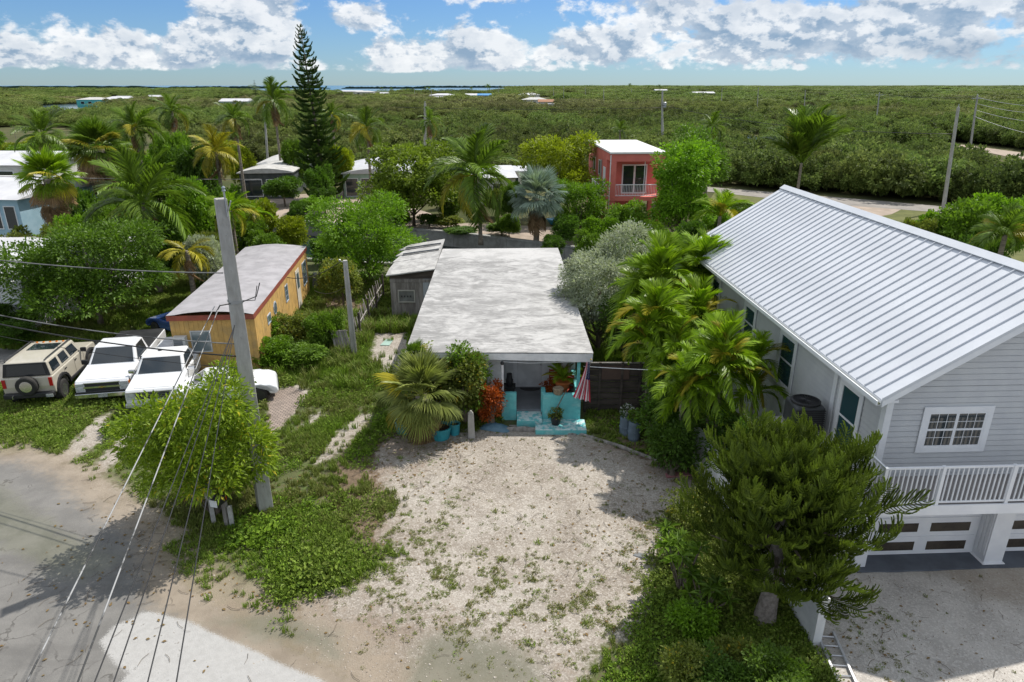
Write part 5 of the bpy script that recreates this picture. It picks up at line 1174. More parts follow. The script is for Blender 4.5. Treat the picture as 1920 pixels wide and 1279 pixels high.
    for x in (-.60, .75, 2.42, 3.55, 5.3, 7.0):
        b = B(); b.box(x - .005, x + .075, -1.315, -1.235, zd + .041, rz1 + .06); b.build('railing_post', TRIM, root, bevel=.006)
    bm_ = B(); bm_.box(0, .026, 0, .026, rz0 + .001, rz1 - .001); o0 = bm_.build('baluster', TRIM, root, (-.48, -1.288, 0)); me = o0.data
    x = -.48 + .115
    while x < Wd - .05:
        put('baluster', me, root, (x, -1.288, 0)); x += .115
    yy = -1.15
    while yy < -.08:
        put('baluster', me, root, (-.588, yy, 0)); yy += .115
    # garage: pillars and doors
    b = B(); b.box(-.02, .30, -.02, .34, 0, zd - .262); b.build('pillar', TRIM, root)
    b = B(); b.box(3.52, 4.02, -.02, .60, 0.08, zd - .262); pl = b.build('pillar', TRIM, root)
    b = B(); b.box(3.46, 4.08, -.08, .66, 0, .11); b.build('plinth', TRIM, pl, bevel=.02)
    for i in range(3):
        b = B(); b.box(3.50, 3.518, .03 + i * .13, .12 + i * .13, .3, zd - .4); b.build('slat', TRIM, pl)
    b = B(); b.box(Wd - .35, Wd, -.02, .34, 0, zd - .262); b.build('pillar', TRIM, root)
    b = B(); b.box(.0, Wd, -.20, .56, -.02, .09); b.build('garage_apron', mat('blue_grey_concrete', (.115, .13, .155), (.09, .10, .12), rough=.8), root)
    DG = mat('garage_glass', (.085, .070, .055), (.05, .042, .034), rough=.25, scale=1.5)
    for (g0, g1) in ((.55, 3.46), (4.25, 7.0)):
        q = [(g0, .45, .09), (g1, .45, .09), (g1, .45, 2.44), (g0, .45, 2.44)]
        d = B(); d.box(g0, g1, .45, .51, .09, 2.44); dr = d.build('garage_door', TRIM, root)
        for r_ in range(4):
            s = B(); s.panel(q, .0, 1, r_ / 4 + .006, (r_ + 1) / 4 - .006, .02, .015); s.build('door_section', TRIM, dr)
            for c_ in range(2):
                w = B(); u = .07 + c_ * .49; w.panel(q, u, u + .37, r_ / 4 + .06, r_ / 4 + .175, .028, .01); w.build('door_window', DG, dr)
    b = B(); b.box(.30, .549, .38, .60, .03, 2.44); b.box(3.461, 3.519, .44, .60, .112, 2.44); b.box(4.021, 4.249, .38, .60, .112, 2.44); b.box(.30, 3.519, .38, .60, 2.441, 2.53); b.box(4.021, Wd - .36, .38, .60, 2.441, 2.53); b.build('garage_frame', TRIM, root)
    return root
big_house()

def generic_home(name, label, cat, loc, rz, W, D, Hh, wall_m, roof_m, roof='flat', roof_h=.6, ov=.25, wins=((.15, .3), (.5, .65)), door=None, base=0.0, wv=(.45, .8), group=None, side_wins=(), frame=TRIM, curved=False):
    """box home: local x along the front (0..W), y back (0..D); windows on the front and on the left side"""
    root = thing(name, label, cat, loc, rz, group); z0 = base
    b = B(); b.box(0, W, 0, D, z0, z0 + Hh); b.build('walls', wall_m, root)
    if base > .3:
        for x in (.1, W / 2, W - .3):
            for y in (.1, D - .3): q = B(); q.box(x, x + .2, y, y + .2, 0, z0 - .003); q.build('stilt', CONC, root)
    z = z0 + Hh
    b = B()
    if roof == 'flat':
        b.hexa([(-ov, -ov, z + .003), (W + ov, -ov, z + .003), (W + ov, D + ov, z + .003), (-ov, D + ov, z + .003)], [(-ov, -ov, z + .16), (W + ov, -ov, z + .16), (W + ov, D + ov, z + .16), (-ov, D + ov, z + .16)])
    elif roof == 'gable':
        b.add([(-ov, -ov, z), (W + ov, -ov, z), (W + ov, D + ov, z), (-ov, D + ov, z), (-ov, D / 2, z + roof_h), (W + ov, D / 2, z + roof_h)], [(0, 1, 5, 4), (2, 3, 4, 5), (0, 4, 3), (1, 2, 5), (3, 2, 1, 0)])
    elif roof == 'hip':
        i = min(W, D) * .45; b.add([(-ov, -ov, z), (W + ov, -ov, z), (W + ov, D + ov, z), (-ov, D + ov, z), (i, D / 2, z + roof_h), (W - i, D / 2, z + roof_h)], [(0, 1, 5, 4), (2, 3, 4, 5), (0, 4, 3), (1, 2, 5), (3, 2, 1, 0)])
    elif roof == 'arched':
        n = 8; vs = []
        for k in range(n + 1):
            t = k / n; zz = z + roof_h * math.sin(math.pi * t) ** .8 + .02; x = -ov + (W + 2 * ov) * t
            vs += [(x, -ov, zz), (x, D + ov, zz), (x, -ov, z - .05), (x, D + ov, z - .05)]
        b.add(vs, [(4 * k, 4 * k + 4, 4 * k + 5, 4 * k + 1) for k in range(n)] + [(4 * k + 2, 4 * k + 6, 4 * k + 4, 4 * k) for k in range(n)] + [(4 * k + 1, 4 * k + 5, 4 * k + 7, 4 * k + 3) for k in range(n)] + [(4 * k + 3, 4 * k + 7, 4 * k + 6, 4 * k + 2) for k in range(n)])
    b.build('roof', roof_m, root)
    q = [(0, -.003, z0), (W, -.003, z0), (W, -.003, z), (0, -.003, z)]
    for (a, c) in wins: window(root, q, a, c, wv[0], wv[1], frame, .06)
    if door: b = B(); b.panel(q, door[0], door[1], .01, .80, .02, .02); b.build('door', frame, root)
    q = [(-.003, D, z0), (-.003, 0, z0), (-.003, 0, z), (-.003, D, z)]
    for (a, c) in side_wins: window(root, q, a, c, wv[0], wv[1], frame, .06)
    return root

# ------------------------------------------------------------------ yellow mobile home
def yellow_home():
    NL = Vector((-14.53, 27.18)); NR = Vector((-10.95, 27.45)); BR_ = Vector((-12.35, 40.4))
    u = (NR - NL); W = u.length; ang = math.atan2(u.y, u.x)
    v = BR_ - NR; O = Vector((NL.x, NL.y, 0)); root = thing('yellow_mobile_home', 'mustard yellow mobile home with a grey roof and brick red roof edge', 'mobile home', O)
    L = lambda p, z: (p.x - O.x, p.y - O.y, z)
    BLp = Vector((-15.95, 40.2)); ins = .16
    c = (NL + NR + BR_ + BLp) / 4
    sh = lambda p: p + (c - p).normalized() * ins
    nl, nr, br, bl = map(sh, (NL, NR, BR_, BLp))
    b = B(); b.hexa([L(nl, .25), L(nr, .25), L(br, .25), L(bl, .25)], [L(nl, 2.72), L(nr, 2.72), L(br, 2.72), L(bl, 2.72)]); b.build('walls', YELLOW, root)
    # roof: gently arched across
    nn, mm = 10, 16; vs = []; rs = np.random.default_rng(3)
    for j in range(mm + 1):
        for i in range(nn + 1):
            t = i / nn; s = j / mm; p = NL.lerp(NR, t).lerp(BLp.lerp(BR_, t), s); vs.append(L(p, 2.93 + .17 * math.sin(math.pi * t) + rs.normal() * .006))
    b = B(); b.add(vs, [(j * (nn + 1) + i, j * (nn + 1) + i + 1, (j + 1) * (nn + 1) + i + 1, (j + 1) * (nn + 1) + i) for j in range(mm) for i in range(nn)])
    b.build('roof', mat('grey_roof_coating', (.37, .355, .37), (.29, .28, .29), rough=.85, scale=1.3, dirt=(.15, .14, .14), dirt_amt=.5, bump=.3, bscale=12), root, smooth=True, fix=False)
    for (p, q) in ((NL, NR), (NR, BR_), (BR_, BLp), (BLp, NL)):
        d = (q - p).normalized(); n = Vector((d.y, -d.x)); a = p + n * .0; b = B(); i = -n * .05
        b.hexa([L(p, 2.70), L(q, 2.70), L(q + i, 2.70), L(p + i, 2.70)], [L(p, 2.925), L(q, 2.925), L(q + i, 2.925), L(p + i, 2.925)]); b.build('roof_edge', REDTRIM, root)
    def Q(p, q, off):
        d = (q - p).normalized(); n = Vector((d.y, -d.x)) * off; return [L(p + n, .25), L(q + n, .25), L(q + n, 2.70), L(p + n, 2.70)]
    vboards(root, Q(nl, nr, .002), .20, YELLOW, 'wall_panel', .014, .014, seed=8); vboards(root, Q(nr, br, .002), .25, YELLOW, 'wall_panel', .016, .014, seed=9)
    qf = Q(nl, nr, .018); window(root, qf, .22, .46, .40, .80, mat('sash_grey', (.55, .56, .56)), .05, sash=1, glass=glass_mat('pale_window_glass', (.16, .20, .21), .12))
    a = B(); a.panel(qf, .03, .18, .45, .72, .30, .30); ac = a.build('air_conditioner_case', mat('ac_white', (.66, .66, .64), rough=.6), root, bevel=.015)
    a = B(); a.panel(qf, .045, .15, .48, .69, .308, .01); a.build('grille', mat('ac_grille', (.12, .13, .14), (.28, .29, .30), scale=6, stretch=(.1, .1, 6)), ac)
    qs = Q(nr, br, .018)
    WG = glass_mat('side_window_glass', (.10, .14, .16), .1)
    window(root, qs, .16, .21, .58, .76, mat('frame_grey_blue', (.42, .46, .52)), .05, glass=WG); window(root, qs, .48, .53, .50, .86, MAT['frame_grey_blue'], .05, glass=WG, bars=(0, 2)); window(root, qs, .86, .95, .30, .85, MAT['frame_grey_blue'], .05, glass=WG, bars=(1, 2))
    # octagonal window
    A_, B_, C_, D_ = [Vector(t) for t in qs]; ux = (B_ - A_).normalized(); nz = ux.cross(Vector((0, 0, 1))); cc = A_.lerp(B_, .29) + Vector((0, 0, 1.75))
    for nm, rad, off, m in (('round_window', .33, .025, MAT['frame_grey_blue']), ('pane', .26, .045, WG)):
        b = B(); ring = [cc + ux * math.cos(k * math.pi / 4 + .39) * rad + Vector((0, 0, 1)) * math.sin(k * math.pi / 4 + .39) * rad for k in range(8)]
        b.add([p for p in ring] + [p + nz * off for p in ring], [tuple(range(8)), tuple(range(8, 16))] + [(k, (k + 1) % 8, 8 + (k + 1) % 8, 8 + k) for k in range(8)]); o = b.build(nm, m, root if nm != 'pane' else rw)
        if nm != 'pane': rw = o
    b = B(); b.panel(qs, .70, .775, .02, .88, .04, .02); d = b.build('door', mat('cream_door', (.66, .60, .50)), root)
    b = B(); b.panel(qs, .715, .76, .45, .80, .05, .005); b.build('door_window', WG, d)
    b = B(); b.panel(qs, .405, .455, -.08, .20, .06, .05); b.build('wall_vent', BLACK, root)
yellow_home()

# ------------------------------------------------------------------ red house on stilts
def red_house():
    O = Vector((8.15, 57.6, 0)); root = thing('red_stilt_house', 'coral red house on stilts with a white flat roof and white balcony railings', 'house', O, R(3))
    W, D, z0, z1 = 4.5, 11.5, 3.25, 6.75
    b = B(); b.box(.0, W, 2.0, D, z0, z1 - .005); b.build('walls', REDWALL, root)
    b = B(); b.hexa([(-.12, -.12, z1), (W + .12, -.12, z1), (W + .12, D + .1, z1 + .12), (-.12, D + .1, z1 + .12)], [(-.12, -.12, z1 + .14), (W + .12, -.12, z1 + .14), (W + .12, D + .1, z1 + .26), (-.12, D + .1, z1 + .26)]); b.build('roof', mat('white_membrane', (.74, .73, .71), (.68, .67, .66), rough=.6), root)
    b = B(); b.box(0, W, 0, .25, z1 - .62, z1 - .003); b.build('porch_beam', REDWALL, root)
    b = B(); b.box(0, .25, .251, 2.0, z1 - .62, z1 - .003); b.build('porch_beam', REDWALL, root)
    for x in (0, W - .45):
        b = B(); b.box(x, x + .45, 0, .45, 0, z1 - .621); b.build('column', REDWALL, root)
    for y in (3.5, 7.5, 11.0):
        for x in (0, 2.2, W - .35):
            b = B(); b.box(x, x + .35, y, y + .35, 0, z0 - .30); b.build('column', REDWALL, root)
    b = B(); b.box(-.9, W, -.05, 2.0, z0 - .32, z0 - .002); b.build('balcony_slab', REDWALL, root)
    b = B(); b.box(-.9, -.002, 2.001, 4.2, z0 - .32, z0 - .002); b.build('balcony_slab', REDWALL, root)
    q = [(0, 1.99, z0), (W, 1.99, z0), (W, 1.99, z1), (0, 1.99, z1)]
    window(root, q, .30, .78, .0, .70, TRIM, .11, glass=GLASS, double=True, name='french_door', off=.05)
    def rail(x0, y0, x1, y1):
        a = Vector((x0, y0, 0)); c = Vector((x1, y1, 0)); n = int((c - a).length / .13); b = B()
        b.tube([(x0, y0, z0 + 1.0), (x1, y1, z0 + 1.0)], .035, 4); b.tube([(x0, y0, z0 + .1), (x1, y1, z0 + .1)], .03, 4); b.build('handrail', TRIM, root)
        b = B()
        for i in range(n + 1): p = a.lerp(c, i / n); b.box(p.x - .013, p.x + .013, p.y - .013, p.y + .013, z0 + .1, z0 + 1.0)
        b.build('balusters', TRIM, root)['kind'] = 'stuff'
    rail(.46, .02, W - .46, .02); rail(-.02, .02, -.86, .02); rail(-.86, .06, -.86, 4.1); rail(-.82, 4.12, -.02, 4.12)
    b = B(); b.tube([(-.06, -.06, z1 - .1), (-.06, -.06, .2)], .04, 6); b.build('downpipe', TRIM, root)
    b = B(); b.tube([(2.9, .35, z0), (2.9, .35, z1 - .62)], .035, 6); b.build('porch_post', TRIM, root)
    q = [(-.003, D, z0), (-.003, 2.0, z0), (-.003, 2.0, z1), (-.003, D, z1)]
    window(root, q, .60, .70, .35, .72, TRIM, .07); window(root, q, .30, .42, .35, .72, TRIM, .07); 
    b = B(); b.panel(q, .86, .97, .0, .62, .04, .03); b.build('side_door', TRIM, root)
    b = B(); b.panel(q, .74, .78, .25, .75, .12, .1); b.build('shutter', mat('grey_shutter', (.35, .36, .35)), root)
    q = B(); q.box(1.0, 4.2, 6.0, 6.1, 0, z0 - .33); q.build('under_wall', REDWALL, root)
red_house()

# ------------------------------------------------------------------ homes over the canal and along the left edge
GREYROOF = mat('aged_white_roof', (.56, .55, .53), (.42, .41, .39), rough=.8, scale=1.2, dirt=(.22, .21, .2), dirt_amt=.5)
BLUEW = mat('pale_blue_siding', (.36, .52, .62), (.30, .46, .56), rough=.7); OFFW = mat('off_white_wall', (.60, .59, .55), (.50, .49, .46), rough=.8); MINT = mat('mint_siding', (.33, .45, .36), rough=.8); TEAL = mat('teal_wall', (.10, .46, .44), rough=.7); DKW = mat('dark_screen_wall', (.09, .10, .10), (.05, .06, .06), rough=.7)  # DKW: own dark colour of a screened porch front
WROOF = mat('white_roof', (.60, .60, .62), (.50, .50, .52), rough=.5, scale=.6)
a = G(447, 322, 3.0); b_ = G(540, 296, 3.0)
generic_home('mobile_home', 'long grey roofed mobile home across the canal left of the tall pine', 'mobile home', (a.x + .2, a.y - .4, 0), math.atan2(G(520, 322, 3).y - a.y, G(520, 322, 3).x - a.x) + .12, 5.6, 19, 2.9, DKW, GREYROOF, 'arched', .45, wins=((.08, .42), (.5, .92)), wv=(.1, .75), side_wins=((.2, .3),))
a = G(642, 322, 2.9)
generic_home('mobile_home', 'white roofed mint green home partly behind the sea grape tree', 'mobile home', (a.x, a.y, 0), .10, 7.5, 13, 2.7, MINT, WROOF, 'arched', .5, wins=((.03, .22), (.26, .45), (.50, .66)), wv=(.05, .8))
a = G(858, 330, 3.0)
generic_home('mobile_home', 'white roofed home behind the coconut palm over the canal', 'mobile home', (a.x, a.y - .5, 0), .15, 6.2, 9, 2.8, OFFW, WROOF, 'gable', .8, wins=((.1, .3), (.6, .8)))
a = G(925, 322, 3.0)
generic_home('mobile_home', 'small cream home with a white roof left of the silver fan palm', 'mobile home', (a.x, a.y + 3, 0), .0, 3.6, 5, 2.6, OFFW, WROOF, 'flat', .8, wins=((.1, .3), (.6, .8)))
# left edge
a = At(0, 330, 45)
generic_home('blue_house', 'pale blue two storey house cut by the left edge with white windows', 'house', (At(36, 330, 46).x - 7, 46, 0), R(-6), 7.0, 9, 2.6, BLUEW, WROOF, 'gable', .9, wins=((.70, .80), (.84, .96)), base=2.4, wv=(.22, .82), ov=.4)
generic_home('house', 'white roofed house at the left edge behind the coconut palms', 'house', (At(52, 262, 66).x - 9, 66, 0), R(-3), 9, 9, 2.6, OFFW, WROOF, 'gable', .9, wins=((.3, .45), (.6, .8)), base=2.4)
generic_home('house', 'grey home with a pale roof at the far left beyond the fan palm', 'house', (At(40, 296, 56).x - 9, 56, 0), R(-3), 9, 7, 2.6, OFFW, GREYROOF, 'flat', .9, wins=((.3, .45), (.6, .8)), base=1.6)
generic_home('white_house', 'white house behind the large dark tree at the far left', 'house', (At(62, 600, 33.2).x - 8, 33.6, 0), R(-4), 8, 10, 2.9, WHITE, WROOF, 'gable', .9, wins=((.3, .5), (.72, .84)), door=(.90, .97), side_wins=(), ov=.4)
# houses scattered over the plain
FH = [(168, 186, 4.4, 16, TEAL, GREYROOF, 'hip', 'teal walled house far off beyond the pond at left'), (212, 184, 4.4, 12, OFFW, WROOF, 'hip', 'small white roofed house right of the distant teal one'), (228, 183, 4.2, 9, OFFW, WROOF, 'gable', 'tiny white roofed cottage far off at left beside the teal house'),
      (287, 181, 4.2, 8, OFFW, WROOF, 'gable', 'lone pale cottage far away between the left coconut palms'), (437, 189, 4.6, 14, BLUEW, WROOF, 'gable', 'white roofed pale blue house out on the plain left of the tall pine'), (466, 191, 3.6, 9, OFFW, WROOF, 'flat', 'low white annex beside the pale blue plain house'),
      (655, 171, 5, 30, OFFW, WROOF, 'gable', 'white buildings on the far shore right of the tall pine'), (682, 172, 5, 22, OFFW, GREYROOF, 'hip', 'faraway grey roofed house near the water right of the pine'), (720, 175, 4.5, 8, OFFW, WROOF, 'gable', 'tiny white building alone on the plain'),
      (828, 178, 5.2, 20, OFFW, WROOF, 'hip', 'house with a broad white hipped roof on the plain'), (832, 184, 4.0, 12, OFFW, WROOF, 'gable', 'lower white roof just in front of the hipped white roof'), (888, 178, 5, 13, BLUEW, WROOF, 'gable', 'pale blue house beyond the field near the centre'), (908, 178, 5, 10, mat('strong_blue', (.07, .22, .50)), mat('blue_roof', (.10, .30, .58)), 'gable', 'strong blue house in the distance near the centre'),
      (992, 177, 5.5, 16, OFFW, WROOF, 'hip', 'bright white roofed house on the plain above the yellow tree'), (1003, 186, 4.2, 15, OFFW, GREYROOF, 'hip', 'grey roofed house in front of the bright white one'), (1024, 190, 3.8, 8, OFFW, mat('rust_roof', (.36, .18, .10)), 'gable', 'small house with a rust coloured roof on the plain'), (1040, 194, 3.2, 8, WHITE, WROOF, 'flat', 'low white block at the right of the rusty roof'),
      (1320, 174, 5, 22, OFFW, WROOF, 'gable', 'long white roofed building far away above the red house'), (1240, 169, 6, 16, BLUEW, WROOF, 'gable', 'very distant pale building right of centre')]
for (px, py, z, w, wm, rm, rt, lb) in FH:
    p = G(px, py, z); sc = 1
    generic_home('house', lb, 'house', (p.x - w / 2, p.y, 0), 0, w, w * .7, z - .3, wm, rm, rt, 1.3, .5, wins=((.15, .28), (.42, .55), (.7, .85)), wv=(.4, .75))
# ------------------------------------------------------------------ vehicles (local x forward, y left, z up)
def car_paint(name, c, rough=.25, dirt=.2): return mat(name, c, tuple(q * .93 for q in c), rough=rough, coat=.5, scale=1.5, dirt=tuple(q * .6 for q in c), dirt_amt=dirt, spec=.5)
PW = car_paint('white_car_paint', (.76, .77, .79)); PWOLD = car_paint('chalky_white_paint', (.72, .73, .74), .5, .5); PSAND = car_paint('sand_car_paint', (.50, .46, .38)); PBLUE = car_paint('blue_car_paint', (.03, .07, .22)); CHROME = mat('chrome', (.62, .62, .63), rough=.18, metal=.9); LAMP = mat('headlamp_lens', (.50, .52, .53), (.36, .38, .40), rough=.12, scale=9, spec=.8); REDL = mat('tail_lamp_lens', (.42, .012, .012), rough=.2); AMBER = mat('amber_lens', (.70, .20, .02), rough=.2); DARKTRIM = mat('dark_car_trim', (.03, .031, .034), rough=.55)
def wheel(root, x, y, r, w, s, rim_m=CHROME, spokes=6, name='wheel', axis='y', rimr=.58):
    b = B(); prof = [(r * rimr, -w * .5), (r * .90, -w * .5), (r, -w * .36), (r, w * .36), (r * .90, w * .5), (r * rimr, w * .5)]
    b.lathe(prof + [(r * rimr, -w * .5)], (0, 0, 0), 24, axis='y' if axis == 'y' else 'x', caps=False); t = b.build(name, RUBBER, root, (x, y, r if axis == 'y' else s[2]), smooth=False)
    o = w * .5 * (s if axis == 'y' else -1)
    g = B(); ax = 'y' if axis == 'y' else 'x'
    g.lathe([(r * rimr * 1.0, o * .98), (r * rimr * .86, o * .99), (r * rimr * .80, o * .55), (0.01, o * .55)], (0, 0, 0), 24, axis=ax); g.build('rim', rim_m, t)
    g = B()
    for k in range(spokes):
        a = 2 * math.pi * k / spokes; ca, sa = math.cos(a), math.sin(a); R1 = r * rimr * .86; tw = r * .07
        for_p = lambda q, d, h: ((q * ca - d * sa, h, q * sa + d * ca) if ax == 'y' else (h, q * ca - d * sa, q * sa + d * ca))
        g.hexa([for_p(.03, -tw, o * .60), for_p(R1, -tw * .8, o * .60), for_p(R1, tw * .8, o * .60), for_p(.03, tw, o * .60)], [for_p(.03, -tw, o * .98), for_p(R1, -tw * .8, o * .92), for_p(R1, tw * .8, o * .92), for_p(.03, tw, o * .98)])
    g.build('spokes', rim_m, t); return t
def arch(cx, r, z0, n=8): return [(cx + r * math.cos(a), z0 + r * math.sin(a)) for a in np.linspace(math.pi, 0, n)]
def body(root, side, W, m, taper=.0, name='body', bevel=.05):
    b = B(); b.prism(side, 'y', -W / 2, W / 2); return b.build(name, m, root, bevel=bevel, seg=3, smooth=False)
def cabin(root, x0, x1, xt0, xt1, W, Wt, z0, z1, m, name='cab'):
    """x0,x1 rear and front at the belt; xt0,xt1 rear and front at the roof"""
    lo = [(x0, -W / 2, z0), (x1, -W / 2, z0), (x1, W / 2, z0), (x0, W / 2, z0)]; hi = [(xt0, -Wt / 2, z1), (xt1, -Wt / 2, z1), (xt1, Wt / 2, z1), (xt0, Wt / 2, z1)]
    b = B(); b.hexa(lo, hi); o = b.build(name, m, root, bevel=.06, seg=3)
    return o, {'front': [lo[1], lo[2], hi[2], hi[1]], 'rear': [lo[3], lo[0], hi[0], hi[3]], 'right': [lo[0], lo[1], hi[1], hi[0]], 'left': [lo[2], lo[3], hi[3], hi[2]], 'top': hi}
def pan(root, q, u0, u1, v0, v1, m, name, off=.008, bevel=0): b = B(); b.panel(q, u0, u1, v0, v1, off, .02); return b.build(name, m, root, bevel=bevel)

def pickup(label, loc, rz, paint, modern=True):
    root = thing('pickup_truck', label, 'pickup truck', loc, rz)
    W = 1.96; r = .39; wf, wr = (1.85, -1.62) if modern else (1.75, -1.45); fx = 2.78 if modern else 2.62; rx = -2.85 if modern else -2.70; bed = 1.22; hood = 1.10
    side = [(rx, .55)] + arch(wr, .50, .48) + arch(wf, .50, .48) + [(fx - .02, .50), (fx, .75), (fx - .02, hood - .12), (fx - .10, hood - .02), (1.42, hood + .10), (1.30, hood + .12), (-.42, hood + .10), (-.42, .80), (rx, .80)]
    body(root, side, W, paint, bevel=.045)
    # bed box
    for s in (-1, 1):
        b = B(); b.box(rx, -.46, s * W / 2 - (.16 if s > 0 else 0), s * W / 2 + (.16 if s < 0 else 0), .78, bed); b.build('bed_side', paint, root, bevel=.03)
    b = B(); b.box(rx, rx + .06, -W / 2 + .165, W / 2 - .165, .60, bed - .01); b.build('tailgate', paint, root, bevel=.015)
    b = B(); b.box(-.53, -.47, -W / 2 + .165, W / 2 - .165, .78, bed); b.build('bed_front', paint, root)
    if modern:
        b = B(); b.hexa([(rx + .02, -W / 2 + .03, bed + .004), (-.44, -W / 2 + .03, bed + .004), (-.44, W / 2 - .03, bed + .004), (rx + .02, W / 2 - .03, bed + .004)], [(rx + .05, -W / 2 + .06, bed + .05), (-.46, -W / 2 + .06, bed + .05), (-.46, W / 2 - .06, bed + .05), (rx + .05, W / 2 - .06, bed + .05)]); b.build('tonneau_cover', BLACK, root, bevel=.01)
    # cabin
    _, q = cabin(root, -.42, 1.38, -.28, .72, W - .08, W - .42, hood + .08, 1.82 if modern else 1.76, paint)
    pan(root, q['front'], .06, .94, .10, .90, GLASSB, 'windscreen'); pan(root, q['rear'], .10, .90, .18, .86, GLASSB, 'rear_window')
    for s in ('left', 'right'):
        sq = q[s]; u = (.14, .78) if s == 'right' else (.22, .86)
        g = B(); A, Bq, Cq, D = [Vector(p) for p in sq]; nn = (Bq - A).cross(D - A).normalized()
        P = lambda uu, vv, o: A.lerp(Bq, uu).lerp(D.lerp(Cq, uu), vv) + nn * o
        pts = [(.14, .12), (.90, .12), (.86, .88), (.16, .88)] if s == 'right' else [(.10, .12), (.86, .12), (.84, .88), (.14, .88)]
        g.hexa([P(*p, -.01) for p in pts], [P(*p, .008) for p in pts]); g.build('side_window', GLASSB, root)
        ys = 1 if s == 'left' else -1
        b = B(); b.obox((1.05, ys * (W / 2 + .14), 1.26), (.12, .26, .20 if modern else .15), (0, 0, ys * .15)); b.build('wing_mirror', BLACK if modern else CHROME, root, bevel=.03)
        b = B(); b.box(-.20, -.06, ys * (W / 2) - .004, ys * (W / 2) + .022 * ys if ys > 0 else ys * W / 2 + .004, 1.0, 1.035); 
        b = B(); b.obox((.0, ys * (W / 2 + .012), 1.0), (.16, .03, .035)); b.build('door_handle', BLACK if modern else CHROME, root)
        for xx in (-.38, 1.20):
            b = B(); b.obox((xx, ys * (W / 2 + .0015), .82), (.012, .006, .52)); b.build('door_gap', BLACK, root)
    # bonnet crease panels
    b = B(); b.hexa([(1.45, -.62, hood + .105), (fx - .16, -.70, hood - .005), (fx - .16, .70, hood - .005), (1.45, .62, hood + .105)], [(1.47, -.60, hood + .135), (fx - .22, -.64, hood + .022), (fx - .22, .64, hood + .022), (1.47, .60, hood + .135)]); b.build('bonnet_panel', paint, root, bevel=.012)
    # face
    def F_(y0, y1, z0, z1, m, nm, d=.02, dx=0.0, bev=0): b = B(); b.box(fx - .06 + dx, fx + d + dx, y0, y1, z0, z1); return b.build(nm, m, root, bevel=bev)
    if modern:
        F_(-.62, .62, .66, .98, DARKTRIM, 'grille', .012)
        F_(-.66, .66, .79, .86, CHROME, 'grille_bar', .03); F_(-.66, .66, .985, 1.01, CHROME, 'grille_bar', .02); F_(-.66, .66, .635, .655, CHROME, 'grille_bar', .02)
        # emblem on the bar
        b = B(); e = [(-.13, -.018), (-.045, -.018), (-.045, -.038), (.045, -.038), (.045, -.018), (.13, -.018), (.115, .018), (.045, .018), (.045, .038), (-.045, .038), (-.045, .018), (-.115, .018)]
        b.prism([(y, z + .825) for y, z in e], 'x', fx + .031, fx + .040); b.build('emblem', mat('gold_emblem', (.50, .38, .10), rough=.3, metal=.6), root)
        for s in (-1, 1):
            F_(s * .81 - .15, s * .81 + .15, .86, 1.0, LAMP, 'headlamp', .02, 0, .02); F_(s * .81 - .15, s * .81 + .15, .68, .835, LAMP, 'headlamp', .018, 0, .02); b = B(); b.obox((fx - .13, s * .975, .93), (.20, .03, .13)); b.build('indicator', AMBER, root)
        F_(-1.0, 1.0, .40, .60, CHROME, 'bumper', .09, .02, .03); F_(-.98, .98, .605, .645, DARKTRIM, 'bumper_strip', .08, .02); F_(-.17, .17, .42, .55, mat('licence_plate', (.45, .46, .44), (.2, .22, .24), scale=14, rough=.6), 'licence_plate', .10, .02)
    else:
        F_(-.60, .60, .70, .98, DARKTRIM, 'grille', .012)
        for i in range(4): F_(-.62, .62, .72 + i * .075, .735 + i * .075, mat('dull_grey', (.20, .21, .22)), 'grille_bar', .022)
        F_(-.95, .95, .99, 1.01, CHROME, 'grille_bar', .02)
        for s in (-1, 1):
            F_(s * .79 - .15, s * .79 + .15, .86, .98, LAMP, 'headlamp', .02); F_(s * .79 - .15, s * .79 + .15, .72, .84, LAMP, 'headlamp', .018)
        F_(-.99, .99, .42, .58, mat('dull_chrome', (.50, .51, .52), rough=.4, metal=.4), 'bumper', .11, .02, .03)
        b = B(); b.hexa([(rx + .12, -.76, bed - .12), (-.55, -.76, bed - .10), (-.55, .76, bed - .10), (rx + .12, .76, bed - .12)], [(rx + .18, -.72, bed + .20), (-.62, -.70, bed + .22), (-.62, .70, bed + .18), (rx + .18, .72, bed + .22)]); b.build('bed_cover', mat('crumpled_white_sheet', (.66, .67, .70), (.50, .51, .54), rough=.6, scale=2, bump=.9, bscale=5), root, bevel=.03)
        b = B(); b.obox((1.9, -.30, hood + .055), (.24, .05, .006), (0, .05, .6)); b.obox((1.85, -.36, hood + .060), (.16, .03, .006), (0, .05, -.3)); b.build('rust_streak', mat('rust', (.32, .12, .05), rough=.9), root)
        b = B(); b.lathe([(.03, 0), (.09, .02), (.02, .05)], (.15, -.2, 1.765), 10); b.build('roof_vent', DARKTRIM, root)
    for x in (wf, wr):
        for s in (-1, 1): wheel(root, x, s * (W / 2 - .15), r, .26, s)
    b = B(); b.box(rx + .2, fx - .2, -.70, .70, .36, .55); b.build('chassis', BLACK, root)
    return root

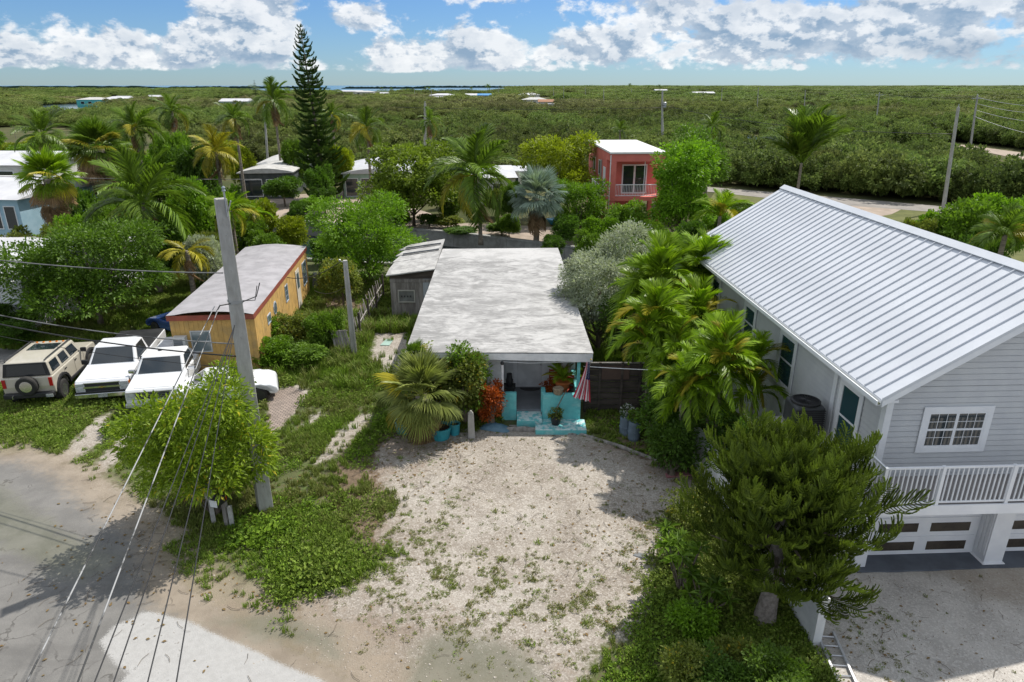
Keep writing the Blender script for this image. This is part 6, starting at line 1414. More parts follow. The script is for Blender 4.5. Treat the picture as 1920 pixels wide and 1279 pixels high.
def suv(label, loc, rz):
    root = thing('off_road_car', label, 'car', loc, rz); W = 1.84; r = .42; wf, wr = 1.42, -1.42; P = PSAND
    side = [(-2.10, .58)] + arch(wr, .54, .50) + arch(wf, .54, .50) + [(2.12, .62), (2.16, .80), (2.12, 1.14), (1.98, 1.21), (.95, 1.26), (.70, 1.28), (-2.12, 1.28), (-2.15, .9)]
    body(root, side, W, P, bevel=.05)
    _, q = cabin(root, -2.08, .86, -2.0, .48, W - .05, W - .30, 1.26, 1.87, P, 'cabin')
    pan(root, q['front'], .06, .94, .14, .88, GLASSB, 'windscreen')
    pan(root, q['rear'], .02, .98, .08, .93, BLACK, 'rear_panel', .012); pan(root, q['rear'], .10, .90, .16, .84, GLASSB, 'rear_window', .02)
    for s in ('left', 'right'):
        ys = 1 if s == 'left' else -1
        for (a, c) in ((.055, .29), (.36, .585), (.65, .90)):
            if s == 'left': a, c = 1 - c, 1 - a
            pan(root, q[s], a, c, .20, .84, GLASSB, 'side_window', .012)
        b = B(); b.obox((.62, ys * (W / 2 + .13), 1.35), (.12, .22, .18)); b.build('wing_mirror', BLACK, root, bevel=.03)
        b = B(); b.tube([(-1.95, ys * .70, 1.90), (-1.8, ys * .72, 1.94), (.3, ys * .72, 1.94), (.45, ys * .70, 1.88)], .028, 6); b.build('roof_rail', BLACK, root)
        for xx in (.02, -.95): b = B(); b.obox((xx, ys * (W / 2 + .014), 1.14), (.15, .03, .035)); b.build('door_handle', BLACK, root)
        for xx in (-1.08, -.10, .82): b = B(); b.obox((xx, ys * (W / 2 + .0015), .96), (.012, .006, .60)); b.build('door_gap', BLACK, root)
        for cx in (wf, wr):
            b = B(); o = arch(cx, .62, .50, 10); i_ = arch(cx, .52, .50, 10)[::-1]; b.prism(o + i_, 'y', ys * (W / 2 - .01), ys * (W / 2 + .075)); b.build('wheel_arch', BLACK, root)
        b = B(); b.box(-.88, .88, min(ys * (W / 2 - .05), ys * (W / 2 + .05)), max(ys * (W / 2 - .05), ys * (W / 2 + .05)), .50, .62); b.build('side_sill', BLACK, root, bevel=.02)
        b = B(); b.obox((-2.155, ys * .83, 1.06), (.03, .13, .36)); b.build('tail_lamp', REDL, root, bevel=.01)
        for cx in (wf, wr): wheel(root, cx, ys * (W / 2 - .12), r, .28, ys, CHROME, 7)
    b = B(); b.box(-2.30, -2.08, -.90, .90, .46, .66); b.build('bumper', BLACK, root, bevel=.04)
    b = B(); b.box(2.08, 2.28, -.88, .88, .46, .66); b.build('bumper', BLACK, root, bevel=.04)
    b = B(); b.box(-2.325, -2.30, -.88, -.62, .48, .60); b.build('licence_plate', mat('licence_plate', (.45, .46, .44)), root)
    b = B(); b.tube([(-2.31, .52, .50), (-2.40, .52, .52), (-2.40, .52, .60), (-2.31, .52, .62)], .02, 5); b.build('tow_hook', CHROME, root)
    wheel(root, -2.27, -.02, .385, .24, (0, 0, .98), CHROME, 8, 'spare_wheel', 'x')
    b = B(); b.box(-.62, .10, -.52, .52, 1.872, 1.885); b.build('sunroof', GLASSB, root)
    for i in range(5): b = B(); b.obox((.30, -.5 + .25 * i, 1.885), (.09, .07, .035)); b.build('marker_lamp', AMBER, root, bevel=.01)
    b = B(); b.box(2.155, 2.18, -.75, .75, .84, 1.10); b.build('grille', CHROME, root)
    b = B(); b.box(-1.8, 1.9, -.70, .70, .42, .60); b.build('chassis', BLACK, root)
    return root

def coupe(label, loc, rz, P, L_=3.95, soft=None, name='sports_car', cat='car'):
    root = thing(name, label, cat, loc, rz); W = 1.70; r = .31; wf, wr = 1.20, -1.12; fx, rx = L_ / 2, -L_ / 2
    side = [(rx + .04, .34)] + arch(wr, .39, .33) + arch(wf, .39, .33) + [(fx - .10, .28), (fx, .42), (fx - .06, .62), (fx - .30, .74), (.95, .84), (.70, .86), (-1.0, .88), (rx + .22, .90), (rx + .02, .78), (rx, .55)]
    body(root, side, W, P, bevel=.09)
    _, q = cabin(root, -1.30, .85, -.72, .12, W - .14, W - .44, .85, 1.24, soft or P, 'cabin')
    pan(root, q['front'], .06, .94, .08, .94, GLASSB, 'windscreen'); pan(root, q['rear'], .12, .88, .20, .86, GLASSB, 'rear_window')
    for s in ('left', 'right'):
        ys = 1 if s == 'left' else -1; sq = q[s]; A, Bq, Cq, D = [Vector(p) for p in sq]; nn = (Bq - A).cross(D - A).normalized()
        Pp = lambda u, v, o: A.lerp(Bq, u).lerp(D.lerp(Cq, u), v) + nn * o
        pts = [(.30, .10), (.90, .10), (.84, .88), (.30, .88)] if s == 'right' else [(.10, .10), (.70, .10), (.70, .88), (.16, .88)]
        g = B(); g.hexa([Pp(*p, -.01) for p in pts], [Pp(*p, .008) for p in pts]); g.build('side_window', GLASSB, root)
        b = B(); b.obox((.62, ys * (W / 2 + .08), .93), (.12, .18, .11)); b.build('wing_mirror', P, root, bevel=.03)
        b = B(); b.obox((fx - .30, ys * .62, .66), (.28, .24, .09), (0, .25, 0)); b.build('headlamp', LAMP, root, bevel=.03)
        b = B(); b.obox((rx + .045, ys * .62, .70), (.06, .30, .12)); b.build('tail_lamp', REDL, root, bevel=.02)
        b = B(); b.obox((-.55, ys * (W / 2 + .0015), .62), (.010, .005, .40)); b.obox((.72, ys * (W / 2 + .0015), .60), (.010, .005, .38)); b.build('door_gap', BLACK, root)
        for cx in (wf, wr): wheel(root, cx, ys * (W / 2 - .10), r, .21, ys, mat('dark_alloy', (.08, .08, .085), rough=.3, metal=.6), 10, rimr=.74)
    b = B(); b.box(fx - .05, fx + .006, -.42, .42, .32, .46); b.build('air_intake', BLACK, root)
    b = B(); b.box(-1.6, 1.6, -.66, .66, .22, .40); b.build('chassis', BLACK, root)
    return root

pickup('white pickup with a black bed cover and a gold emblem on its chrome grille', (-16.75, 27.35, 0.03), math.atan2(-.98, .20), PW, True)
pickup('older boxy white pickup with rust on its bonnet and a white sheet over its bed', (-14.30, 26.35, 0.03), math.atan2(-.98, .20), PWOLD, False)
suv('sand coloured boxy off-road car with a spare wheel on its back door', (-19.35, 26.55, 0.03), math.atan2(.98, -.18))
coupe('low white sports car half hidden by the shrub beside the tall pole', (-11.55, 25.25, 0.03), R(20), PW, name='sports_car')
coupe('dark blue car parked under the big tree beyond the black bed cover', (-16.9, 33.2, 0.03), R(150), PBLUE, name='small_car')

# ------------------------------------------------------------------ poles and cables
def big_pole():
    b = G(498, 957); top = At(413, 372, b.y); h = top.z; lean = top.x - b.x
    root = thing('utility_pole', 'tall square concrete utility pole rising in front of the yellow mobile home', 'utility pole', (b.x, b.y, 0), R(33))
    lx, ly = lean * math.cos(R(-33)), lean * math.sin(R(-33))
    bb = B(); a, c = .205, .135
    bb.hexa([(-a, -a, -.1), (a, -a, -.1), (a, a, -.1), (-a, a, -.1)], [(lx - c, ly - c, h), (lx + c, ly - c, h), (lx + c, ly + c, h), (lx - c, ly + c, h)]); bb.build('shaft', CONCP, root, bevel=.02)
    P = lambda f: Vector((lx * f, ly * f, h * f))
    f = At(420, 565, b.y).z / h; p = P(f); w = a + (c - a) * f
    bb = B(); bb.box(p.x - w - .012, p.x + w + .012, p.y - w - .012, p.y + w + .012, p.z - .035, p.z + .035); bb.build('steel_band', GALV, root)
    bb = B(); bb.tube([p + Vector((w, -w, 0)), p + Vector((w + .35, -w - .1, .12)), p + Vector((w + .5, -w, .45))], .014, 5); bb.tube([p + Vector((-w, -w, 0)), p + Vector((-w - .30, -w - .2, .05)), p + Vector((-w - .45, -w - .3, -.12))], .018, 5); bb.tube([p + Vector((w, -w, .03)), p + Vector((w + .30, -w - .1, .02)), p + Vector((w + .42, -w, .38))], .012, 5); bb.build('cable_loops', BLACK, root)
    p = P(1.0); bb = B(); bb.tube([p + Vector((.08, -.155, -.45)), p + Vector((.08, -.155, .18))], .022, 6); bb.tube([p + Vector((.12, -.15, -.30)), p + Vector((.20, -.22, -.05))], .018, 5); bb.build('conductor_bracket', GALV, root)
    bb = B(); bb.lathe([(.02, 0), (.05, .03), (.035, .07), (.05, .11), (.02, .15)], tuple(p + Vector((.08, -.155, .17))), 10); bb.build('insulator', mat('porcelain', (.30, .34, .38), rough=.3), root)
    for k in range(9):
        q = P(.10 + k * .1); bb = B(); bb.lathe([(.012, 0), (.012, .03)], (q.x, q.y - (a + (c - a) * (.1 + k * .1)) - .02, q.z), 6, axis='z'); bb.build('bolt', GALV, root)
    return Vector((b.x, b.y, 0)), lean, h
PB, PLEAN, PH = big_pole()
def pole_at(px, py):
    """point on the tall pole's axis seen at pixel row py"""
    p = At(px, py, PB.y - .22); return p
def cable(label, a, b, sag=.3, r=.012, m=WIRE, n=24, name='cable', group=None):
    a, b = Vector(a), Vector(b); o = a.copy(); pts = []
    for i in range(n + 1):
        t = i / n; p = a.lerp(b, t) - Vector((0, 0, sag * 4 * t * (1 - t))); pts.append(p - o)
    bb = B(); bb.tube(pts, r, 5); ob = bb.build(name, m, None, a, smooth=True); props(ob, label, 'cable', group); return ob
hz = 6.35
a0 = pole_at(402, 575)
def to_front(px, z, ext=1.6):
    e = G(px, 1279, z); return a0 + (e - a0) * ext
LIGHTWIRE = mat('silver_cable', (.34, .34, .34), (.045, .045, .045), rough=.5, scale=1.3, lo=.46, hi=.54)
cable('thick silver cable from the pole band to the bottom left edge, leftmost of its pair', a0, to_front(50, hz), .0, .0105, LIGHTWIRE)
cable('thick twisted cable running from the pole band to the bottom edge, right of its twin', pole_at(412, 572), pole_at(412, 572) + (G(146, 1279, hz) - pole_at(412, 572)) * 1.6, .0, .0105, LIGHTWIRE)
for px, lb in ((176, 'thin dark wire crossing the road just right of the thick cable pair'), (212, 'faint wire over the left edge of the white road patch'), (276, 'thin wire passing over the middle of the white road patch'), (330, 'thin wire nearest the lawn over the right part of the white road patch')):
    s = pole_at(440, 610); e = G(px, 1279, 5.6); cable(lb, s, s + (e - s) * 1.5, .02, .009, BLACK)
def span(lb, p0, z0, p1, z1, sag=.15, r=.013, m=WIRE):
    cable(lb, G(*p0, z0), G(*p1, z1), sag, r, m)
e = At(418, 512, PB.y); span('upper wire from the pole to the left edge passing over the dark round tree', (418, 512), e.z, (-140, 470), e.z, .15, .016)
e = At(440, 645, PB.y); span('middle wire from the pole to the left edge above the parked pickups', (440, 645), e.z, (-140, 560), e.z, .25, .017)
e = At(443, 668, PB.y); span('thick dark wire sagging to the left edge across the pickup roofs', (443, 668), e.z, (-140, 575), e.z, .25, .022, BLACK)
e = At(446, 690, PB.y); span('lowest thin wire to the left edge above the sand coloured car', (446, 690), e.z, (-140, 598), e.z, .25, .009, BLACK)
cable('long thin wire above the palms from the left edge to the grey mobile home', At(-120, 328, 40), At(490, 336, 60), .1, .022)
# service pole stub
sb = G(665, 672); st = At(647, 488, sb.y)
root = thing('utility_stub', 'short weathered concrete service pole leaning by the leaning pallet', 'utility pole', (sb.x, sb.y, 0), .4)
bb = B(); dx = (st.x - sb.x); bb.hexa([(-.13, -.13, 0), (.13, -.13, 0), (.13, .13, 0), (-.13, .13, 0)], [(dx - .09, -.09, st.z), (dx + .09, -.09, st.z), (dx + .09, .09, st.z), (dx - .09, .09, st.z)]); bb.build('shaft', CONCP, root, bevel=.015)
bb = B(); bb.tube([(.05, -.19, .1), (dx + .02, -.14, st.z - .2)], .022, 6); bb.build('conduit', GALV, root)
bb = B(); bb.tube([(dx - .05, 0, st.z - .1), (dx - .25, -.1, st.z + .02)], .02, 6); bb.lathe([(.02, 0), (.05, .03), (.05, .08), (.02, .1)], (dx - .25, -.1, st.z), 8); bb.build('cable_bracket', GALV, root)
cable('service cable drooping from the stub pole to the yellow home', st + Vector((-.2, 0, -.05)), At(520, 515, 35.5), .45, .02, BLACK)
cable('lower slack cable from the stub pole to the grass behind the yellow home', st + Vector((-.1, 0, -1.2)), At(590, 545, 34.5), .25, .013, BLACK)
cable('pale clothes line stretched between the porch and the palm row', At(1094, 687, 23.6), At(1290, 696, 21.0), .02, .013, TRIM)
# small poles over the plain
def pole(px, top, base, label, r0=.16, arm=False, trans=False, lean=0):
    b = G(px, base); t = At(px + lean, top, b.y); root = thing('power_pole', label, 'utility pole', (b.x, b.y, 0)); h = t.z; dx = t.x - b.x
    bb = B(); bb.tube([(0, 0, 0), (dx, 0, h)], [r0, r0 * .7], 8); bb.build('shaft', CONCP, root)
    if arm: bb = B(); bb.obox((dx, -.15, h - .6), (2.0, .1, .12)); bb.build('crossarm', GALV, root)
    if trans: bb = B(); bb.lathe([(.05, 0), (.28, .02), (.28, .75), (.1, .85)], (dx + .5, -.1, h - 2.4), 12); bb.build('transformer', GALV, root)
    bb = B(); bb.lathe([(.03, 0), (.06, .05), (.03, .12), (.05, .2), (.02, .25)], (dx, 0, h), 8); bb.build('insulator', GALV, root)
    return Vector((b.x + dx, b.y, h))
PL = [(503, 196, 318, 'concrete pole left of the tall pine', .2, False, False, -8), (797, 194, 345, 'concrete pole rising behind the sea grape tree', .2, False, False, 0), (1241, 172, 305, 'pole with a transformer behind the red house', .2, False, True, 1),
      (1352, 165, 206, 'pole on the plain left of the windblown palm', .2, False, False, 2), (1419, 165, 214, 'pole on the plain just left above the windblown palm', .2, False, False, 3), (1507, 170, 225, 'pole behind the top of the windblown palm', .2, False, False, 3), (1641, 174, 246, 'leaning pole out in the mangroves right of the windblown palm', .22, True, False, 8),
      (1768, 201, 395, 'large leaning pole beside the bend of the back road', .20, False, False, 29), (1818, 178, 285, 'pole with crossarm beside the far road bend', .22, True, False, 15), (777, 166, 187, 'far pole left of the white hipped roof', .25, False, False, 0), (809, 168, 202, 'far pole in front of the white hipped roof', .2, False, False, 0),
      (905, 178, 200, 'far pole by the strong blue house', .2, False, False, 0), (934, 164, 187, 'far pole right of the strong blue house', .25, False, False, 0), (1057, 162, 196, 'far pole right of the rusty roof', .2, False, False, 0), (1098, 164, 186, 'far pole above the yellow topped tree', .22, False, False, 0), (1132, 164, 199, 'far pole above the left end of the red house roof', .22, False, False, 0),
      (1038, 164, 190, 'thin far pole next to the low white block', .2, False, False, 0), (1184, 166, 186, 'far pole between the red house roof and the transformer pole', .22, False, False, 0), (1245, 190, 300, 'second pole standing against the transformer pole', .17, False, False, -4)]
PT = [pole(*a) for a in PL]
for i, (a, b_) in enumerate(((5, 6), (6, 8))):
    cable(('wire between the plain pole and the leaning mangrove pole', 'wire from the leaning mangrove pole to the crossarm pole')[i], PT[a] - Vector((0, 0, .3)), PT[b_] - Vector((0, 0, .3)), .5, .03, BLACK)
for i, (yy, lb) in enumerate(((200, 'topmost wire leaving the crossarm pole to the right'), (214, 'second wire leaving the crossarm pole to the right'), (233, 'third wire leaving the crossarm pole to the right'), (262, 'lowest wire leaving the crossarm pole to the right'))):
    q = PT[8] - Vector((0, 0, .4 + i * 1.1)); cable(lb, q, At(1990, yy, q.y - 18), .5, .035, GALV)
cable('faint wire crossing the plain behind the red house', At(740, 201, 120), At(1240, 202, 110), .3, .03, BLACK)
cable('faint wire from the transformer pole to the bend pole', PT[2] - Vector((0, 0, 2)), PT[7] - Vector((0, 0, 2.5)), 1.0, .03, BLACK)

# ------------------------------------------------------------------ fences, walls, garden things
def plank_fence():
    O = At(1140, 780, 24.1); O.z = 0; root = thing('wooden_fence', 'dark weathered board fence right of the turquoise porch', 'fence', O)
    x0, x1 = At(1094, 740, 24.1).x - O.x, At(1200, 740, 24.1).x - O.x; rr = random.Random(3)
    for i in range(8):
        z = .10 + i * .245; b = B(); b.hexa([(x0 + rr.uniform(-.03, .03), -.02, z), (x1 + .2, -.02, z + rr.uniform(-.02, .02)), (x1 + .2, .015, z), (x0, .015, z)], [(x0 + rr.uniform(-.03, .03), -.02, z + .222), (x1 + .2, -.02, z + .222), (x1 + .2, .015, z + .222), (x0, .015, z + .222)]); b.build('board', DARKWOOD, root)
    for x in (x0 + .02, x0 + .55, (x0 + x1) / 2 + .3, x1 - .1): b = B(); b.box(x, x + .09, -.085, -.025, 0, 2.12); b.build('post', DARKWOOD, root)
    b = B(); b.box(x0 + .66, x0 + 1.72, -.06, -.03, 1.42, 1.98); b.build('patch_panel', mat('brown_patch_wood', (.13, .085, .07), rough=.9), root)
    b = B(); b.box(x0 + .1, x1 + .1, -.05, .02, 2.07, 2.11); b.build('top_rail', OLDWOOD, root)
plank_fence()
def leaning_fence():
    a = G(672, 640); c = G(716, 560); O = a.copy(); root = thing('picket_fence', 'tumbledown grey board fence running back beside the shed yard', 'fence', O); rr = random.Random(6)
    n = 22
    for i in range(n):
        p = a.lerp(c, i / (n - 1)) - O; h = 1.1 + .25 * rr.random(); lx = rr.uniform(-.25, .05) - .12
        b = B(); b.hexa([(p.x, p.y - .07, 0), (p.x + .025, p.y - .07, 0), (p.x + .025, p.y + .07, 0), (p.x, p.y + .07, 0)], [(p.x + lx, p.y - .07, h), (p.x + lx + .025, p.y - .07, h), (p.x + lx + .025, p.y + .07, h - .05), (p.x + lx, p.y + .07, h - .05)]); b.build('board', OLDWOOD, root)
    for z in (.4, .9): b = B(); b.tube([(.06, 0, z), tuple(c - O + Vector((.06, 0, z)))], .035, 4); b.build('rail', OLDWOOD, root)
    for t in (0, .33, .66, 1): p = a.lerp(c, t) - O; b = B(); b.box(p.x + .08, p.x + .17, p.y - .05, p.y + .05, 0, 1.5); b.build('post', DARKWOOD, root)
leaning_fence()
p = G(648, 672); root = thing('leaning_pallet', 'slatted wooden pallet propped against the foot of the stub pole', 'pallet', p, R(12))
for i in range(6): b = B(); b.hexa([(-.35 + i * .13, -.02 + i * .02, 0), (-.25 + i * .13, -.02 + i * .02, 0), (-.25 + i * .13, .01 + i * .02, 0), (-.35 + i * .13, .01 + i * .02, 0)], [(-.60 + i * .12, .45, 1.25), (-.50 + i * .12, .45, 1.25), (-.50 + i * .12, .48, 1.25), (-.60 + i * .12, .48, 1.25)]); b.build('slat', OLDWOOD, root)
for z in (.35, .85, 1.2): b = B(); b.tube([(-.35 - z * .2, .02 + z * .36, z), (.42 - z * .2, .10 + z * .33, z)], .03, 4); b.build('batten', OLDWOOD, root)
p = G(884, 822); b = B(); b.hexa([(-.13, -.08, 0), (.13, -.08, 0), (.13, .08, 0), (-.13, .08, 0)], [(-.11, -.07, 1.0), (.09, -.07, 1.0), (.09, .07, 1.0), (-.11, .07, 1.0)]); b.hexa([(-.11, -.07, 1.0), (.09, -.07, 1.0), (.09, .07, 1.0), (-.11, .07, 1.0)], [(-.02, -.05, 1.12), (.02, -.05, 1.12), (.02, .05, 1.12), (-.02, .05, 1.12)]); props(b.build('bollard_post', CONCP, None, p, .2, bevel=.015), 'short grey post with a pointed top in the gravel right of the fan palm', 'post')
for px, py, w, lb in ((757, 812, .30, 'turquoise planter tub at the left under the fan palm'), (826, 822, .40, 'low turquoise planter tub under the middle of the fan palm'), (853, 816, .20, 'narrow turquoise planter tub at the right under the fan palm')):
    p = G(px, py); root = thing('planter_tub', lb, 'planter', p); b = B(); b.lathe([(w * .8, 0), (w, .45), (w * 1.05, .46), (w * 1.05, .50), (w * .92, .50), (w * .90, .40)], n=18); b.build('tub', mat('tub_blue', (.045, .33, .40), (.03, .24, .30), rough=.5, dirt=(.2, .25, .25), dirt_amt=.3), root)
    b = B(); b.lathe([(.01, .40), (w * .89, .41)], n=18); b.build('potting_soil', mat('potting_soil', (.05, .035, .025), rough=1), root)
# tarp bundle, timbers
p = G(928, 806); nn = 14; vs = []; rr = np.random.default_rng(3)
for j in range(nn + 1):
    for i in range(nn + 1):
        u, v_ = i / nn * 2 - 1, j / nn * 2 - 1; h = .26 * max(0, 1 - abs(u) ** 2.6) * max(0, 1 - abs(v_) ** 2.2) ** .6 + rr.normal() * .012; vs.append((u * .62, v_ * .24 + .08 * u, max(.0, h)))
b = B(); b.add(vs, [(j * (nn + 1) + i, j * (nn + 1) + i + 1, (j + 1) * (nn + 1) + i + 1, (j + 1) * (nn + 1) + i) for j in range(nn) for i in range(nn)]); props(b.build('folded_tarp', mat('slate_blue_tarp', (.12, .22, .29), (.08, .16, .22), rough=.5), None, p, -.35, smooth=True), 'slate blue tarp heaped on the gravel below the croton bush', 'tarp')
for (q0, q1, w, lb) in (((948, 808), (1020, 812), .12, 'grey driftwood timber lying between the blue tarp and the porch slab'), ((1000, 806), (1080, 818), .09, 'second weathered timber lying along the front of the porch slab'), ((1085, 815), (1250, 872), .08, 'long curved edging timber at the back edge of the gravel'), ((955, 800), (990, 806), .06, 'short broken plank beside the blue tarp')):
    a, c = G(*q0), G(*q1); b = B(); m_ = (c - a) / 2; b.tube([(0, 0, w * .6), tuple(m_ + Vector((.03, .04, w * .8))), tuple((c - a) + Vector((0, 0, w * .5)))], [w * .7, w, w * .6], 7); props(b.build('timber', OLDWOOD, None, a), lb, 'timber')
for (px, py, lx, ly, rz, m, lb, z) in ((1270, 893, .85, .28, .15, mat('faded_pink', (.42, .20, .21), (.34, .15, .16), rough=.8), 'faded pink board lying on the gravel near the white garden wall', .04), (1203, 1046, .42, .20, -.5, mat('grey_scrap', (.20, .21, .22), rough=.7), 'grey flattened scrap lying on the right side of the gravel', .03),
                              (727, 644, .45, .95, -.15, mat('mint_glass', (.38, .52, .46), (.34, .47, .42), rough=.25), 'pale green glass sheet lying on the sand beside the flat roofed house', .03)):
    p = G(px, py); b = B(); b.prism([(-lx / 2, -ly / 2), (lx / 2, -ly / 2 * .9), (lx / 2 * .8, ly / 2 * .6), (0, ly / 2), (-lx / 2 * .9, ly / 2 * .7)], 'z', .05, .05 + z); props(b.build('scrap_board' if py != 644 else 'glass_sheet', m, None, p, rz), lb, 'board')
# white garden wall
def garden_wall():
    A_ = Vector((6.15, 20.3, 0)); C_ = Vector((6.95, 12.15, 0)); root = thing('garden_wall', 'white painted block wall between the gravel lot and the grey house', 'wall', A_); d = (C_ - A_).normalized(); n = Vector((-d.y, d.x, 0)) * .10; L = (C_ - A_).length; k = 5
    for i in range(k):
        p = d * (L * i / k + (.004 if i else 0)); q = d * (L * (i + 1) / k - .004); h = 1.25
        b = B(); b.hexa([p - n, q - n, q + n, p + n], [x + Vector((0, 0, h)) for x in (p - n, q - n, q + n, p + n)]); b.build('wall_section', WHITE, root)
        b = B(); n2 = n * 1.3; b.hexa([x + Vector((0, 0, h + .002)) for x in (p - n2, q - n2, q + n2, p + n2)], [x + Vector((0, 0, h + .07)) for x in (p - n2, q - n2, q + n2, p + n2)]); b.build('coping', TRIM, root)
garden_wall()
# ladder lying by the wall
a, c = G(1545, 1190), G(1592, 1300); root = thing('ladder', 'aluminium ladder lying on the gravel at the end of the white garden wall', 'ladder', a)
d = (c - a).normalized(); n = Vector((-d.y, d.x, 0)) * .19; AL = mat('aluminium', (.60, .61, .63), rough=.35, metal=.5)
for s in (-1, 1): b = B(); k = n * s; w = Vector((-d.y, d.x, 0)) * .025; e_ = c - a; b.hexa([k - w + Vector((0, 0, .04)), k + e_ - w + Vector((0, 0, .04)), k + e_ + w + Vector((0, 0, .04)), k + w + Vector((0, 0, .04))], [k - w + Vector((0, 0, .13)), k + e_ - w + Vector((0, 0, .13)), k + e_ + w + Vector((0, 0, .13)), k + w + Vector((0, 0, .13))]); b.build('rail', AL, root)
L = (c - a).length
for i in range(int(L / .28)): q = d * (.15 + i * .28); b = B(); b.tube([q - n * .9 + Vector((0, 0, .085)), q + n * .9 + Vector((0, 0, .085))], .018, 5); b.build('rung', AL, root)
# air conditioner
p = Vector((8.22, 17.3, .85)); root = thing('air_conditioner', 'dark round-cornered air conditioner unit on a stand against the grey house', 'air conditioner', p)
ACD = mat('ac_dark_grey', (.055, .058, .062), (.04, .042, .046), rough=.5)
b = B(); b.box(-.75, .55, -.55, .55, 2.0, 2.12); b.build('stand_top', CONC, root); b = B()
for x in (-.5, .42):
    for y in (-.5, .42): b.box(x, x + .08, y, y + .08, -.85, 1.998)
b.build('stand_legs', GALV, root)
b = B(); b.box(-.42, .42, -.42, .42, 2.14, 2.86); b.build('casing', ACD, root, bevel=.09, seg=4)
for i in range(10): b = B(); b.box(-.405, .405, -.432, -.421, 2.20 + i * .062, 2.225 + i * .062); b.build('louvre', BLACK, root)
b = B(); b.lathe([(.40, 2.862), (.40, 2.91), (.34, 2.93), (.33, 2.87)], n=24); b.build('fan_ring', BLACK, root)
b = B()
for k in range(12): t = k * math.pi / 12; b.tube([(-.34 * math.cos(t), -.34 * math.sin(t), 2.915), (.34 * math.cos(t), .34 * math.sin(t), 2.915)], .008, 4)
b.build('fan_guard', BLACK, root)
# mailboxes
def mailbox(px, py, h, label, dark=False, rz=.3):
    p = G(px, py); root = thing('mailbox', label, 'mailbox', p, rz)
    b = B(); b.box(-.06, .06, -.06, .06, 0, h); b.build('post', OLDWOOD if dark else mat('white_worn_post', (.55, .55, .53), (.35, .34, .32), rough=.9), root)
    prof = [(-.12, 0), (.12, 0), (.12, .16)] + [(.12 * math.cos(t), .16 + .12 * math.sin(t)) for t in np.linspace(.3, math.pi - .3, 7)] + [(-.12, .16)]
    b = B(); b.prism([(x, z + h) for x, z in prof], 'y', -.38, .18); b.build('box', BLACK if dark else mat('mailbox_grey', (.33, .36, .42), (.26, .28, .33), rough=.5), root)
    b = B(); b.box(-.115, .115, -.40, -.382, h + .01, h + .22); b.build('door', TRIM if dark else GALV, root)
    b = B(); b.box(.122, .132, -.05, .0, h + .05, h + .30); b.build('flag', REDL, root)
mailbox(402, 985, 1.15, 'grey mailbox on a wooden post under the front shrub', False, .5)
mailbox(428, 990, .95, 'black mailbox with a white front under the front shrub', True, -.3)
p = G(437, 992); b = B(); b.box(-.06, .06, -.05, .05, 0, .78); props(b.build('sign_post', mat('white_worn_post', (.55, .55, .53)), None, p, .2, bevel=.01), 'short chipped white post right of the black mailbox', 'post')
# barrels with flowers
for px, py, lb in ((1172, 815, 'blue grey barrel planter beside the dark board fence'), (1188, 825, 'second blue grey barrel nearer the gravel by the palm row')):
    p = G(px, py); root = thing('barrel', lb, 'barrel', p); b = B(); b.lathe([(.19, 0), (.22, .1), (.22, .34), (.235, .36), (.22, .38), (.22, .68), (.20, .76), (.17, .76)], n=16); b.build('drum', mat('barrel_blue', (.17, .22, .28), (.12, .16, .2), rough=.6), root)
    b = B(); b.lathe([(.01, .70), (.18, .71)], n=16); b.build('potting_soil', MAT['potting_soil'], root)
for j, (px, py) in enumerate(((1172, 815), (1188, 825))):
    p = G(px, py); lb = ('white flowers growing in the barrel next to the fence', 'leafy plant growing in the nearer blue grey barrel')[j]
    m = crown_mesh('flower_plant', [((0, 0, .95), (.22, .22, .25))], 40, 9, .07, .05, leaf_mat('leaf_white_flower', (.05, .10, .02), (.12, .2, .04), yellow=(.75, .75, .78), yamt=.45) if j == 0 else LEAF_MID, 70 + j, cl_r=.08)
    o = put('flower_plant', m, None, p); props(o, lb, 'plant')
# porch furniture, pots, flag
def chair(x, y, rz, label):
    root = thing('chair', label, 'chair', (x, y, .42), rz); M_ = mat('red_chair_paint', (.42, .05, .02), rough=.5)
    b = B(); b.box(-.24, .24, -.22, .24, .42, .46); b.build('seat', M_, root, bevel=.01)
    for sx in (-.22, .19):
        for sy in (-.20, .20): b = B(); b.box(sx, sx + .035, sy, sy + .035, 0, .419 if sy < 0 else .95); b.build('leg', M_, root)
    for i in range(4): b = B(); b.box(-.18, .18, .205, .228, .53 + i * .11, .60 + i * .11); b.build('back_slat', M_, root)
chair(1.75, 25.0, .2, 'red slatted chair on the porch left of the potted palm'); chair(2.12, 24.55, -.7, 'red slatted chair on the porch nearest the flag')
def pot(name, label, loc, r, h, m, plant, cat='potted plant'):
    root = thing(name, label, cat, loc); b = B(); b.lathe([(r * .7, 0), (r, h * .9), (r * 1.1, h * .92), (r * 1.1, h), (r * .92, h), (r * .88, h * .85)], n=16); b.build('pot', m, root)
    put('foliage', plant, root); return root
TERR = mat('terracotta_orange', (.55, .17, .05), (.45, .13, .04), rough=.7)
m1 = crown_mesh('foliage', [((0, 0, .42), (.22, .22, .2))], 36, 9, .08, .05, LEAF_OLIVE, 81, cl_r=.08)
r_ = pot('potted_shrub', 'dark potted plant with a bare stem standing on the turquoise step', (1.62, 22.62, .243), .21, .34, BLACK, m1)
b = B(); b.tube([(0, 0, .3), (.05, 0, .7), (.28, .1, 1.15), (.36, .12, 1.3)], [.025, .022, .018, .01], 6); b.build('stem', BARK, r_)
root = thing('potted_palm', 'potted palm with pale arching leaves and orange pot rim on the porch', 'potted plant', (1.95, 24.0, .42))
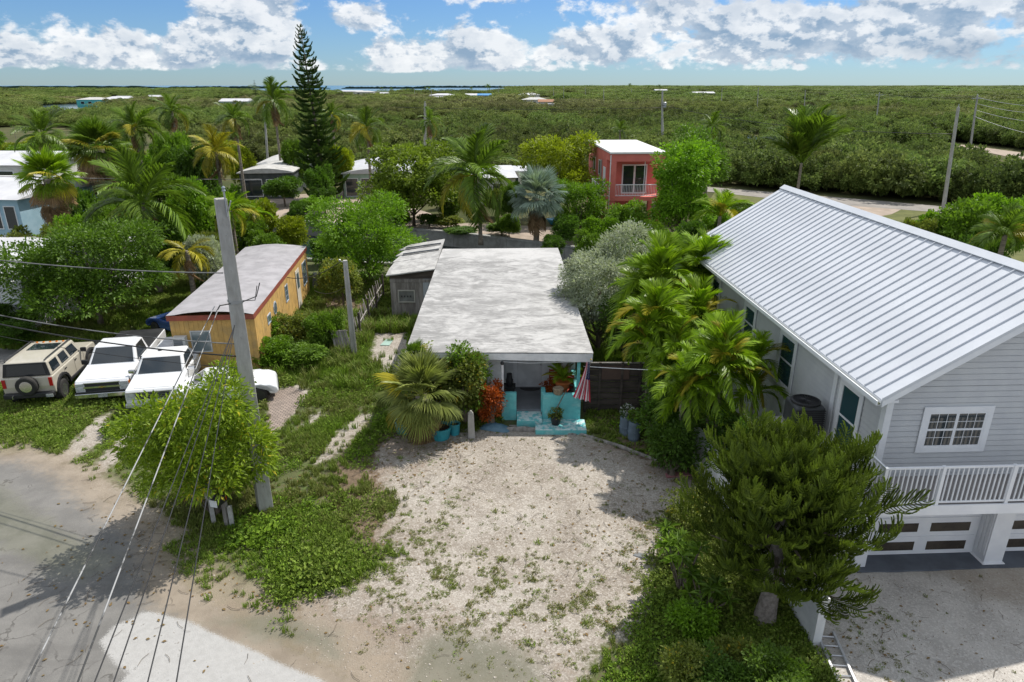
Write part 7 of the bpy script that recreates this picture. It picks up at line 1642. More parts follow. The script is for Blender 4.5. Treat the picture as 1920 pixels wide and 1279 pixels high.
b = B(); b.lathe([(.18, .55), (.30, .9), (.33, .91), (.33, .98), (.27, .98), (.26, .9)], n=16); b.build('pot', TERR, root); b = B(); b.lathe([(.22, 0), (.22, .04), (.05, .06), (.05, .50), (.20, .549)], n=14); b.build('stand', MAT['red_chair_paint'], root)
for i in range(12): place_frond(root, FROND['b' if i % 3 else 'y'][i % 2], 'frond', (0, 0, .95), i * 2.4, R(70 - 5 * i), .95, 0, (1, .8, 1))
m1 = crown_mesh('foliage', [((0, 0, .30), (.28, .28, .16))], 40, 9, .08, .05, LEAF_RED, 82, cl_r=.08)
pot('potted_croton', 'orange leaved plant in a pot on the porch between the chairs', (1.45, 24.2, .82), .16, .2, TERR, m1)
b = B(); b.box(-.22, .22, -.2, .2, 0, .40); b.tube([(-.2, -.18, .4), (.2, -.18, .4)], .01, 4); props(b.build('side_table', DARKTRIM, None, (1.45, 24.2, .42), bevel=.02), 'small dark table on the porch carrying the orange leaved plant', 'table')
b = B(); b.box(-.20, .20, -.2, .2, 0, .55); b.box(-.24, .24, -.24, .24, .551, .585); root = props(b.build('porch_cabinet', DARKTRIM, None, (-.10, 24.4, .423), bevel=.01), 'small black cabinet in the left corner of the porch', 'cabinet')
b = B(); b.lathe([(.12, 0), (.15, .25), (.12, .28), (.10, .5), (.0, .52)], n=12); props(b.build('black_urn', BLACK, None, (-.10, 24.4, 1.010)), 'black urn standing on the porch cabinet', 'urn')
b = B(); b.lathe([(.17, 0), (.21, .22), (.17, .25), (.15, .2)], n=14); props(b.build('wicker_basket', mat('wicker', (.32, .26, .18), (.2, .16, .11), rough=.9, scale=14), None, (1.72, 23.13, 1.243)), 'pale wicker basket standing on the turquoise porch wall', 'basket')
def flag():
    root = thing('flag', 'american flag hanging limp from the pole at the right end of the porch', 'flag', (2.62, 23.2, 1.1)); SR = mat('flag_red', (.62, .04, .08), rough=.8); SW = mat('flag_white', (.74, .73, .76), rough=.8); SBl = mat('flag_blue', (.03, .04, .14), rough=.8)
    b = B(); b.tube([(.0, .05, -.25), (.25, -.25, 1.55)], [.014, .012], 6); b.build('staff', OLDWOOD, root)
    b = B(); b.lathe([(.0, 0), (.03, .02), (.03, .05), (0, .07)], (.25, -.25, 1.55), 8); b.build('finial', mat('brass', (.5, .38, .1), rough=.3, metal=.7), root)
    # cloth: rows down, 13 stripes across; it hangs from the staff and spreads to the left at the lower end
    rows = 20; cols = 13; top = Vector((.235, -.262, 1.50)); vs = []
    for j in range(rows + 1):
        t = j / rows; wd = .12 + .52 * t ** 1.3
        for i in range(cols + 1):
            u = i / cols; x = top.x - .04 - wd * (1 - u) + .07 * t * 1.2; y = top.y - .03 + .05 * math.sin(i * 1.6 + t * 2) * (.5 + t); z = top.z - 1.50 * t - .10 * (u - .5) * 2 * t
            vs.append((x, y, z))
    fs = []; ms = []
    for j in range(rows):
        for i in range(cols):
            fs.append((j * (cols + 1) + i, j * (cols + 1) + i + 1, (j + 1) * (cols + 1) + i + 1, (j + 1) * (cols + 1) + i))
            ms.append(2 if (j < rows * .42 and i >= 6) else (0 if i % 2 == 0 else 1))
    b = B(); b.v = vs; b.f = [list(f) for f in fs]; b.m = ms; b.build('cloth', [SR, SW, SBl], root, fix=False)
    # stars on the canton
    b = B()
    for j in range(9):
        for i in range(5 + (j + 1) % 2):
            t = (.6 + j * .88) / rows; u = (6.7 + i * 1.12 + (.5 if j % 2 else 0)) / cols; wd = .12 + .52 * t ** 1.3; s = .011
            x = top.x - .04 - wd * (1 - u) + .07 * t * 1.2; y = top.y - .03 + .05 * math.sin(u * cols * 1.6 + t * 2) * (.5 + t) - .006; z = top.z - 1.5 * t - .10 * (u - .5) * 2 * t
            pts = [(x + (s if k % 2 == 0 else s * .42) * math.sin(k * math.pi / 5), y, z + (s if k % 2 == 0 else s * .42) * math.cos(k * math.pi / 5)) for k in range(10)]
            b.add(pts, [tuple(range(10))])
    b.build('stars', SW, root, fix=False)['kind'] = 'stuff'
flag()
# yard odds behind the yellow home
for (px, py, s, m, lb, nm) in ((596, 545, (.5, .5, 1.1), mat('dull_grey_metal', (.16, .16, .17), rough=.7), 'dark metal cabinet standing in the brush behind the yellow home', 'metal_cabinet'), (640, 520, (.12, .5, .9), mat('cyan_plastic', (.12, .42, .55), rough=.5), 'light blue plastic chair back lying in the brown brush', 'plastic_panel')):
    p = G(px, py); b = B(); b.obox((0, 0, s[2] / 2), s, (0, .15, 0)); b.obox((0, -s[1] / 2 - .012, s[2] / 2), (s[0] * .8, .02, s[2] * .8), (0, .15, 0)); props(b.build(nm, m, None, p, .3, bevel=.03), lb, 'cabinet' if 'cabinet' in nm else 'plastic panel')
# blue tarp shelter by the mobile home, dock things
a = G(548, 345); b = B(); vs = [(0, 0, 2.3), (2.6, 0, 1.7), (2.9, 3, 1.2), (0, 3, 2.4), (1.3, 1.5, 2.5)]; b.add(vs + [(x, y, z - .03) for x, y, z in vs], [(0, 1, 4), (1, 2, 4), (2, 3, 4), (3, 0, 4), (6, 5, 9), (7, 6, 9), (8, 7, 9), (5, 8, 9)]); root = thing('tarp_shelter', 'bright blue tarp shelter behind the mobile home left of the tall pine', 'shelter', a); b.build('tarp', mat('tarp_blue', (.07, .25, .52), rough=.45), root, fix=False)
for x, y, h in ((.05, .05, 2.25), (2.5, .05, 1.65), (2.8, 2.9, 1.15), (.05, 2.9, 2.3)): b = B(); b.tube([(x, y, 0), (x, y, h)], .03, 5); b.build('pole', GALV, root)
p = G(1057, 420); b = B(); b.hexa([(-1.2, -.5, 0), (1.2, -.5, 0), (1.2, .5, 0), (-1.2, .5, 0)], [(-1.6, -.7, .55), (1.9, -.6, .8), (1.9, .6, .8), (-1.6, .7, .55)]); props(b.build('small_boat', mat('boat_blue', (.04, .32, .55), rough=.35), None, p, .6, bevel=.08), 'bright blue dinghy on the bank under the light green tree', 'boat')
# ------------------------------------------------------------------ palms of the middle distance
coconut(892, 326, 470, 98, 'large dark coconut palm directly behind the flat white roof', 'g', 24, Y=54.5, lean=(-.3, 0), yel=.12, fr=(82, -55), dead=2)
fan_palm(1006, 372, 455, 60, 'silver blue fan palm right of the large coconut palm', 's', 40, 8, Y=54.5, pitch=(88, -30), yel=0, skirt_len=.8)
coconut(405, 285, 395, 52, 'yellowing coconut palm left of the grey mobile home', 'y', 20, Y=58, yel=.6, dead=3)
coconut(268, 380, 520, 108, 'big coconut palm with long arching fronds behind the dark round tree', 'g', 20, Y=40, yel=.10, fr=(84, -38), dead=1)
coconut(350, 470, 600, 60, 'coconut palm with golden drooping fronds left of the tall concrete pole', 'y', 10, Y=36.5, yel=.8, fr=(30, -45), dead=3)
coconut(78, 252, 420, 56, 'tall coconut palm at the far left above the blue house', 'g', 20, Y=55, yel=.05)
fan_palm(185, 280, 430, 62, 'shaggy fan palm with a thick skirt of brown leaves at left', 'g', 40, 60, Y=52, skirt_len=4.0, yel=.30, trunk_r=.4)
coconut(252, 238, 420, 54, 'coconut palm right of the shaggy fan palm', 'g', 20, Y=58, yel=.1)
fan_palm(92, 335, 480, 58, 'fan palm with brown dead leaves beside the blue house', 'b', 38, 56, Y=44, skirt_len=2.6, yel=.35, trunk_r=.35)
coconut(322, 208, 400, 38, 'slender palm standing above the green trees at left', 'g', 16, Y=72, yel=.15)
coconut(440, 222, 360, 40, 'palm with brownish fronds left of the concrete pole by the pine', 'g', 16, Y=76, yel=.25, dead=5)
coconut(513, 190, 330, 46, 'tall coconut palm just left of the tall pine', 'g', 18, Y=86, yel=.1)
coconut(688, 240, 350, 44, 'coconut palm standing right of the tall pine', 'g', 18, Y=76, yel=.12, dead=2)
coconut(806, 226, 330, 30, 'palm with orange dead fronds behind the sea grape tree', 'g', 14, Y=88, yel=.1, dead=5)
coconut(622, 215, 320, 30, 'small pale palm partly hidden by the tall pine', 'g', 14, Y=92, yel=.4)
coconut(1503, 305, 375, 98, 'windblown coconut palm rising behind the peak of the metal roof', 'g', 26, Y=66, fr=(94, 30), swept=(.25, .0), yel=.05, dead=0, straight=True)
coconut(1163, 243, 320, 22, 'little palm sprouting behind the roof of the red house', 'g', 12, Y=86, yel=.0, dead=0)
coconut(1335, 238, 320, 38, 'palm right of the dark tree behind the red house', 'g', 14, Y=80, yel=.1, dead=2)
coconut(1350, 405, 470, 58, 'low young palm beside the verge left of the metal roof', 'b', 14, Y=46, yel=.3, fr=(85, 10), dead=0)
coconut(1885, 440, 640, 66, 'coconut palm behind the metal roof at the right edge', 'g', 20, Y=34, yel=.35, fr=(82, -20), dead=0)
coconut(432, 395, 520, 52, 'lime green palm beside the top of the tall concrete pole', 'b', 16, Y=44, yel=.3, dead=1)
coconut(476, 400, 500, 36, 'small yellow green palm right of the tall concrete pole', 'b', 14, Y=47, yel=.4, dead=2)
coconut(222, 285, 400, 44, 'palm with green fronds crowding behind the shaggy fan palm', 'g', 16, Y=62, yel=.1)
# tiny palms and a pine on the plain
TP = [(267, 176, 190), (240, 176, 187), (350, 172, 186), (385, 174, 190), (345, 178, 190), (775, 168, 185), (805, 165, 186), (915, 160, 186), (1000, 165, 180), (884, 164, 180), (798, 163, 175), (1180, 158, 176), (1215, 162, 180), (735, 166, 184), (716, 164, 182), (1235, 160, 178), (1290, 162, 180), (1040, 164, 178), (448, 180, 195), (30, 240, 260)]
mini = None
def mini_palm():
    b_v = []; b_f = []; rn = []
    for i in range(13):
        me = FROND['g'][1 if i % 3 else 2]; n = len(me.vertices); co = np.empty(n * 3, np.float32); me.vertices.foreach_get('co', co); co = co.reshape(-1, 3)
        M = np.array((Matrix.Rotation(i * 2.4, 3, 'Z') @ Matrix.Rotation(-R(70 - i * 8), 3, 'Y'))); co = co @ M.T; k = sum(len(x) for x in b_v)
        b_v.append(co); b_f += [[q + k for q in p.vertices] for p in me.polygons]; rn += [random.random()] * n
    return raw_mesh('crown', np.concatenate(b_v), b_f, [PALM_G], None, False, rn)
MP = mini_palm(); tb = B(); tb.tube([(0, 0, -1), (.02, 0, 0)], [.04, .03], 5); TM = raw_mesh('trunk', tb.v, tb.f, [PALMBARK])
for (px, tp, bs) in TP:
    b = G(px, bs); h = At(px, tp, b.y).z; hh = max(3.5, h)
    root = thing('palm_tree', 'tiny palm standing up out of the distant mangrove plain', 'palm tree', (b.x, b.y, 0), random.random() * 6, 'tiny palms scattered over the distant plain')
    s = hh * .30; put('crown', MP, root, (0, 0, hh - s * .3), (0, 0, 0), (s, s, s)); put('trunk', TM, root, (0, 0, hh - s * .3), (0, 0, 0), (s * 1.4, s * 1.4, hh - s * .3))
b = G(482, 196); h = At(482, 150, b.y).z; root = thing('norfolk_pine', 'small distant pine spire on the plain left of the tall pine', 'pine tree', b)
bb = B(); bb.tube([(0, 0, 0), (0, 0, h)], [.3, .04], 6); bb.build('trunk', BARK, root); z = 1
while z < h:
    for j in range(6): place_frond(root, PINEB[j % 3], 'branch', (0, 0, z), j * 1.047 + z, R(8), (1 - z / h) * 2.6 + .5)
    z += 1.0

# ------------------------------------------------------------------ broadleaf trees of the middle distance
MT = [(600, 300, 420, 60, 70, 'deep', 'dark tree wedged behind the trunk of the tall pine'), (532, 325, 392, 78, 72.5, 'deep', 'small round dark tree on the bare marl yard before the grey mobile home'),
      (325, 228, 350, 90, 66, 'mid', 'rounded green tree left of the yellowing coconut palm'), (745, 385, 470, 70, 59.5, 'mid', 'low green tree on the canal yard left of the large coconut palm'), (610, 345, 440, 50, 68, 'deep', 'dark green bush at the base of the tall pine'), (955, 395, 470, 50, 56, 'mid', 'green shrub between the large coconut palm and the silver fan palm'), (1060, 395, 480, 60, 53, 'deep', 'dark green shrub just right of the silver fan palm'), (930, 345, 430, 60, 66, 'olive', 'olive tree behind the white roofs across the canal'), (845, 350, 450, 50, 61, 'mid', 'green bush behind the left fronds of the large coconut palm'), (1105, 425, 520, 70, 44, 'mid', 'green bush on the near canal bank behind the silver buttonwood'), (1035, 436, 500, 56, 47.5, 'deep', 'small dark bush on the canal bank behind the flat roof corner'), (865, 425, 500, 70, 57.8, 'deep', 'dark shrub under the fronds of the large coconut palm'), (940, 412, 480, 60, 57.5, 'mid', 'green shrub on the seawall right of the large coconut trunk'), (725, 370, 450, 60, 64, 'olive', 'olive shrub in front of the mint green home'), (805, 398, 460, 50, 60.5, 'deep', 'dark bush at the foot of the sea grape tree'), (560, 372, 450, 50, 60, 'deep', 'dark bush on the marl yard edge above the canal'), (545, 395, 475, 70, 49, 'yel', 'yellow green shrub on the canal bank behind the yellow home'), (500, 425, 510, 90, 44, 'mid', 'dense green bush at the back corner of the yellow home'), (1400, 375, 430, 90, 62, 'mid', 'low green tree on the verge left of the metal roof peak'), (1345, 370, 450, 60, 55, 'bright', 'bright green tree beside the low young palm'), (1680, 405, 500, 100, 47, 'mid', 'wide shrub behind the middle of the metal roof ridge'), (1800, 440, 600, 90, 38, 'mid', 'round shrub rising over the ridge near the right edge'), (230, 330, 470, 80, 47, 'mid', 'green tree in front of the trunk of the shaggy fan palm'), (150, 385, 520, 90, 43, 'bright', 'bright green tree below the fan palm at far left'), (290, 262, 380, 70, 68, 'bright', 'bright green tree behind the yellowing palm at left'), (370, 250, 400, 100, 62, 'deep', 'dense green tree behind the yellowing coconut palm'), (300, 300, 450, 120, 52, 'mid', 'broad green tree between the shaggy fan palm and the yellowing palm'), (355, 320, 480, 110, 48, 'bright', 'light green tree below the yellowing coconut palm'),
      (200, 360, 520, 110, 44, 'mid', 'bushy green tree below the shaggy fan palm'), (300, 390, 540, 100, 41, 'deep', 'dark tree under the big arching coconut palm'), (40, 420, 560, 120, 41, 'olive', 'yellowish shrub tree below the blue house at the left edge'), (120, 400, 520, 100, 42, 'olive', 'olive green tree right of the blue house'),
      (420, 330, 470, 100, 50, 'deep', 'dark green tree behind the top of the tall concrete pole'), (480, 360, 470, 80, 50, 'yel', 'yellow green shrub tree right of the tall concrete pole'), (455, 395, 500, 90, 45.5, 'mid', 'leafy tree above the far end of the yellow home'), (400, 420, 530, 90, 42, 'olive', 'yellowish bushes left of the tall concrete pole'),
      (385, 425, 560, 80, 39, 'silver', 'grey leaved bush between the dark round tree and the yellow home'), (240, 300, 430, 90, 56, 'deep', 'dark green tree right of the shaggy fan palm'), (150, 330, 470, 80, 48, 'deep', 'dark leafy tree between the two fan palms'), (450, 265, 330, 60, 82, 'yel', 'yellow green bush by the foot of the concrete pole near the pine'),
      (555, 250, 340, 60, 84, 'mid', 'green tree behind the left side of the tall pine'), (640, 262, 340, 50, 80, 'yel', 'yellow green tree touching the right side of the tall pine'), (585, 365, 440, 60, 66, 'bright', 'bright bush at the edge of the marl yard under the pine'), (860, 300, 400, 60, 72, 'mid', 'green tree behind the large coconut palm'),
      (960, 330, 430, 60, 62, 'deep', 'dark tree between the coconut palm and the silver fan palm'), (840, 400, 450, 60, 60, 'olive', 'brownish green shrub left of the large coconut palm'), (1180, 372, 455, 100, 52, 'mid', 'green shrub in front of the red house columns'), (1125, 400, 455, 70, 50, 'bright', 'light green shrub left of the red house columns'),
      (1215, 405, 480, 80, 46, 'mid', 'dense shrub under the right end of the red house balcony'), (1250, 420, 500, 80, 42, 'bright', 'bright shrub beyond the low corner of the metal roof'), (1300, 400, 500, 80, 44, 'deep', 'dark shrub left of the low young palm'), (1160, 430, 500, 70, 41, 'bright', 'light green bush behind the silver buttonwood'),
      (1385, 400, 470, 60, 46, 'olive', 'olive bush beside the verge behind the metal roof'), (1450, 385, 440, 60, 48, 'mid', 'low bush hidden behind the peak of the metal roof'), (1800, 355, 520, 130, 44, 'mid', 'green shrub tree right of the bend pole'), (1760, 385, 520, 80, 46, 'bright', 'loose green shrub at the foot of the bend pole'), (1880, 350, 520, 130, 46, 'bright', 'broad shrub tree at the right edge behind the coconut palm'),
      (1715, 400, 520, 70, 44, 'olive', 'olive green bush left of the foot of the bend pole'), (1840, 430, 560, 90, 36, 'deep', 'dark bush in front of the right edge palm'), (1290, 330, 430, 60, 64, 'deep', 'dark tree between the red house and the back road'), (610, 440, 560, 60, 47, 'deep', 'dark brush behind the yellow home'),
      (640, 470, 590, 90, 37.5, 'olive', 'dry brownish brush between the yellow home and the grey shed'), (30, 560, 640, 90, 33, 'deep', 'dark bush at the left edge in front of the white house'), (30, 600, 670, 80, 31, 'deep', 'low dark bush by the left edge of the grey yard')]
for (px, tp, bs, w, Y, kd, lb) in MT: tree(px, tp, bs, w, lb, kd, 'tree' if w > 75 else 'bush', Y=Y, zmin=.1)
# filler trees of the wooded left side that nothing tells apart
rr = random.Random(12)
for i in range(46):
    Y = rr.uniform(62, 125); X = -Y * rr.uniform(.28, .86)
    px, py = proj(X, Y, 0)
    if py > 345 or (440 < px < 660 and py > 300): continue
    h = rr.uniform(3.5, 6.2); w = rr.uniform(2.6, 4.2); kd = rr.choice(['mid', 'deep', 'mid', 'bright', 'olive', 'yel'])
    root = thing('broadleaf_tree', 'rounded green tree among the woods behind the left homes', 'tree', (X, Y, 0), rr.random() * 6, 'woodland trees behind the left homes')
    put('crown', generic(kd, rr.randrange(4)), root, (0, 0, h * .55), (0, 0, 0), (w, w, h * .48)); put('trunk', generic_trunk(), root, (0, 0, h * .55), (0, 0, 0), (w, w, h * .55))

# ------------------------------------------------------------------ grass, weeds, litter
def tuft_mesh(seed, n=26, h=.16, spread=.10, w=.010):
    r = np.random.default_rng(seed); v = []; f = []; rn = []
    for i in range(n):
        a = r.uniform(0, 6.28); p = np.array([math.cos(a), math.sin(a), 0]) * spread * r.random() ** .5; b_ = r.uniform(0, 6.28); d = np.array([math.cos(b_), math.sin(b_), 0]); s = np.array([-d[1], d[0], 0]); H_ = h * r.uniform(.5, 1.2); bend = r.uniform(.2, .8) * H_
        k = len(v); q = p + d * bend * .35 + np.array([0, 0, H_ * .6]); t = p + d * bend + np.array([0, 0, H_ * .9]); v += [p - s * w, p + s * w, q + s * w * .8, q - s * w * .8, t]; f += [[k, k + 1, k + 2, k + 3], [k + 3, k + 2, k + 4]]; rn += [r.random()] * 5
    return raw_mesh('grass_tuft', np.array(v), f, [GL], None, False, rn)
def weed_mesh(seed, n=30, R0=.14, h=.12, ll=.055):
    r = np.random.default_rng(seed); a = r.uniform(0, 6.28, n); q = R0 * r.random(n) ** .5; c = np.stack([np.cos(a) * q, np.sin(a) * q, r.uniform(.01, h, n) * (1 - (q / R0) ** 2 * .6)], 1)
    d = unit(np.stack([np.cos(a), np.sin(a), r.uniform(.1, .9, n)], 1) + r.normal(size=(n, 3)) * .4); v, f = leaf_quads(c, d, ll * r.uniform(.7, 1.3, n), ll * .6, r, .3, 1.0)
    return raw_mesh('weed_clump', v, f, [GL], None, False, np.repeat(r.random(n), 4))
GL = ground_leaf_mat('ground_growth', (.115, .125, .030), (.270, .245, .095), (.085, .160, .012), (.255, .405, .032))
tufts = [tuft_mesh(i) for i in range(4)]; weeds = [weed_mesh(i) for i in range(4)]; tall = [tuft_mesh(10 + i, 34, .42, .16, .014) for i in range(3)]
def field(n, x0, x1, y0, y1, seed): r = np.random.default_rng(seed); return np.stack([r.uniform(x0, x1, n), r.uniform(y0, y1, n)], 1), r
def base_mask(P):
    road = sdist(P, ROAD); lot = sdist(P, LOT) + wob(P, 2.2, 21) * .30; tr = np.max([sdist(P, q) for q in TRACKS], 0) + wob(P, 3, 22) * .15; dr = sdist(P, DRIVE); ll = sdist(P, LEFTLOT); pv = sdist(P, PAVER)
    hs = [(-4.0, 23.9, 3.0, 39.6), (8.9, 14.6, 18, 31), (-.5, 22.1, 2.8, 25.9), (-6.7, 35.3, -4, 41)]
    ok = np.ones(len(P), bool)
    for (a, b_, c, d) in hs: ok &= ~((P[:, 0] > a) & (P[:, 0] < c) & (P[:, 1] > b_) & (P[:, 1] < d))
    ok &= ~inside(P, [(-14.4, 27.3), (-11, 27.6), (-12.4, 40.3), (-15.9, 40.2)])
    return road, lot, tr, dr, ll, pv, ok
def gz(P): return near_height(P)
def grass():
    P, r = field(150000, -26, 9, 9.5, 44, 1)
    road, lot, tr, dr, ll, pv, ok = base_mask(P)
    dens = np.clip(.50 + .60 * wob(P, .9, 31) + .3 * wob(P, 3.5, 36), .04, 1); dens *= np.clip(-road * 2.2 - .1, 0, 1); dens *= np.clip(-lot * 1.6 + .35, 0, 1) * np.clip(-tr * 3 + .2, 0.03, 1); dens *= (dr < 0) & (ll < .1) & (pv < 0)
    soil = np.max([sdist(P, q) for q in SOIL], 0); dens *= np.clip(1 - soil * 1.2 - .3, .06, 1)
    dens *= np.where(P[:, 1] > 30, .6, 1)
    k = ok & (r.random(len(P)) < dens); P = P[k]; n = len(P)
    tone = np.clip(.62 + .42 * wob(P, .7, 33) + r.normal(0, .15, n), 0, 1)
    hgt = 1.0 + .5 * np.clip(wob(P, .6, 35), -1, 1) + np.where(P[:, 1] > 27, .9, 0)
    s = r.uniform(.6, 1.2, n); scatter('grass', np.column_stack([P, gz(P)]), np.column_stack([s, s, s * hgt]), tone, tufts)
    return
grass()
def weedy():
    P, r = field(70000, -26, 9, 9.5, 44, 2)
    road, lot, tr, dr, ll, pv, ok = base_mask(P)
    dens = np.clip(.30 + 1.0 * wob(P, 1.0, 41), 0, 1); dens *= np.clip(-road * 1.8 - .2, 0, 1) * np.clip(-lot * 1.5 + .1, 0, 1) * np.clip(-tr * 3, 0, 1) * ((dr < 0) & (ll < 0) & (pv < 0))
    rightbed = inside(P, gp([(1240, 1000), (1560, 1000), (1600, 1279), (1640, 1400), (1080, 1400), (1170, 1230)])); dens = np.where(rightbed & (dr < 0), np.clip(dens + .7, 0, 1), dens)
    k = ok & (r.random(len(P)) < dens); P = P[k]; n = len(P); tone = np.clip(.75 + .35 * wob(P, .8, 43) + r.normal(0, .1, n), 0, 1)
    s = r.uniform(.7, 1.6, n) * (1 + .9 * np.clip(wob(P, 1.3, 45), 0, 1)); scatter('ground_weeds', np.column_stack([P, gz(P)]), np.column_stack([s, s, s * 1.3]), tone, weeds)
weedy()
def lot_weeds():
    P, r = field(60000, -9, 8, 9, 23, 3); lot = sdist(P, LOT); road = sdist(P, ROAD)
    px = 960 + F * P[:, 0] / (P[:, 1] * CT + CH * ST); py = 639.5 - F * (P[:, 1] * ST - CH * CT) / (P[:, 1] * CT + CH * ST)
    band = np.exp(-((py - (1070 + (px - 700) * .22)) / 80) ** 2) * (px > 640) * .6 + np.exp(-((px - 1270) / 90) ** 2) * (py > 960) * .6 + np.exp(-((px - 780) / 120) ** 2 - ((py - 1000) / 60) ** 2) * .3
    clump = np.clip(wob(P, 6, 51) * 1.4 + .25, 0, 1)
    dens = (.022 + band * clump * 1.3) * (lot > -.3) * (road < -.2)
    k = r.random(len(P)) < dens; P = P[k]; n = len(P); s = r.uniform(.20, .60, n) * np.where(r.random(n) < .08, 1.9, 1)
    scatter('gravel_weeds', np.column_stack([P, gz(P) + .0]), np.column_stack([s, s, s * .55]), np.clip(r.normal(.25, .25, n), 0, 1), tufts[:2] + weeds[:2])
lot_weeds()
def drive_weeds():
    P, r = field(9000, 7.0, 13, 9.5, 15, 7); d = np.exp(-(((P[:, 0] - 8.3) / 1.0) ** 2 + ((P[:, 1] - 12.2) / 1.3) ** 2)) * np.clip(wob(P, 4, 52) + .2, 0, 1) * .25 + .004
    k = r.random(len(P)) < d; P = P[k]; n = len(P); s = r.uniform(.2, .6, n); scatter('driveway_weeds', np.column_stack([P, gz(P)]), np.column_stack([s, s, s * .6]), np.clip(r.normal(.3, .25, n), 0, 1), tufts[:2] + weeds[:2])
drive_weeds()
def tall_grass():
    P, r = field(9000, -17, -4.5, 26, 36, 4); road, lot, tr, dr, ll, pv, ok = base_mask(P)
    d = np.clip(.45 + wob(P, .9, 61), 0, 1); d *= (P[:, 0] > -13.5 + (P[:, 1] - 27) * .0) | (P[:, 1] > 36); d *= ~((P[:, 0] > -7.2) & (P[:, 1] > 28.5) & (P[:, 1] < 33)); d *= np.where((P[:, 1] < 28.2), .25, 1)
    k = ok & (r.random(len(P)) < d * .55) & (ll < 0); P = P[k]; n = len(P); s = r.uniform(.7, 1.4, n); scatter('tall_grass', np.column_stack([P, gz(P)]), np.column_stack([s, s, s * 1.2]), np.clip(r.normal(.6, .3, n), 0, 1), tall, tilt=.15)
tall_grass()
def pebbles():
    bb = B(); bb.lathe([(.5, -.2), (.9, .15), (.6, .55), (.1, .7)], n=6); pm = raw_mesh('pebble', bb.v, bb.f, [mat('coral_pebble', (.58, .53, .47), (.34, .29, .24), rough=.95, scale=3)])
    bb = B(); bb.lathe([(.7, -.2), (.8, .1), (.3, .45), (.1, .5)], n=5); p2 = raw_mesh('pebble', bb.v, bb.f, [mat('dark_pebble', (.30, .25, .20), (.20, .17, .14), rough=.95, scale=3)])
    P, r = field(60000, -12, 20, 9, 23, 5); lot = sdist(P, LOT); dr = sdist(P, DRIVE); ed = np.abs(sdist(P, ROAD) + .5)
    d = np.where((lot > .1), .40, 0) + np.where(dr > 0, .35, 0) + np.exp(-(ed / .5) ** 2) * .3; d *= ~((P[:, 0] > 9) & (P[:, 1] > 14.6))
    k = r.random(len(P)) < d; P = P[k]; n = len(P); s = r.uniform(.008, .022, n) * np.where(r.random(n) < .04, 1.8, 1)
    scatter('loose_gravel', np.column_stack([P, np.maximum(gz(P), 0) + .002]), np.column_stack([s, s * .8, s * .7]), r.random(n), [pm, p2])
    # fallen leaves and twigs
    v, f = leaf_quads(np.zeros((1, 3)), np.array([[1., 0, .15]]), .09, .05, r, .2, 1.0); lm = raw_mesh('fallen_leaf', v, f, [LIT], None, False, [.5] * 4)
    bb = B(); bb.tube([(-.16, 0, .01), (0, .02, .015), (.14, -.02, .01)], .005, 4); tw = raw_mesh('twig', bb.v, bb.f, [BARK])
    P, r = field(26000, -14, 12, 10, 24, 6); tree_d = np.exp(-(((P[:, 0] + 8.5) ** 2 + (P[:, 1] - 17) ** 2) / 9)) + np.exp(-(((P[:, 0] - 5.5) ** 2 + (P[:, 1] - 15) ** 2) / 14)) + np.exp(-(((P[:, 0] + 3) ** 2 + (P[:, 1] - 21) ** 2) / 4)) + .05
    k = (r.random(len(P)) < tree_d * .35) & ~((P[:, 0] > 8.8) & (P[:, 1] > 14.6)) & ~((P[:, 0] > -4) & (P[:, 0] < 3) & (P[:, 1] > 22)); P = P[k]; n = len(P); s = r.uniform(.6, 1.4, n)
    scatter('leaf_litter', np.column_stack([P, np.maximum(gz(P), 0) + .012]), s, r.random(n), [lm, lm, tw])
LIT = ground_leaf_mat('leaf_litter', (.20, .12, .05), (.30, .20, .08), (.12, .07, .035), (.35, .27, .10))
pebbles()
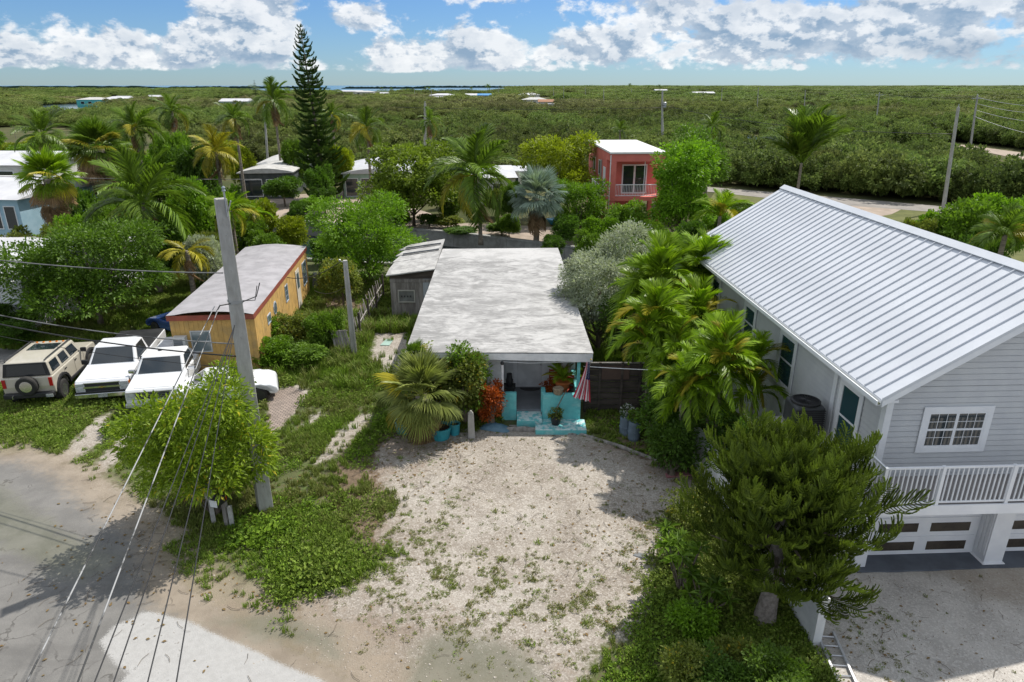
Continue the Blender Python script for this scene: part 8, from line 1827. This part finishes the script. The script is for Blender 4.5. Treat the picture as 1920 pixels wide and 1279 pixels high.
# plants under the near pine
def rosette(px, py, label, Rr=.9, h=1.3, n=9, seed=1):
    p = G(px, py); root = thing('frangipani_shrub', label, 'shrub', p); r = np.random.default_rng(seed); b_ = B(); cs = []; ds = []
    for i in range(n):
        a = i * 2.4; q = Rr * r.uniform(.25, 1) * .7; t = np.array([math.cos(a) * q, math.sin(a) * q, h * r.uniform(.6, 1.0)]); b_.tube([(0, 0, 0), (t[0] * .4, t[1] * .4, h * .35), tuple(t)], [.03, .022, .015], 5)
        m_ = 15; aa = r.uniform(0, 6.28, m_); ds.append(unit(np.stack([np.cos(aa), np.sin(aa), r.uniform(-.15, .8, m_)], 1))); cs.append(np.repeat(t[None], m_, 0))
    b_.build('stems', BARK, root); cs = np.concatenate(cs); ds = np.concatenate(ds); v, f = leaf_quads(cs, ds, .34 * r.uniform(.8, 1.2, len(cs)), .085, r, .35, 1.0)
    put('foliage', raw_mesh('foliage', v, f, [LEAF_MID], None, False, np.repeat(r.random(len(cs)), 4)), root)
rosette(1275, 1115, 'frangipani shrub with long narrow leaves at the left edge of the near pine', .9, 1.5, 11, 1); rosette(1320, 1160, 'second long leaved shrub deeper under the near pine', .8, 1.1, 9, 2); rosette(1265, 1050, 'narrow leaved shrub by the gravel just above the other frangipani', .7, .9, 8, 3)
NB = [(1300, 1130, 1190, 100, 'bright', 'bright green bush on the gravel edge below the near pine'), (1370, 1200, 1255, 85, 'olive', 'low green bush left of the pine trunk'), (1460, 1225, 1300, 90, 'mid', 'green bush by the foot of the white garden wall'), (1280, 1215, 1290, 100, 'olive', 'spreading green weeds at the bottom edge of the photograph'), (1350, 1245, 1320, 110, 'deep', 'dark green weeds at the bottom right of the gravel lot'), (1450, 1235, 1340, 130, 'mid', 'weedy bush at the bottom edge below the pine trunk'), (1290, 915, 985, 110, 'olive', 'low olive green patch of weeds on the gravel beside the garden wall')]
for i, (px, tp, bs, w, kd, lb) in enumerate(NB): hero_tree(px, tp, bs, w, lb, {'bright': LEAF_BRIGHT, 'mid': LEAF_MID, 'deep': LEAF_DEEP, 'olive': LEAF_OLIVE}[kd], 260, 12, .085, .045, 700 + i, cat='bush', name='bush', lo=.0, cl=.14, lobes_n=9, trunk_r=.02)
